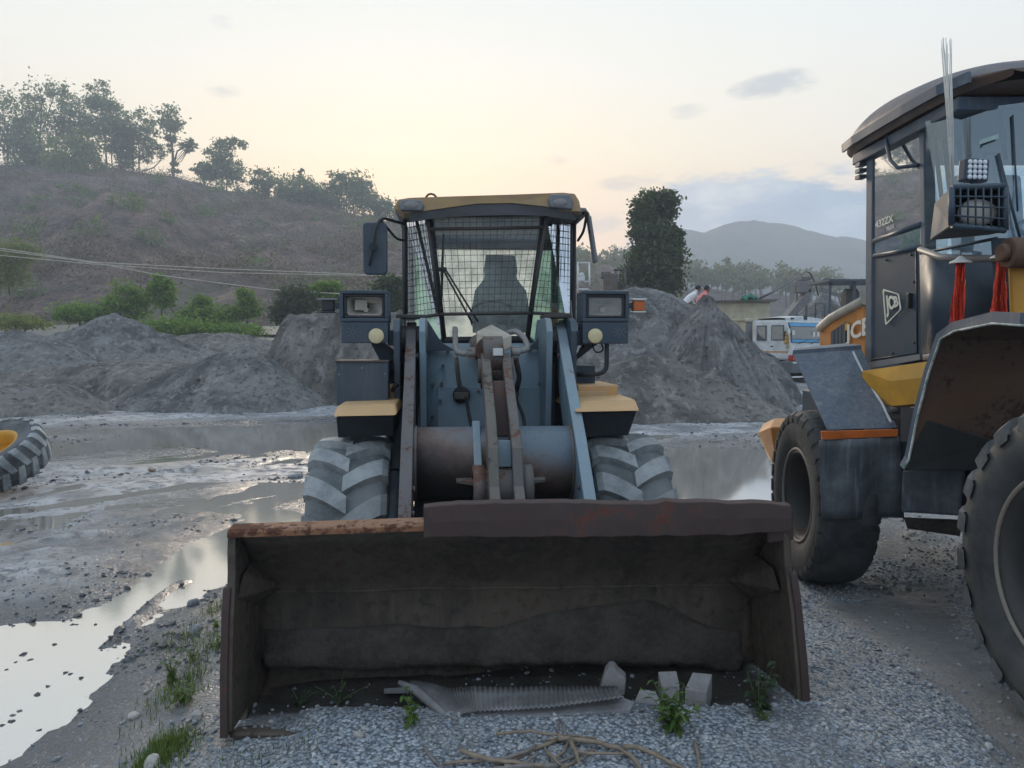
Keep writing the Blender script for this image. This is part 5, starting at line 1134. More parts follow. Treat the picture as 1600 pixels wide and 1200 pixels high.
M['jglass'] = glass('loader_glass', (.66, .80, .84), .74, refl=(.72, .88, 1.0), dust=.025, dustc=(.24, .30, .35))
M['jside'] = glass('loader_side_glass', (.90, .94, .93), .72, dust=.05, dustc=(.4, .42, .44))
M['led'] = simple('led_lens', (.75, .77, .82), .15, var=.1, bmp=0)
def text_mb(body, place, bold=.0, depth=.004):
    """flat lettering; place maps (u, v) of a line one unit high to a point"""
    cu = bpy.data.curves.new('t', 'FONT'); cu.body = body; cu.size = 1.0; cu.offset = bold; cu.resolution_u = 3
    ob = bpy.data.objects.new('t', cu); COL.objects.link(ob); bpy.context.view_layer.update()
    me = ob.to_mesh(); vs = [v.co.copy() for v in me.vertices]; fs = [tuple(p.vertices) for p in me.polygons]; ob.to_mesh_clear(); bpy.data.objects.remove(ob); bpy.data.curves.remove(cu)
    x0, x1 = min(v.x for v in vs), max(v.x for v in vs); y0, y1 = min(v.y for v in vs), max(v.y for v in vs)
    q = MB(); q.add([place((v.x - x0) / (x1 - x0), (v.y - y0) / (y1 - y0)) for v in vs], fs); return q
J = Frame(3.4, 4.6, -.08, 0.0)
def B(px, py, Y): return J.at(px, py, Y - 4.6)
def BX(px, py, X): return J.on_x(px, py, X - 3.4)
JL = root('wheel_loader', tuple(J.o), 0, 'black and yellow wheel loader with high cab parked at the right edge', 'wheel loader')
# ---- wheels
M['tyre_lug'] = tyre_mat('tyre_lug', (.040, .043, .047), (.075, .080, .085), (.19, .195, .195), .5)
jt = tyre_mesh(M['tyre_dark'], M['tyre_lug'], .75, .41, .50, 22, .042, -.16, .1, fr=.55); jr = rim_mb(.41, .50, -1, dish=1.3, hub=.11).mesh('rim')
jt2 = tyre_mesh(M['tyre_dark'], M['tyre_dark'], .675, .345, .42, 30, .007, -.05, .1, fr=.80); jr2 = rim_mb(.345, .42, -1, dish=1.2, hub=.11).mesh('rim')
M['ringst'] = paint('rim_ring_worn', (.26, .22, .18), (.30, .27, .23), .4, rust=.25, rough=.5)
M['jrim'] = paint('rim_dark', (.040, .038, .036), (.11, .10, .09), .35, rust=.2, rough=.55)
def W2L(x, y, z): return (x - 3.4, y - 4.6, z + .08)
jf = add_wheel(JL, W2L(2.30 + .25, 3.20, .67), 0, 0, 0, M['tyre_dark'], M['jrim'], jt, jr, -1)
jb = add_wheel(JL, W2L(2.22 + .21, 5.95, .475), 0, 0, 0, M['tyre_dark'], M['jrim'], jt2, jr2, -1); jb.rotation_euler.z = R(-3.5)
for e_, x_, r_ in ((jf, -.215, .428), (jb, -.180, .362)):
    q = MB(); q.tube([(x_, r_ * math.cos(t), r_ * math.sin(t)) for t in [i * 2 * math.pi / 48 for i in range(49)]], .012, 8, cap=False); q.build('rim_ring', M['ringst'], e_)
rt_ = rim_mb(.345, .5, 1).mesh('rim')
add_wheel(JL, W2L(4.25, 3.20, .67), 0, 0, 0, M['tyre_dark'], M['jrim'], jt, rt_, 1); add_wheel(JL, W2L(4.45, 5.95, .56), 0, 0, 0, M['tyre_dark'], M['jrim'], jt, rt_, 1)
q = MB(); q.cyl(W2L(2.5, 3.2, .67), W2L(4.4, 3.2, .67), .14); q.cyl(W2L(2.5, 5.95, .49), W2L(4.6, 5.95, .49), .14); q.build('axle', M['jblack'], JL)
q = MB(); q.box2(W2L(3.0, 3.0, .6), W2L(3.9, 4.9, 1.25)); q.box2(W2L(3.05, 4.8, .55), W2L(4.1, 8.0, 1.2)); q.build('chassis', M['jblack'], JL, bevel=.02)
# ---- rear fender, reflector strip and mud flap
a = [B(1240, 556, 6.05), B(1347, 548, 6.0), B(1402, 668, 5.32), B(1292, 672, 5.32)]
q = MB(); th = Vector((0, .03, .03)); q.hull8([p + th for p in a], a); q.hull8([a[0] + Vector((.0, .0, -.01)), a[1], a[1] + Vector((0, .3, .03)), a[0] + Vector((.12, .3, .03))], [a[0] + Vector((0, .015, .045)), a[1] + Vector((0, .015, .045)), a[1] + Vector((0, .3, .06)), a[0] + Vector((.12, .3, .06))]); rfd = q.build('rear_fender', M['jfend'], JL, bevel=.016, seg=3)
q = MB(); q.tube([B(1333, 550, 5.98), B(1352, 590, 5.75), B(1378, 630, 5.5), B(1392, 660, 5.31)], .010, 6); q.build('fender_trim', M['white'], rfd)
c = [B(1284, 674, 5.29), B(1404, 671, 5.29), B(1403, 682, 5.29), B(1285, 687, 5.29)]; q = MB(); q.hull8([p + Vector((0, .025, 0)) for p in c], c); q.build('reflector_strip', M['orange'], rfd, bevel=.003)
c = [B(1281, 688, 5.30), B(1406, 682, 5.30), B(1410, 808, 5.28), B(1286, 811, 5.28)]
q = MB(); rows = []
for j in range(9):
    v = j / 8; rows.append([quad_pt(c[0], c[1], c[2], c[3], u / 10, v) + Vector((0, .02 * math.sin(u * .9 + v * 2), 0)) for u in range(11)])
q.grid(rows); q.build('mud_flap', M['jflap'], rfd, solid=.014)
# ---- cab shell
XC = 2.87; YR, YF = 6.2, 5.28
def cabx(px, py): return BX(px, py, XC)
def bar(a, b, w, m, nm, par, n=6): return MB().tube([a, b], w, n).build(nm, m, par)
sp_ = [cabx(1353, 398), cabx(1440, 380), cabx(1443, 556), cabx(1353, 571)]
q = MB(); q.hull8([p + Vector((.04, 0, 0)) for p in sp_], sp_); jc = q.build('cab', M['jblack'], JL, bevel=.01)
# front lower panel, turning the corner in a soft curve
fp = [(1440, 395), (1466, 402), (1500, 405), (1560, 404), (1640, 400)]; fb = [(1443, 556), (1468, 552), (1500, 547), (1560, 540), (1640, 532)]; yy = [5.27, 5.05, 4.93, 4.86, 4.83]
q = MB(); q.grid([[B(px, py, y) for (px, py), y in zip(fp, yy)], [B(px, py, y) for (px, py), y in zip(fb, yy)]]); q.build('front_panel', M['jblack'], jc, solid=.03)
q = MB(); q.grid([[B(px, py - 2, y - .02) for (px, py), y in zip(fb, yy)], [B(px, py + 7, y - .02) for (px, py), y in zip(fb, yy)]]); q.add([cabx(1350, 568) + Vector((-.02, 0, 0)), cabx(1443, 553) + Vector((-.02, 0, 0)), cabx(1443, 562) + Vector((-.02, 0, 0)), cabx(1350, 578) + Vector((-.02, 0, 0))], [(0, 1, 2, 3)]); q.build('sill_strip', M['grey'], jc, solid=.012)
# pillars
for (p0, p1, w) in (((1360, 236), (1358, 572), .055), ((1441, 190), (1444, 398), .034)):
    q = MB(); a_, b_ = cabx(*p0), cabx(*p1); q.hull8([b_ + Vector((-.01, -w, 0)), b_ + Vector((.07, -w, 0)), b_ + Vector((.07, w, 0)), b_ + Vector((-.01, w, 0))], [a_ + Vector((-.01, -w, 0)), a_ + Vector((.07, -w, 0)), a_ + Vector((.07, w, 0)), a_ + Vector((-.01, w, 0))]); q.build('pillar', M['jfend'], jc, bevel=.01)
q = MB(); q.box2(W2L(4.5, 6.1, 1.9), W2L(4.58, 6.25, 3.3)); q.build('pillar', M['jblack'], jc); q = MB(); q.box2(W2L(4.5, 4.85, 1.6), W2L(4.58, 5.0, 3.3)); q.build('pillar', M['jblack'], jc); q = MB(); q.box2(W2L(2.9, 6.18, 1.5), W2L(4.55, 6.26, 2.15)); q.build('rear_panel', M['jblack'], jc)
bar(cabx(1366, 377), cabx(1441, 350), .022, M['jblack'], 'window_rail', jc); bar(cabx(1366, 400), cabx(1441, 386), .018, M['jblack'], 'window_rail', jc); bar(cabx(1366, 242), cabx(1441, 188), .03, M['jblack'], 'window_rail', jc)
pn = lambda nm, pts, mt: pane(nm, pts, mt, jc)
pn('side_window', [cabx(1367, 240), cabx(1438, 190), cabx(1438, 350), cabx(1367, 376)], M['jside']); pn('lower_side_window', [cabx(1367, 379), cabx(1438, 353), cabx(1438, 385), cabx(1367, 398)], M['jglass'])
wt = [(1446, 190), (1490, 178), (1540, 168), (1600, 160), (1720, 150)]; wb = [(1446, 396), (1480, 400), (1520, 402), (1570, 402), (1700, 398)]; yw = [5.26, 5.02, 4.92, 4.86, 4.82]
q = MB(); q.grid([[B(px, py, y) for (px, py), y in zip(wt, yw)], [B(px, py, y) for (px, py), y in zip(wb, yw)]], False); q.build('windshield', M['jglass'], jc)
pn('rear_window', [W2L(2.95, 6.22, 2.25), W2L(4.5, 6.22, 2.25), W2L(4.5, 6.22, 3.2), W2L(2.95, 6.22, 3.2)], M['jside'])
# bars and wiper seen through and on the windshield
for p0, p1, y0 in (((1458, 200), (1474, 332), 5.6), ((1472, 192), (1484, 300), 5.6), ((1494, 190), (1506, 290), 5.6), ((1560, 170), (1572, 250), 5.0)):
    bar(B(*p0, y0), B(*p1, y0), .016, M['jblack'], 'guard_bar', jc)
q = MB(); q.tube([B(1600, 395, 4.82), B(1575, 300, 4.84), B(1560, 240, 4.87)], .009, 6); q.tube([B(1582, 180, 4.86), B(1590, 330, 4.83)], .006, 6); q.build('wiper', M['jblack'], jc)
q = MB(); p = B(1542, 225, 4.86); q.hull8([B(1530, 226, 4.885), B(1560, 216, 4.865), B(1560, 216, 4.868), B(1530, 226, 4.888)], [B(1530, 219, 4.885), B(1560, 209, 4.865), B(1560, 209, 4.868), B(1530, 219, 4.888)]); q.build('sticker', simple('pale_sticker', (.45, .62, .60), .5), jc)
# seat, console, steering inside
q = MB(); q.box(W2L(3.55, 5.75, 2.55), (.5, .14, .75), (R(-8), 0, 0)); q.box(W2L(3.55, 5.55, 2.15), (.5, .5, .14)); q.box(W2L(3.55, 5.8, 3.0), (.26, .10, .2)); q.build('seat', M['seat'], jc, bevel=.04)
q = MB(); q.box(W2L(3.6, 5.0, 2.05), (.3, .25, .5)); q.tube([Vector(W2L(3.6 + .2 * math.cos(t), 5.15 + .12 * math.sin(t), 2.42 + .09 * math.sin(t))) for t in [i * math.pi / 9 for i in range(19)]], .015, 6); q.build('steering_console', M['jblack'], jc)
q = MB(); q.box2(W2L(2.92, 4.95, 1.55), W2L(4.5, 6.2, 1.65)); q.build('cab_floor', M['jblack'], jc)
# roof: rounded slab with a brim
q = MB(); rr = []
def rsec(y, x0, z0, z1, ex): return [Vector(W2L(x, y, z)) for x, z in ((x0 + .06, z0), (x0, z0 + .05), (x0 + .02, lerp(z0, z1, .42)), (x0 + .16, lerp(z0, z1, .78)), (x0 + .40, z1 - .015), (x0 + .8, z1), (ex, z1), (ex + .1, z0))]
for y, x0, z0, z1 in ((6.62, 2.86, 3.24, 3.44), (6.45, 2.78, 3.24, 3.58), (6.2, 2.75, 3.24, 3.66), (5.8, 2.745, 3.24, 3.63), (5.4, 2.745, 3.24, 3.58), (5.0, 2.76, 3.24, 3.50), (4.75, 2.82, 3.24, 3.42), (4.60, 2.95, 3.25, 3.33)): rr.append(rsec(y, x0, z0, z1, 4.55))
q.grid(rr); q.add(rr[0], [tuple(range(8))]); q.add(rr[-1], [tuple(range(8))]); q.grid([[r[0], r[7]] for r in rr], False); jro = q.build('cab_roof', M['jroof'], jc); sm_ = jro.modifiers.new('sub', 'SUBSURF'); sm_.levels = 2; sm_.render_levels = 2
q = MB(); q.grid([[r[1] + Vector((-.015, 0, -.03)) for r in rr[1:7]], [r[1] + Vector((-.02, 0, .035)) for r in rr[1:7]]], False); q.build('rain_gutter', M['jfend'], jro, solid=.02)
q = MB(); q.box2(W2L(2.82, 4.9, 3.14), W2L(4.5, 6.4, 3.225)); q.build('roof_lining', M['jfend'], jc, bevel=.01)
MB().tube([cabx(1393, 205) + Vector((-.03, 0, 0)), cabx(1398, 225) + Vector((-.06, 0, 0)), cabx(1408, 250) + Vector((-.08, 0, 0)), cabx(1420, 262) + Vector((-.08, 0, 0)), cabx(1440, 258) + Vector((-.02, 0, 0))], .014, 8).build('grab_handle', M['jblack'], jc)
for k in range(3): MB().box(W2L(2.84, 6.28, 3.12 - .05 * k), (.06, .08, .03)).build('hinge', M['jblack'], jc)
# maker's badge on the side panel: outlined sheared plate and letters
Bc = [(1381.5, 451), (1407, 459), (1411, 484), (1386, 509)]
def bad(u, v, off=-.012):
    a_, b_, c_, d_ = [cabx(*p) for p in Bc]; p = quad_pt(a_, b_, c_, d_, u, 1 - v); return p + Vector((off, 0, 0))
M['badge'] = simple('badge_white', (.78, .75, .64), .5, var=.08, bmp=0)
q = MB(); ol = [(.05, 0), (.95, 0.02), (1, .08), (1, .92), (.94, 1), (.06, 1), (0, .93), (0, .06)]; il = [(.5 + (u - .5) * .87, .5 + (v - .5) * .90) for u, v in ol]
q.add([bad(*p) for p in ol] + [bad(*p) for p in il], [(i, (i + 1) % 8, 8 + (i + 1) % 8, 8 + i) for i in range(8)]); bd = q.build('badge_outline', M['badge'], jc, solid=.004)
text_mb('JCB', lambda u, v: bad(.13 + .76 * u, .17 + .66 * v), .035).build('badge_lettering', M['badge'], jc, solid=.004)
def side_text(body, p0, p1, hpx, nm):
    a_, b_ = cabx(*p0), cabx(*p1); k_ = cabx(p0[0], p0[1] - hpx) - a_
    text_mb(body, lambda u, v: lerp(a_, b_, u) + k_ * v + Vector((-.012, 0, 0)), .01).build(nm, M['badge'], jc)
side_text('432ZX', (1370, 357), (1398, 346), 11, 'model_lettering'); side_text('PLUS', (1388, 361), (1399, 356), 6, 'model_lettering')
# door seam, latch, hinges and bolts on the side panel
for p0, p1 in (((1358, 404), (1358, 562)), ((1432, 388), (1434, 552)), ((1358, 404), (1432, 388)), ((1358, 562), (1434, 552))):
    MB().tube([cabx(*p0) + Vector((-.003, 0, 0)), cabx(*p1) + Vector((-.003, 0, 0))], .005, 5).build('panel_seam', M['rubber'], jc)
for p in ((1385, 406), (1424, 398), (1362, 440), (1362, 530), (1428, 440), (1428, 535), (1395, 552)):
    c_ = cabx(*p); MB().cyl(c_ + Vector((-.012, 0, 0)), c_ + Vector((.005, 0, 0)), .010, 8).build('bolt', M['steel'], jc)
c_ = cabx(1424, 470); q = MB(); q.box(c_ + Vector((-.015, 0, 0)), (.03, .035, .11)); q.build('door_latch', M['rubber'], jc, bevel=.006)
# ---- yellow chin below the cab
cp = [[B(1350, 580, 5.75), B(1395, 574, 5.45), B(1449, 566, 5.15), B(1520, 560, 4.95)], [B(1350, 592, 5.75), B(1395, 596, 5.4), B(1446, 590, 5.12), B(1520, 590, 4.93)], [B(1368, 625, 5.7), B(1395, 632, 5.4), B(1440, 628, 5.15), B(1500, 626, 5.0)], [B(1390, 633, 5.75), B(1400, 634, 5.55), B(1430, 632, 5.4), B(1480, 630, 5.3)]]
MB().grid(cp, False).build('chin_panel', M['jyel'], JL, solid=.03)
q = MB(); q.box(B(1396, 648, 5.4), (.07, .06, .06)); q.cyl(B(1388, 640, 5.36), B(1405, 641, 5.36), .022, 10); q.cyl(B(1399, 640, 5.4), B(1400, 690, 5.45), .03, 10); q.build('hose_joint', M['steel'], JL)
q = MB(); q.hull8([B(1408, 800, 4.75), B(1500, 806, 4.6), B(1500, 806, 5.1), B(1408, 800, 5.2)], [B(1410, 735, 4.7), B(1510, 720, 4.55), B(1510, 720, 5.1), B(1410, 735, 5.2)]); q.build('step_tank', M['jflap'], JL, bevel=.015)
q = MB(); q.hull8([B(1418, 826, 4.9), B(1500, 838, 4.8), B(1500, 838, 5.3), B(1418, 826, 5.4)], [B(1412, 808, 4.85), B(1505, 812, 4.75), B(1505, 812, 5.3), B(1412, 808, 5.4)]); q.build('belly_plate', M['mud'], JL)
q = MB(); q.hull8([B(1375, 760, 5.6), B(1420, 770, 5.5), B(1420, 770, 6), B(1375, 760, 6)], [B(1375, 690, 5.6), B(1420, 690, 5.5), B(1420, 690, 6), B(1375, 690, 6)]); q.build('articulation_joint', M['jblack'], JL)
# ---- front fender: bent sheet round the wheel, rim flange along its edge
ed = [((1720, 494), 2.95), ((1600, 493), 3.30), ((1556, 491), 3.55), ((1492, 507), 4.02), ((1468, 525), 4.22), ((1449, 580), 4.32), ((1432, 645), 4.40), ((1418, 715), 4.46), ((1410, 730), 4.46)]
e0 = [B(*p, y) for p, y in ed]; e1 = [p + Vector((.66, 0, 0)) for p in e0]
q = MB(); q.grid([e0, [lerp(a_, b_, .5) + Vector((0, .015, -.015)) for a_, b_ in zip(e0, e1)], e1], False); ff = q.build('front_fender', M['junder'], JL, solid=.02)
dn = [Vector((0, 0, -.040))] * 3 + [Vector((0, -.018, -.034)), Vector((0, -.034, -.016))] + [Vector((0, -.040, -.004))] * 4
q = MB(); q.grid([[p + Vector((-.012, 0, .012)) for p in e0], [p + d_ + Vector((-.012, 0, 0)) for p, d_ in zip(e0, dn)]], False); q.build('fender_flange', M['jfend'], ff, solid=.012)
q = MB(); q.tube([p + d_ * 1.05 + Vector((-.014, 0, 0)) for p, d_ in zip(e0, dn)], .007, 6); q.build('fender_trim', simple('chipped_trim', (.06, .16, .14), .6, var=.5, scale=10, col2=(.62, .62, .58)), ff)
q = MB(); q.hull8([B(1412, 735, 4.46), B(1560, 735, 4.3), B(1560, 735, 4.4), B(1412, 735, 4.52)], [B(1428, 650, 4.42), B(1560, 690, 4.3), B(1560, 690, 4.4), B(1428, 650, 4.48)]); q.build('splash_guard', M['rubber'], ff, bevel=.005)
# ---- yellow tower and lift arm at the picture edge
q = MB(); q.hull8([B(1578, 495, 4.35), B(1700, 495, 4.2), B(1700, 495, 4.6), B(1578, 495, 4.7)], [B(1574, 385, 4.35), B(1700, 360, 4.2), B(1700, 360, 4.6), B(1574, 385, 4.7)]); q.build('lift_tower', M['jyel'], JL, bevel=.02)
q = MB(); c = B(1590, 395, 4.25); q.cyl(c + Vector((-.06, 0, 0)), c + Vector((.2, 0, 0)), .085, 20); q.cyl(c + Vector((-.10, 0, 0)), c + Vector((-.06, 0, 0)), .05, 14); q.build('tower_pivot', M['junder'], JL, bevel=.01)
q = MB(); q.prism([(-.55, 1.95), (-.30, 2.12), (.0, 1.9), (-.9, 1.0), (-1.6, .55), (-1.8, .35), (-1.5, .3), (-.8, .7), (-.2, 1.5)], 'x', .15, .25); q.build('lift_arm', M['jyel'], JL, bevel=.01)
# ---- caged headlamp with LED lamp on top
f = [B(1487, 293, 4.32), B(1571, 291, 4.30), B(1571, 360, 4.30), B(1487, 352, 4.32)]; bk4 = [B(1462, 318, 4.75), B(1542, 310, 4.7), B(1545, 366, 4.7), B(1455, 374, 4.75)]
q = MB(); q.grid([[f[0], f[1]], [bk4[0], bk4[1]], [bk4[3], bk4[2]], [f[3], f[2]]], False); q.add([bk4[0], f[0], f[3], bk4[3]], [(0, 1, 2, 3)]); q.add([bk4[1], f[1], f[2], bk4[2]], [(0, 1, 2, 3)]); q.add([bk4[0], bk4[1], bk4[2], bk4[3]], [(0, 1, 2, 3)]); hl = q.build('headlamp', M['jflap'], JL, solid=.012)
q = MB()
for a_, b_ in zip(f, f[1:] + f[:1]): q.tube([a_, b_], .018, 6)
for k in range(1, 7): q.tube([lerp(f[0], f[1], k / 7) - Vector((0, .01, 0)), lerp(f[3], f[2], k / 7) - Vector((0, .01, 0))], .0055, 5)
for k in range(1, 4): q.tube([lerp(f[0], f[3], k / 4) - Vector((0, .012, 0)), lerp(f[1], f[2], k / 4) - Vector((0, .012, 0))], .0055, 5)
q.build('lamp_cage', M['jblack'], hl)
q = MB(); c = quad_pt(*f, .6, .58) + Vector((0, .06, 0)); q.sphere(c, .1, 16, (1.15, .3, .78)); q.build('lamp_lens', M['chrome'], hl)
q = MB(); q.hull8([B(1548, 372, 4.55), B(1572, 372, 4.5), B(1572, 372, 4.6), B(1548, 372, 4.65)], [B(1552, 440, 4.55), B(1576, 440, 4.5), B(1576, 440, 4.6), B(1552, 440, 4.65)]); q.build('lamp_post', M['jblack'], JL)
c = B(1521, 267, 4.42); q = MB(); q.box(c, (.145, .07, .13), (0, R(3), R(6))); ll = q.build('led_lamp', M['jblack'], JL, bevel=.012)
q = MB()
for i in range(4):
    for j in range(4): q.sphere(c + Vector(((i - 1.5) * .030, -.038 + (i - 1.5) * .003, (j - 1.5) * .028)), .014, 10, (1, .5, 1))
q.build('led_lens', M['led'], ll)
q = MB(); q.cyl(c + Vector((0, 0, -.10)), c + Vector((0, 0, -.06)), .02, 10); q.build('lamp_mount', M['jblack'], ll)
# rail along the cab front
MB().tube([B(1438, 390, 5.2), B(1470, 402, 4.85), B(1510, 404, 4.6), B(1600, 404, 4.45), B(1700, 402, 4.4)], .022, 10).build('front_rail', M['pipe'], JL)
MB().tube([B(1438, 396, 5.2), B(1500, 384, 4.9), B(1558, 372, 4.6)], .010, 6).build('stay_rod', M['jblack'], JL)
# ---- bonnet behind the cab, with louvres and lettering; counterweight
XH = 3.30
def hx(px, py): return BX(px, py, XH)
hp = [hx(1280, 516), hx(1350, 470), hx(1352, 560), hx(1280, 560)]
q = MB(); w = Vector((1.1, 0, 0)); q.hull8([hp[3], hp[2], hp[2] + w, hp[3] + w], [hp[0], hp[1], hp[1] + w, hp[0] + w]); hd = q.build('bonnet', M['jorg'], JL, bevel=.02)
q = MB(); q.tube([hx(1282, 514) + Vector((0, 0, .01)), hx(1300, 499) + Vector((0, 0, .015)), hx(1352, 472) + Vector((0, 0, .02))], .05, 8); q.build('bonnet_edge', M['cream'], hd)
for k in range(4):
    px = 1301 + k * 6; y0 = 519 - k * 4; q = MB(); pts = [hx(px, y0), hx(px + 5, y0 - 4), hx(px + 5, 550), hx(px, 550)]; q.hull8([p + Vector((-.02, 0, 0)) for p in pts], [p + Vector((.02, 0, 0)) for p in pts]); q.build('louvre', M['jblack'], hd)
def bon_text(body, p0, p1, h0, nm, m):
    a_, b_ = hx(*p0), hx(*p1); c_, d_ = hx(p0[0], p0[1] - h0[0]), hx(p1[0], p1[1] - h0[1]); text_mb(body, lambda u, v: quad_pt(c_, d_, b_, a_, u, 1 - v) + Vector((-.03, 0, 0)), .03).build(nm, m, hd)
bon_text('JCB', (1325, 541), (1366, 530), (32, 38), 'bonnet_lettering', M['badge'])
pts = [hx(1324, 506), hx(1329, 503), hx(1329, 514), hx(1324, 517)]; q = MB(); q.hull8([p + Vector((-.024, 0, 0)) for p in pts], [p + Vector((.01, 0, 0)) for p in pts]); q.build('warning_label', M['jyel'], hd)
c = [B(1184, 676, 8.0), B(1204, 667, 7.55), B(1260, 667, 7.5), B(1262, 742, 7.5), B(1216, 741, 7.55), B(1199, 712, 8.0)]
q = MB(); q.add(c + [p + Vector((.35, .9, 0)) for p in c], [(0, 1, 4, 5), (1, 2, 3, 4), (0, 6, 7, 1), (1, 7, 8, 2), (5, 4, 10, 11), (4, 3, 9, 10), (0, 5, 11, 6), (6, 11, 10, 7), (7, 10, 9, 8), (2, 8, 9, 3)]); q.build('counterweight', M['jorg'], JL, bevel=.015)
q = MB(); q.box2(W2L(3.36, 6.3, .5), W2L(4.3, 8.3, 1.55)); q.build('engine_body', M['jblack'], JL, bevel=.02)

# ---- things hung on and stuck into that loader
def tassel(cx, cy, y1, label, seed, Y):
    rng = random.Random(seed); top = at(cx, cy + 6, Y); t = root('tassel', tuple(top), 0, label, 'tassel', 'red tassels on the right loader'); ln = (y1 - cy) / FPX * Y
    q = MB()
    for i in range(90):
        a_ = rng.uniform(0, 6.28); r0 = rng.uniform(0, .022); r1 = rng.uniform(.008, .030); l = ln * rng.uniform(.8, 1.03); p = [Vector((r0 * math.cos(a_), r0 * math.sin(a_), 0))]
        for k in range(1, 7): p.append(Vector((lerp(r0, r1, k / 6) * math.cos(a_ + k * .15) + rng.uniform(-.005, .005) - .012 * k / 6, lerp(r0, r1, k / 6) * math.sin(a_) + rng.uniform(-.004, .004), -l * k / 6)))
        w = rng.uniform(.0022, .004); an = rng.uniform(0, 3.14); d_ = Vector((math.cos(an) * w, math.sin(an) * w, 0)); q.grid([[x - d_ for x in p], [x + d_ for x in p]], False)
    q.build('tinsel_strands', M['jred'], t)
    q = MB(); n = 20; rg_ = []
    for r_, z_ in ((.004, .035), (.014, .028), (.030, .012), (.052, .0), (.056, -.010)): rg_.append([Vector((r_ * (1 + (.10 * math.sin(k * 2 * math.pi / n * 7) if r_ > .04 else 0)) * math.cos(2 * math.pi * k / n), r_ * math.sin(2 * math.pi * k / n), z_)) for k in range(n + 1)])
    q.grid(rg_).build('ruffled_cap', M['white'], t, solid=.003)
    q = MB(); q.tube([(0, 0, .03), (0, 0, .07)], .003, 5); q.build('cord', M['rubber'], t)
tassel(1501, 403, 508, 'red tinsel tassel with white ruffled cap, the left one hanging in front of the cab', 1, 4.50); tassel(1566, 395, 492, 'red tinsel tassel with white ruffled cap, the one by the yellow tower', 2, 4.32)
b0 = at(1489, 300, 4.40); t = root('stick_bundle', tuple(b0), 0, 'tall bundle of thin pale sticks standing upright behind the caged headlamp', 'sticks'); rng = random.Random(4)
for i in range(16):
    tp = at(rng.uniform(1470, 1487), rng.uniform(56, 85), 4.40 + rng.uniform(-.05, .05)) - b0; bt = Vector((rng.uniform(-.012, .012), rng.uniform(-.012, .012), -.05)); md = lerp(bt, tp, .6) + Vector((rng.uniform(-.004, .012), 0, 0)); q = MB(); q.tube([bt, md, tp], [.0034, .003, .0016], 5); q.build('stick', M['stick'], t)
# ================================================================== TRUCK, HUT, PLANT AND PEOPLE BEHIND
M['twhite'] = paint('truck_white', (.70, .72, .72), (.36, .32, .27), .25, rust=.03, rough=.35)
M['tcream'] = paint('hut_cream', (.56, .50, .36), (.36, .31, .23), .35, rust=.05, rough=.8)
M['tblue'] = simple('sun_strip_blue', (.06, .33, .60), .4, var=.15, bmp=0)
M['tglass'] = glass('truck_glass', (.42, .50, .48), .75, dust=.18, dustc=(.24, .28, .27))
M['tgrey'] = paint('truck_grey', (.10, .115, .125), (.22, .2, .18), .4, rough=.6)
M['tred'] = simple('lamp_red', (.45, .04, .03), .35, var=.2)
M['plate'] = simple('plate_yellow', (.75, .52, .04), .5, var=.1)
YT = 29.0; TX = (1232 - 800) / FPX * YT; TZ = at(1232, 606, YT).z
TR = root('truck', (TX, YT, TZ), R(33), 'white tipper truck with blue sun strip parked behind the mound', 'truck')
def tb(nm, a, b, m, par=None, bevel=.02): return MB().box2(a, b).build(nm, m, par or TR, bevel=bevel)
# cab: rounded shell in profile, cut by windows
pr = [(.02, 1.05), (-.02, 1.65), (.05, 2.2), (.16, 2.52), (.22, 2.60), (1.72, 2.62), (1.75, 1.05)]
cb = MB().prism([(y, z) for y, z in pr], 'x', 0, 2.36).build('cab', M['twhite'], TR, bevel=.07, seg=4)
q = MB(); rows = []
for i in range(7):
    t = i / 6; y = lerp(.20, 1.70, t); hgt = .20 * math.sin(math.pi * min(1, t * .8 + .2)) ** .6; rows.append([(lerp(.02, 2.34, j / 8), y, 2.58 + hgt * math.sin(math.pi * lerp(.08, .92, j / 8)) ** .45) for j in range(9)])
q.grid(rows); q.add(rows[0] + [(2.34, .2, 2.5), (.02, .2, 2.5)], [tuple(range(11))]); q.add(rows[-1] + [(2.34, 1.7, 2.5), (.02, 1.7, 2.5)], [tuple(range(11))]); q.build('cab_roof', M['twhite'], cb)
def face(nm, pts, m, par): return MB().hull8([Vector(p) for p in pts], [Vector(p) + Vector((0, -.02, 0)) for p in pts]).build(nm, m, par)
def fy(z): return float(np.interp(z, [1.65, 2.2, 2.52], [-.02, .05, .16])) - .012
ws = MB().hull8([Vector((.10, fy(1.72), 1.72)), Vector((2.26, fy(1.72), 1.72)), Vector((2.26, fy(2.50), 2.50)), Vector((.10, fy(2.50), 2.50))], [Vector((.10, fy(1.72) - .02, 1.72)), Vector((2.26, fy(1.72) - .02, 1.72)), Vector((2.26, fy(2.5) - .02, 2.50)), Vector((.10, fy(2.5) - .02, 2.50))]).build('windshield', M['tgrey'], cb)
for z0, z1, nm in ((2.36, 2.48, 'sun_strip'), (1.74, 1.84, 'sun_strip')): MB().add([(.14, fy(z0) - .03, z0), (2.22, fy(z0) - .03, z0), (2.22, fy(z1) - .03, z1), (.14, fy(z1) - .03, z1)], [(0, 1, 2, 3)]).build(nm, M['tblue'], ws, solid=.008)
MB().add([(.15, fy(1.86) - .03, 1.86), (2.21, fy(1.86) - .03, 1.86), (2.21, fy(2.34) - .03, 2.34), (.15, fy(2.34) - .03, 2.34)], [(0, 1, 2, 3)]).build('windshield_glass', M['tglass'], ws, solid=.008)
for x in (.5, 1.25): MB().tube([(x, -.06, 1.68), (x + .55, -.055, 1.83)], .012, 5).build('wiper', M['rubber'], cb)
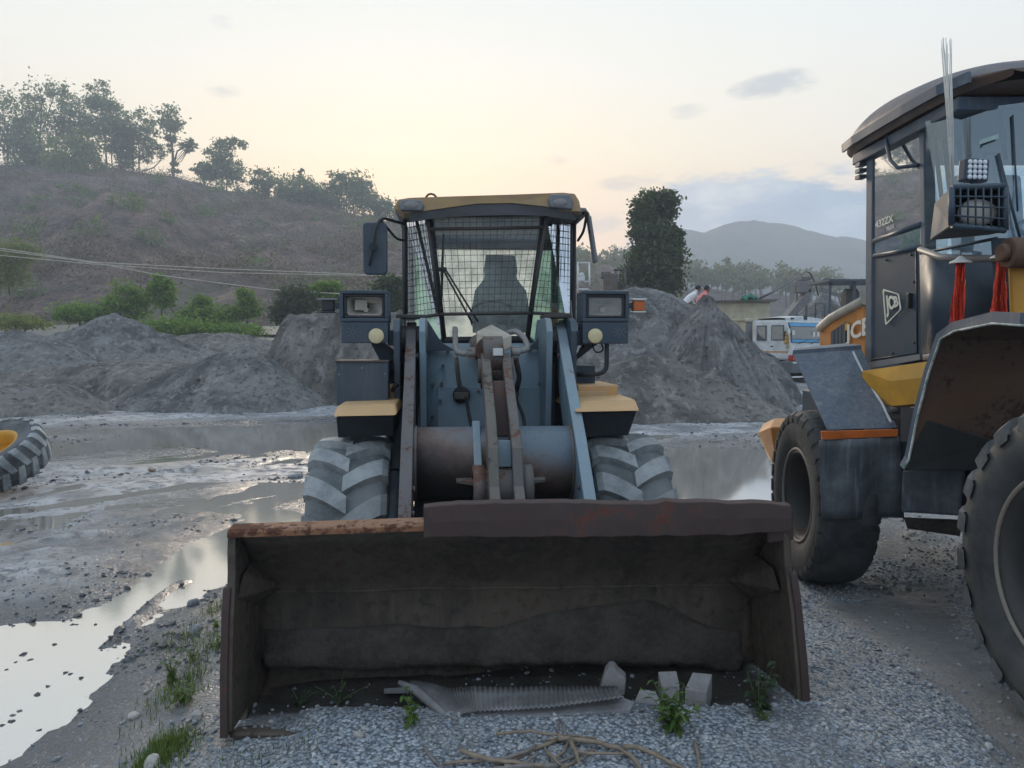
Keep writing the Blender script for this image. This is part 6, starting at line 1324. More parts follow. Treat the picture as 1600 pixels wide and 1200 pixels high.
for x, z in ((.25, 2.10), (1.5, 2.05), (1.75, 2.05)): MB().box((x, fy(z) - .036, z), (.16, .006, .18)).build('window_sticker', M['stick'], ws)
tb('door', (-.02, .10, 1.12), (.0, .86, 2.5), M['twhite'], cb, .01)
for y0, y1 in ((.20, .80), (1.02, 1.50)): tb('side_window', (-.035, y0, 1.80), (-.012, y1, 2.40), M['tgrey'], cb, .02); tb('side_window_glass', (-.042, y0 + .05, 1.85), (-.036, y1 - .05, 2.35), M['tglass'], cb, .0)
tb('door_handle', (-.04, .70, 1.56), (-.01, .82, 1.60), M['rubber'], cb, .0); tb('stripe', (-.026, .02, 1.34), (-.003, 1.7, 1.39), M['jorg'], cb, 0)
q = MB(); q.box2((-.16, .02, 1.70), (-.10, .10, 2.15)); q.tube([(-.0, .05, 2.25), (-.13, .05, 2.2), (-.13, .05, 2.1)], .012, 5); q.build('mirror', M['rubber'], cb, bevel=.01)
q = MB(); rr = random.Random(3)
for i in range(40): q.sphere((-.15 + rr.uniform(-.06, .06), -.02 + rr.uniform(-.05, .05), rr.uniform(1.55, 2.1)), rr.uniform(.03, .06), 6)
q.build('garland', simple('marigold', (.55, .33, .06), .8, var=.4, scale=20, col2=(.32, .24, .12)), cb)
for x in (.35, 1.15): tb('roof_marker', (x, .14, 2.62), (x + .14, .24, 2.68 if x < 1 else 2.78), M['rubber'], cb, .01)
# front: bumper, lamps, grille, plate
tb('bumper', (-.04, -.16, .55), (2.40, .35, 1.02), M['tgrey'], TR, .05); tb('front_grille', (.25, -.07, 1.04), (2.10, .05, 1.40), M['rubber'], TR, .02); tb('chrome_bar', (.05, -.10, .93), (2.3, -.162, .99), M['white'], TR, .005)
tb('head_lamp', (.02, -.17, 1.03), (.30, .1, 1.25), M['tred'], TR, .03); tb('number_plate', (.52, -.185, .68), (1.02, -.165, .84), M['plate'], TR, 0); tb('lower_bar', (.1, -.12, .38), (2.2, -.06, .44), M['white'], TR, .01)
# wheels, arch, chassis, intake
tt = tyre_mesh(M['tyre_dark'], M['tyre_lug'], .52, .27, .30, 30, .012, -.06, .05, fr=.7); trm = rim_mb(.27, .30, -1, dish=.4, hub=.1).mesh('rim')
for x, y in ((.17, 1.05), (2.19, 1.05), (.17, 4.9), (2.19, 4.9), (.17, 6.2), (2.19, 6.2)): add_wheel(TR, (x, y, .52), 0, 0, 0, M['tyre_dusty'], M['tgrey'], tt, trm, -1)
arch = [(1.05 + .66 * math.cos(R(a)), .56 + .62 * math.sin(R(a))) for a in range(-8, 189, 14)] + [(.30, 1.2), (1.80, 1.2)][::-1][:0]
q = MB(); o2 = [(1.05 + .80 * math.cos(R(a)), .60 + .72 * math.sin(R(a))) for a in range(-8, 189, 14)]
q.grid([[(-.03, y, z) for y, z in arch], [(-.03, y, z) for y, z in o2]], False); q.grid([[(-.03, y, z) for y, z in arch], [(.4, y, z) for y, z in arch]], False); q.grid([[(-.03, y, z) for y, z in o2], [(.4, y, z) for y, z in o2]], False); q.build('wheel_arch', M['tgrey'], TR)
tb('chassis', (.7, .2, .55), (1.66, 7.2, .95), M['rubber'], TR); tb('fuel_tank', (.0, 2.1, .55), (.55, 3.3, 1.05), M['tgrey'], TR, .06)
MB().cyl((.18, 2.05, 1.2), (.18, 2.05, 2.55), .13, 16).build('air_intake', M['tgrey'], TR); MB().cyl((.18, 2.05, 2.55), (.18, 2.05, 2.72), .15, 16, .13).build('intake_cap', M['cream'], TR)
q = MB(); q.cyl((-.05, 2.0, 1.35), (.5, 2.0, 1.35), .24, 14); q.box((.2, 2.2, 1.1), (.6, .5, .5)); q.build('air_filter', M['rubber'], TR, bevel=.02)
q = MB(); q.prism([(2.5, 1.15), (2.4, 2.2), (6.9, 2.2), (7.1, 1.15)], 'x', .05, 2.31); bd = q.build('tipper_body', M['tcream'], TR, bevel=.02)
for k in range(6): tb('body_rib', (.0, 2.6 + k * .82, 1.15), (.06, 2.72 + k * .82, 2.2), M['tcream'], bd, .01)

# hut behind the truck with flat overhanging roof
YH_ = 33.0; hx0 = at(1128, 500, YH_).x; hx1 = at(1206, 500, YH_).x; hz1 = at(1170, 472, YH_).z; hz0 = gz(9, 33) - .2
HU = root('hut', (hx0, YH_, hz0), R(6), 'cream-walled hut with flat overhanging roof behind the truck', 'hut'); wd = hx1 - hx0; hh2 = hz1 - hz0
MB().box2((-1.2, 0, 0), (wd, 3, hh2)).build('wall', M['tcream'], HU, bevel=.02)
MB().hull8([Vector((-1.4, -.3, hh2 - .02)), Vector((wd + .10, -.3, hh2 + .02)), Vector((wd + .3, 3.3, hh2 + .02)), Vector((-1.4, 3.3, hh2 - .02))], [Vector((-1.4, -.35, hh2 + .02)), Vector((wd + .28, -.35, hh2 + .14)), Vector((wd + .4, 3.4, hh2 + .14)), Vector((-1.4, 3.4, hh2 + .02))]).build('roof', paint('hut_roof', (.20, .17, .15), (.3, .27, .23), .4, rough=.9), HU, bevel=.01)
for x in (.55, wd * .66, wd - .04): MB().box2((x - .07, -.06, 0), (x + .07, .0, hh2 - .75)).build('wall_post', M['tcream'], HU, bevel=.01)
MB().box2((.3, -.10, hh2 - .80), (wd * .8, -.0, hh2 - .70)).build('ledge', M['tcream'], HU, bevel=.01)
MB().box2((wd * .66 + .1, -.01, 0), (wd - .15, .02, hh2 - .9)).build('door', M['tcream'], HU, bevel=.01)
# green tarp bunched on its roof
rg_ = np.random.RandomState(8); p = at(1171, 467, YH_ - .2); q = MB(); rows = []
for i in range(9):
    rows.append([(lerp(-.36, .36, j / 14), lerp(-.25, .25, i / 8), .16 * math.sin(math.pi * j / 14) ** .6 * math.sin(math.pi * i / 8) ** .5 + .05 * rg_.normal() - .03) for j in range(15)])
tp_ = q.grid(rows).build('tarpaulin', simple('tarp_green', (.01, .20, .13), .6, var=.5, scale=6), None, solid=.01); tp_.location = p; tag(tp_, 'crumpled green tarpaulin lying on the hut roof', 'tarpaulin')

# ---- crushing plant in the dust
M['steelgrey'] = paint('plant_steel', (.14, .14, .15), (.28, .26, .24), .5, rust=.2, rough=.8)
YP = 62.0; pb = at(1255, 505, YP); PL = root('crushing_plant', tuple(pb), 0, 'dusty stone crusher with sloping conveyor and hopper beyond the truck', 'crusher')
def pl(px, py, dy=0): return at(px, py, YP + dy) - pb
q = MB(); a_, b_ = pl(1222, 500), pl(1262, 452)
q.hull8([a_ + Vector((0, -.7, -.5)), b_ + Vector((0, -.7, -1.0)), b_ + Vector((0, .7, -1.0)), a_ + Vector((0, .7, -.5))], [a_ + Vector((0, -.7, .1)), b_ + Vector((0, -.7, .1)), b_ + Vector((0, .7, .1)), a_ + Vector((0, .7, .1))]); q.build('conveyor', M['rubber'] and M['steelgrey'], PL)
q = MB(); c = pl(1254, 449); q.box(c, (1.1, 1.4, .9)); q.box(c + Vector((.1, 0, .7)), (.8, 1.1, .25)); q.build('hopper', M['steelgrey'], PL, bevel=.03)
for px in (1245, 1260): MB().tube([pl(px, 440), pl(px, 505)], .10, 6).build('support_leg', M['steelgrey'], PL)
MB().tube([pl(1243, 438), pl(1243, 458)], .05, 5).build('railing', M['steelgrey'], PL); MB().tube([pl(1240, 446), pl(1264, 446)], .05, 5).build('railing', M['steelgrey'], PL)
q = MB(); c = pl(1291, 444, 2); q.lathe([(-.15, .55), (-.2, .38), (.2, .38), (.15, .55), (-.15, .55)], 'y', tuple(c), 24); q.build('flywheel', M['steelgrey'], PL)
MB().hull8([pl(1280, 456, 1), pl(1330, 470, 1), pl(1330, 470, 2.5), pl(1280, 456, 2.5)], [pl(1278, 450, 1), pl(1330, 463, 1), pl(1330, 463, 2.5), pl(1278, 450, 2.5)]).build('upper_conveyor', M['steelgrey'], PL)
for k in range(3): MB().tube([pl(1306 + k * 6, 452 + k * 3, 1), pl(1322 + k * 8, 500, 1)], .06, 5).build('strut', M['steelgrey'], PL)
mound('gravel_mound', 'pale dust-veiled gravel cone under the crusher', at(1287, 500, 66).x, 66, 3.6, 3, at(1287, 452, 66).z - 2.6, 'cone', 33, base=2.6)
# roofed steel frame nearer by
YS = 40.0; sb = at(1330, 500, YS); SH = root('steel_shed', tuple(sb), 0, 'open steel post shed with thin flat roof beside the right cab', 'shed')
def sl(px, py, dy=0): return at(px, py, YS + dy) - sb
for px, dy in ((1306, 0), (1345, 0), (1306, 2), (1400, 0), (1340, 2)): MB().box2((sl(px, 0, dy).x - .06, dy - .06, -2.0), (sl(px, 0, dy).x + .06, dy + .06, sl(0, 441, 0).z)).build('post', M['jblack'], SH)
MB().box2((sl(1300, 0).x, -.4, sl(0, 440).z), (sl(1410, 0).x, 2.6, sl(0, 437).z)).build('roof', M['jblack'], SH); MB().box2((sl(1304, 0).x, -.06, sl(0, 446).z), (sl(1410, 0).x, .0, sl(0, 443).z)).build('beam', M['jblack'], SH); MB().box2((sl(1302, 0).x, -.05, sl(0, 489).z), (sl(1330, 0).x, .05, sl(0, 486).z)).build('beam', M['jblack'], SH)
q = MB(); c = sl(1328, 470, 1); q.box(c, (.7, .7, .9)); q.cyl(c + Vector((-.3, 0, .4)), c + Vector((.35, 0, .4)), .25, 12); q.cyl(c + Vector((.2, 0, .1)), c + Vector((.2, 0, 1.0)), .06, 8); q.box(c + Vector((0, 0, -1)), (1, .8, 1.2)); q.build('engine', M['rubber'], SH, bevel=.03)
YS2 = 36.0; gb_ = at(1281, 505, YS2); t = root('square_gantry', tuple(gb_), 0, 'small dark square pipe gantry rising above the truck roof', 'gantry')
q = MB(); q.tube([at(1274, 505, YS2) - gb_, at(1274, 474, YS2) - gb_, at(1289, 474, YS2) - gb_, at(1289, 505, YS2) - gb_], .035, 6); q.build('pipe', M['jblack'], t)
q = MB(); q.tube([at(1186, 467, 40), at(1210, 455, 44), at(1235, 440, 50), at(1250, 429, 56), at(1259, 424, 60), at(1266, 427, 61), at(1274, 443, 62), at(1279, 462, 62)], .06, 6); tag(q.build('hose', M['rubber']), 'black hose sagging from the hut roof to the crusher top', 'hose')
# white pipe frame and old engine behind the loader
b_ = at(912, 470, 32); t = root('pipe_rack', tuple(b_), 0, 'white metal pipe rack standing behind the right headlight', 'rack')
def wl(px, py, dy=0): return at(px, py, 32 + dy) - b_
for p0, p1 in (((921, 470), (921, 411)), ((903, 470), (903, 409)), ((903, 411), (921, 411)), ((903, 440), (921, 440)), ((921, 442), (921, 452)), ((903, 452), (921, 452))): MB().tube([wl(*p0), wl(*p1)], .035, 6).build('pipe', M['twhite'], t)
q = MB(); q.box(wl(908, 435), (.3, .2, .2)); q.sphere(wl(909, 430), .12, 8); q.build('lamp_head', M['twhite'], t)
b_ = at(965, 470, 40); t = root('old_engine', tuple(b_), 0, 'rusty old engine with exhaust and bracket between rack and tall tree', 'engine')
def el_(px, py, dy=0): return at(px, py, 40 + dy) - b_
q = MB(); q.box(el_(953, 443), (.75, .7, 1.0)); q.cyl(el_(945, 436), el_(958, 436), .3, 12); q.box(el_(946, 430), (.5, .5, .35)); q.build('engine_block', M['steel'], t, bevel=.05)
q = MB(); q.cyl(el_(962, 452) + Vector((0, -.2, 0)), el_(962, 452) + Vector((0, .2, 0)), .42, 18); q.cyl(el_(972, 450), el_(978, 460), .3, 12); q.build('flywheel', M['rubber'], t)
for p0, p1 in (((961, 442), (962, 424)), ((959, 422), (978, 421)), ((977, 421), (977, 470)), ((968, 445), (980, 462))): MB().tube([el_(*p0), el_(*p1)], .06, 6).build('bracket', M['frame'], t)
MB().box2(tuple(el_(940, 455) + Vector((0, -.5, -1.5))), tuple(el_(985, 462) + Vector((0, .5, 0)))).build('stand', M['steelgrey'], t)

# ---- two people at work behind the mounds
def person(label, P, shirt, pants, yaw, bend, arm_z):
    """bent-over figure, one skinned body; P is the ground under the feet"""
    t = root('person', P, yaw, label, 'person', 'people working on the mounds')
    J_ = {'pel': (0, 0, .78), 'sp': (bend * .22, 0, .98), 'ch': (bend * .46, 0, 1.14), 'nk': (bend * .62, 0, 1.24), 'hd': (bend * .74, 0, 1.34)}
    V = []; E = []; Rr = []
    def ad(p, r, frm=None):
        V.append(p); Rr.append(r)
        if frm is not None: E.append((frm, len(V) - 1))
        return len(V) - 1
    pe = ad(J_['pel'], .15); s1 = ad(J_['sp'], .145, pe); ch = ad(J_['ch'], .16, s1); nk = ad(J_['nk'], .07, ch); hd = ad(J_['hd'], .062, nk)
    for s in (-1, 1):
        hp = ad((0, s * .10, .74), .10, pe); kn = ad((.16, s * .13, .44), .07, hp); an = ad((-.02, s * .13, .09), .045, kn); ad((.14, s * .14, .04), .04, an)
        sh = ad((bend * .50, s * .19, 1.14), .07, ch); eb = ad((bend * .62 + .02, s * .24, .92), .05, sh); wr = ad((bend * .62 + .14, s * .18, arm_z), .036, eb); ad((bend * .62 + .22, s * .16, arm_z - .05), .03, wr)
    me = bpy.data.meshes.new('body'); me.from_pydata(V, E, []); o = bpy.data.objects.new('body', me); COL.objects.link(o); o.parent = t
    sk = o.modifiers.new('skin', 'SKIN'); sb_ = o.modifiers.new('sub', 'SUBSURF'); sb_.levels = 1; sb_.render_levels = 1
    if not me.skin_vertices: me.attributes  # skin layer is made with the modifier
    for v, r in zip(me.skin_vertices[0].data, Rr): v.radius = (r, r)
    me.skin_vertices[0].data[0].use_root = True
    # colour by height: trousers below the hip, shirt above, skin on the forearms and head
    m, T, b, oo = new_mat('clothes'); co = T.node('ShaderNodeTexCoord').outputs['Object']; sp2 = T.node('ShaderNodeSeparateXYZ'); T.put(sp2.inputs[0], co)
    T.put(b.inputs['Base Color'], T.mix(T.smooth(sp2.outputs[2], .80, .82), pants, shirt)); b.inputs['Roughness'].default_value = .9; me.materials.append(m)
    h = Vector(J_['hd']) + Vector((.04, 0, .04)); q = MB(); q.sphere(h, .105, 14, (1.0, .82, 1.12)); q.sphere(h + Vector((.105, 0, -.01)), .018, 8); [q.sphere(h + Vector((0, s * .088, -.01)), .022, 8, (.6, .5, 1)) for s in (-1, 1)]
    hd_ = q.build('head', simple('skin', (.25, .13, .08), .6), t)
    for s in (-1, 1): MB().sphere(h + Vector((.094, s * .036, .018)), .014, 8).build('eye', M['rubber'], hd_)
    MB().box(h + Vector((.096, 0, -.05)), (.012, .05, .012)).build('mouth', simple('lips', (.2, .07, .05), .6), hd_, bevel=.004)
    q = MB(); q.sphere(h + Vector((-.018, 0, .030)), .112, 14, (1.0, .86, 1.0)); q.v = [(x, y, max(z, h.z - .01 - .3 * (h.x - x)) if x > h.x - .04 else z) for x, y, z in q.v]; q.build('hair', simple('black_hair', (.012, .01, .01), .7), t)
p = at(1072, 466, 28.5); person('person in a white shirt bending down behind the sand mounds', (p.x - .1, 28.5, p.z - 1.02), (.72, .73, .74), (.06, .07, .10), R(10), .75, .62)
p = at(1095, 464, 28.0); person('person in a salmon-pink shirt crouching by the peaked mound', (p.x - .1, 28.0, p.z - 1.08), (.70, .23, .20), (.05, .05, .06), R(15), .45, .70)

# ---- old tyre with rim lying tilted at the left edge
p = Vector((at(-6, 700, 9.6).x, 9.6, 0)); gt = gz(p.x, p.y)
OT = root('worn_wheel', (p.x, p.y, gt + .44), 0, 'big worn tyre on an orange rim lying tilted at the left picture edge', 'wheel')
ax = Vector((-.12, -.48, .86)).normalized(); OT.rotation_euler = ax.to_track_quat('X', 'Z').to_euler()
_o = bpy.data.objects.new('tyre', tyre_mesh(M['tyre_lug'], M['tyre_dusty'], .60, .30, .44, 20, .028, -.12, .1, fr=.62)); COL.objects.link(_o); _o.parent = OT; rim_mb(.30, .44, 1, dish=.9, hub=.10).build('rim', M['jyel'], OT)

# ---- wires across the yard
for pts, lab in (([(-300, 362), (0, 388), (150, 410), (350, 420), (620, 431), (900, 433)], 'upper overhead wire crossing before the hillside'), ([(-300, 380), (0, 399), (150, 413), (350, 426), (620, 431.5), (900, 436)], 'middle overhead wire meeting the upper one behind the mirror'), ([(-300, 362), (0, 391), (150, 411), (250, 430), (420, 452), (560, 461), (700, 462)], 'lowest overhead wire sagging towards the dark bush')):
    q = MB(); v = [at(px, py, 45) for px, py in pts]; s = []
    for i in range(len(v) - 1):
        for k in range(6): s.append(lerp(v[i], v[i + 1], k / 6))
    q.tube(s + [v[-1]], .030, 5); tag(q.build('wire', M['cream']), lab, 'wire', 'overhead wires')
# ================================================================== FOREGROUND: things in and before the bucket
def gpt(px, py, dz=0.0):
    p = on_z(px, py, .05)
    for _ in range(4): p = on_z(px, py, gz(p.x, p.y) + dz)
    return p
M['conc'] = simple('concrete_block', (.30, .285, .28), .9, var=.25, scale=10, bmp=.5, dist=.006)
M['board'] = simple('weathered_board', (.27, .265, .27), .85, var=.3, scale=8, bmp=.4)
M['wood'] = simple('dry_wood', (.30, .235, .17), .8, var=.35, scale=18, bmp=.4)
M['woodg'] = simple('grey_wood', (.25, .22, .20), .85, var=.35, scale=18, bmp=.4)
def block(label, top, hgt, Y, dep, nm='paving_block', m=None, tilt=0):
    """a block whose top quad shows at these pixels; sides drop by hgt"""
    v = [at(px, py, Y + (dep if i < 2 else 0)) for i, (px, py) in enumerate(top)]; c = sum(v, Vector()) / 4
    q = MB(); q.hull8([p - c + Vector((0, tilt, -hgt)) for p in v], [p - c for p in v]); o = q.build(nm, m or M['conc'], None, bevel=.004); o.location = c; return tag(o, label, 'block', 'blocks lying in the bucket')
block('middle grey paving block standing on end in the bucket', [(1028, 1049), (1057, 1048), (1062, 1070), (1034, 1073)], .135, 3.50, .07)
block('right grey paving block leaning in the bucket near the leafy plant', [(1082, 1050), (1113, 1053), (1104, 1082), (1070, 1076)], .12, 3.48, .08)
block('low left paving block lying behind the green weed', [(1000, 1076), (1024, 1079), (1035, 1102), (990, 1098)], .08, 3.44, .03, tilt=.02)
v = [(936, 1082), (945, 1052), (952, 1043), (960, 1044), (966, 1052), (978, 1062), (976, 1086), (966, 1094)]
w = [at(px, py, 3.56) for px, py in v]; c = sum(w, Vector()) / len(w); q = MB(); q.add([p - c for p in w] + [p - c + Vector((.01, .07, .005)) for p in w], [tuple(range(8))[::-1], tuple(range(8, 16))] + [(i, (i + 1) % 8, 8 + (i + 1) % 8, 8 + i) for i in range(8)])
o = q.build('broken_slab', M['conc'], None, bevel=.006); o.location = c; tag(o, 'upright broken concrete slab at the end of the corrugated mat', 'slab')
# corrugated mat, curled at its left end, and the board lying along it
m, T, b, oo = new_mat('corrugated_sheet'); co = T.node('ShaderNodeTexCoord').outputs['Object']; n1 = T.noise(co, 8, 5, .6)
T.put(b.inputs['Base Color'], T.mix(T.smooth(n1, .35, .65), (.24, .235, .235), (.15, .145, .145))); b.inputs['Roughness'].default_value = .9; M['mat'] = m
back = [(640, 1066), (655, 1066), (675, 1070), (705, 1078), (740, 1074), (800, 1076), (860, 1074), (910, 1074), (965, 1074)]; front = [(700, 1130), (705, 1130), (712, 1126), (722, 1116), (745, 1112), (800, 1110), (860, 1106), (920, 1098), (975, 1090)]
nst = 240; rows = [[], [], [], [], []]
ab = np.array(back, float); af = np.array(front, float); ti = np.linspace(0, 1, len(back)); c = at(810, 1095, 3.5)
for i in range(nst + 1):
    t = i / nst; pb_ = (np.interp(t, ti, ab[:, 0]), np.interp(t, ti, ab[:, 1])); pf = (np.interp(t, ti, af[:, 0]), np.interp(t, ti, af[:, 1])); cor = .0045 * math.sin(i * math.pi * 2 / 4)
    a_, b2 = at(*pb_, 3.54), at(*pf, 3.28)
    for k in range(5): rows[k].append(lerp(a_, b2, k / 4) - c + Vector((0, 0, cor - .012 * math.sin(math.pi * k / 4) + .004)))
q = MB(); q.grid(rows); o = q.build('corrugated_mat', M['mat'], None, solid=.004); o.location = c; tag(o, 'grey corrugated sheet lying crumpled inside the bucket', 'sheet')
q = MB(); q.tube([at(624, 1066, 3.54) - c, at(650, 1078, 3.48) - c, at(680, 1104, 3.38) - c, at(708, 1130, 3.27) - c], [.012, .022, .02, .008], 8); q.build('curled_edge', M['mat'], o)
q = MB(); q.hull8([at(600, 1084, 3.62) - c, at(640, 1083, 3.60) - c, at(640, 1083, 3.7) - c, at(600, 1084, 3.72) - c], [at(600, 1076, 3.62) - c, at(640, 1073, 3.60) - c, at(640, 1073, 3.7) - c, at(600, 1076, 3.72) - c]); q.build('folded_flap', M['mat'], o)
a4 = [at(712, 1112, 3.32), at(975, 1090, 3.38), at(992, 1096, 3.35), at(985, 1108, 3.31), at(712, 1131, 3.25)]; c = sum(a4, Vector()) / 5
q = MB(); q.add([p - c for p in a4] + [p - c - Vector((0, 0, .03)) for p in a4], [tuple(range(5)), tuple(range(5, 10))[::-1]] + [(i, (i + 1) % 5, 5 + (i + 1) % 5, 5 + i) for i in range(5)]); o = q.build('board', M['board'], None, bevel=.004); o.location = c; tag(o, 'long grey weathered board lying along the bucket mouth', 'board')
# sticks heaped before the bucket: each a bent branch
ST = [([(664, 1168), (680, 1190), (705, 1215)], .0075, 'g'), ([(695, 1192), (760, 1187), (810, 1189)], .007, 'w'), ([(720, 1173), (760, 1186), (800, 1192), (850, 1196)], .011, 'w'), ([(776, 1146), (830, 1143), (866, 1148), (890, 1152)], .007, 'w'),
      ([(772, 1192), (810, 1182), (840, 1168), (868, 1156), (890, 1153)], .011, 'w'), ([(872, 1154), (910, 1156), (965, 1168), (990, 1185), (1002, 1204)], .012, 'w'), ([(855, 1156), (890, 1150), (932, 1153)], .006, 'w'), ([(880, 1130), (883, 1150)], .009, 'g'), ([(874, 1126), (872, 1145)], .007, 'g'),
      ([(890, 1156), (880, 1175), (866, 1186)], .007, 'w'), ([(892, 1157), (902, 1180), (906, 1196)], .010, 'w'), ([(855, 1173), (875, 1195), (884, 1205)], .007, 'w'), ([(928, 1174), (900, 1190), (872, 1204)], .008, 'w'), ([(920, 1172), (890, 1184), (850, 1200)], .007, 'g'), ([(870, 1196), (800, 1198), (770, 1202)], .010, 'g'),
      ([(975, 1165), (1010, 1172), (1050, 1192), (1075, 1205)], .010, 'w'), ([(1000, 1172), (1030, 1180), (1060, 1205)], .007, 'w'), ([(1086, 1160), (1090, 1180), (1093, 1200)], .008, 'w'), ([(840, 1178), (820, 1192), (805, 1200)], .007, 'g'), ([(895, 1175), (940, 1178), (975, 1177)], .007, 'w'), ([(850, 1160), (856, 1185), (860, 1205)], .006, 'g'), ([(770, 1190), (815, 1178), (838, 1164)], .010, 'g')]
STL = ['short grey twig lying alone at the left end of the branch heap', 'thin pale branch lying level at the lower left of the heap', 'thick pale branch slanting down from the upper left of the heap', 'long thin branch arching along the top left of the heap', 'stout branch rising from the left to the knot of the heap', 'long stout branch curving from the knot down to the right', 'thin straight twig lying across the knot of the heap', 'short grey stub standing up behind the knot, the thicker one', 'short thin grey stub standing up behind the knot, the left one', 'thin branch leaning from the knot down to the left', 'stout short branch dropping straight down from the knot', 'thin slanting branch crossing below the knot from upper left to lower right', 'branch slanting from the right down to the left below the knot', 'thin grey branch lying beside the slanting one below the knot', 'grey branch lying level along the bottom of the heap', 'stout branch running off to the lower right of the heap', 'thin branch running just inside the stout one at the right', 'short upright branch standing apart at the right end of the heap', 'short grey branch slanting down at the left of the knot', 'thin level branch reaching right from the knot', 'thin grey branch dropping to the bottom edge left of the knot', 'grey branch lying against the stout rising one at the left']
for k, (pts, r, mt) in enumerate(ST):
    w = [gpt(px, py, r * (1 + 1.1 * (k % 4))) for px, py in pts]; v = []
    for i in range(len(w) - 1):
        for s in range(4): v.append(lerp(w[i], w[i + 1], s / 4) + Vector((random.uniform(-.003, .003), random.uniform(-.003, .003), random.uniform(-.002, .003))))
    v.append(w[-1]); c = w[len(w) // 2].copy(); q = MB(); n = len(v); q.tube([p - c for p in v], [r * (1 - .35 * i / n) for i in range(n)], 8)
    o = q.build('stick', M['wood'] if mt == 'w' else M['woodg'], None); o.location = c; tag(o, STL[k], 'stick', 'sticks heaped before the bucket')
# ---- weeds
def leaf_blade(q, p, d, ln, wd, droop, n=4, fold=.25):
    d = Vector(d).normalized(); sd = d.cross(Vector((0, 0, 1))); sd = sd.normalized() if sd.length > .01 else Vector((1, 0, 0)); rows = []
    for i in range(n + 1):
        t = i / n; c = Vector(p) + d * ln * t + Vector((0, 0, -droop * ln * t * t)); w = wd * math.sin(math.pi * (t * .86 + .10)) if i < n else .0005
        rows.append([c - sd * w + Vector((0, 0, w * fold)), c, c + sd * w + Vector((0, 0, w * fold))])
    q.grid(rows)
def weed(px, py, hpx, label, kind, seed, stems=7, spread=.5, Y=None, mat='weed', leafs=9, lsz=1.0, tilt=(0, 0)):
    rng = random.Random(seed); b = gpt(px, py) if Y is None else at(px, py, Y); h = hpx / FPX * b.y
    t = root('weed', tuple(b), rng.uniform(0, 6) * 0, label, 'plant', 'weeds round the bucket'); S = MB(); LF = []
    for i in range(stems):
        a_ = rng.uniform(0, 6.28); sp_2 = spread * rng.uniform(.2, 1); hh_ = h * rng.uniform(.55, 1.0); v = []
        for k in range(6): u = k / 5; v.append(Vector((math.cos(a_) * sp_2 * h * u ** 1.4 + tilt[0] * h * u, math.sin(a_) * sp_2 * h * u ** 1.4 * .8 + tilt[1] * h * u, hh_ * (u - .12 * sp_2 * u * u))))
        S.tube(v, [.0026 * (1 - .6 * k / 5) for k in range(6)], 5)
        for k in range(leafs):
            u = (k + 1.2) / (leafs + .5); f = u * 5; j = min(4, int(f)); p = lerp(v[j], v[j + 1], f - j); an = a_ + k * 2.4 + rng.uniform(-.4, .4)
            q = MB(); ln = h * rng.uniform(.16, .30) * lsz * (1.15 - .5 * u); leaf_blade(q, p, (math.cos(an), math.sin(an), rng.uniform(.1, .8)), ln, ln * (.16 if kind == 'narrow' else .30), rng.uniform(.2, .8)); LF.append(q)
    S.build('stem', simple('weed_stem', (.11, .15, .05), .7) if 'weed_stem' not in MATS else MATS['weed_stem'], t)
    big = stems * leafs <= 110
    me_mat = M_LEAF[mat]
    if big:
        for q in LF: q.build('leaf', me_mat, t)
    else:
        A_ = MB()
        for q in LF: A_.add(q.v, q.f, True)
        tag(A_.build('leaves', me_mat, t), kind='stuff')
    return t
weed(1052, 1140, 78, 'bushy bright green weed with narrow leaves before the paving blocks', 'narrow', 1, 14, .75, leafs=12, lsz=1.15)
weed(1185, 1118, 112, 'broad-leaved green plant climbing the right inner corner of the bucket', 'broad', 2, 5, .30, leafs=8, lsz=.75, mat='dark')
weed(648, 1132, 60, 'small broad-leaved seedling beside the curled mat end', 'broad', 3, 4, .5, leafs=7, lsz=1.2, mat='weed')
weed(468, 1104, 42, 'small leafy seedling at the left inside the bucket', 'broad', 4, 4, .9, leafs=6, lsz=1.2, mat='dark')
weed(530, 1100, 52, 'thin trailing plant in the dark of the bucket left of the mat', 'broad', 5, 5, 1.0, leafs=6, lsz=.9, mat='dark')
weed(270, 1070, 50, 'upright green weed on the bank left of the bucket', 'narrow', 6, 8, .4, leafs=9, lsz=1.2)
weed(283, 1100, 46, 'spreading grassy weed at the foot of the bank', 'narrow', 7, 9, .9, leafs=7, lsz=1.5)
weed(338, 984, 24, 'tiny green plant beside the bucket side plate', 'broad', 8, 5, .7, leafs=5, lsz=1.6)
weed(342, 1012, 26, 'low green plant touching the bucket side lower down', 'narrow', 9, 6, .8, leafs=6, lsz=1.6)
weed(300, 1030, 26, 'low sparse weed in the middle of the bank', 'narrow', 10, 6, .9, leafs=6, lsz=1.6, mat='olive')
weed(1195, 1125, 24, 'dusty grey-green sprout at the right bucket corner', 'narrow', 11, 6, .9, leafs=6, lsz=1.4, mat='olive')
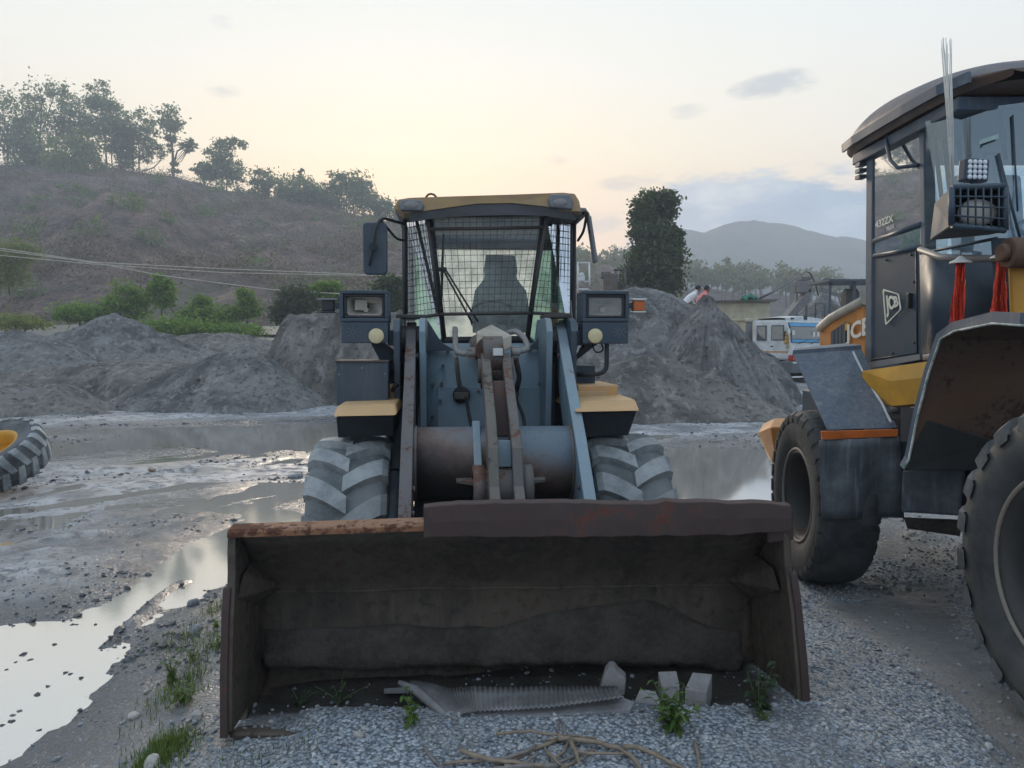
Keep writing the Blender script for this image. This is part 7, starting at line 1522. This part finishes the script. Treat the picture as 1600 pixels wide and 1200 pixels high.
# short grass on the bank, nobody could count it
rng = np.random.RandomState(77); V_ = []; 
def grass_patch(cx, cy, rx, ry, n, h0):
    c = gpt(cx, cy); k = c.y / FPX; out = []
    x = c.x + rng.normal(0, 1, n) * rx * k * .5; y = c.y + rng.normal(0, 1, n) * ry * k * 3.2 * .5; z = ground_height(x, y); h = h0 * rng.uniform(.4, 1.1, n); a = rng.uniform(0, 6.28, n); ln = rng.uniform(.1, .7, n) * h; w = .0016 + .0012 * rng.uniform(size=n)
    p = np.stack([x, y, z - .004], 1); sdv = np.stack([-np.sin(a), np.cos(a), np.zeros(n)], 1) * w[:, None]; mid = p + np.stack([np.cos(a) * ln * .35, np.sin(a) * ln * .35, h * .6], 1); tip = p + np.stack([np.cos(a) * ln, np.sin(a) * ln, h], 1)
    return np.stack([p - sdv, p + sdv, mid + sdv * .8, mid - sdv * .8, tip], 1)
G_ = np.concatenate([grass_patch(255, 1178, 42, 22, 1500, .05), grass_patch(290, 1000, 50, 22, 260, .05), grass_patch(285, 1075, 40, 40, 420, .055), grass_patch(345, 950, 24, 18, 200, .05), grass_patch(330, 1010, 30, 20, 200, .05), grass_patch(420, 1180, 120, 20, 120, .03)])
n = len(G_); F3 = []; base_i = np.arange(n) * 5
F = np.concatenate([np.stack([base_i, base_i + 1, base_i + 2], 1), np.stack([base_i, base_i + 2, base_i + 3], 1), np.stack([base_i + 3, base_i + 2, base_i + 4], 1)])
tag(np_obj('grass', G_.reshape(-1, 3), F, M_LEAF['weed']), 'short thin green grass on the bank left of the bucket', 'grass', kind='stuff')
# ================================================================== dusty evening air
q = MB(); q.box2((-440, -64, -3.0), (760, 735, 112))
m = bpy.data.materials.new('dusty_air'); m.use_nodes = True; T = NT(m.node_tree); T.n.clear(); out = T.node('ShaderNodeOutputMaterial')
pv = T.node('ShaderNodeVolumePrincipled'); pv.inputs['Color'].default_value = (.84, .91, 1, 1); pv.inputs['Density'].default_value = .0013; pv.inputs['Anisotropy'].default_value = .25
T.l.new(pv.outputs[0], out.inputs['Volume'])
hz = q.build('haze', m); tag(hz, kind='stuff')
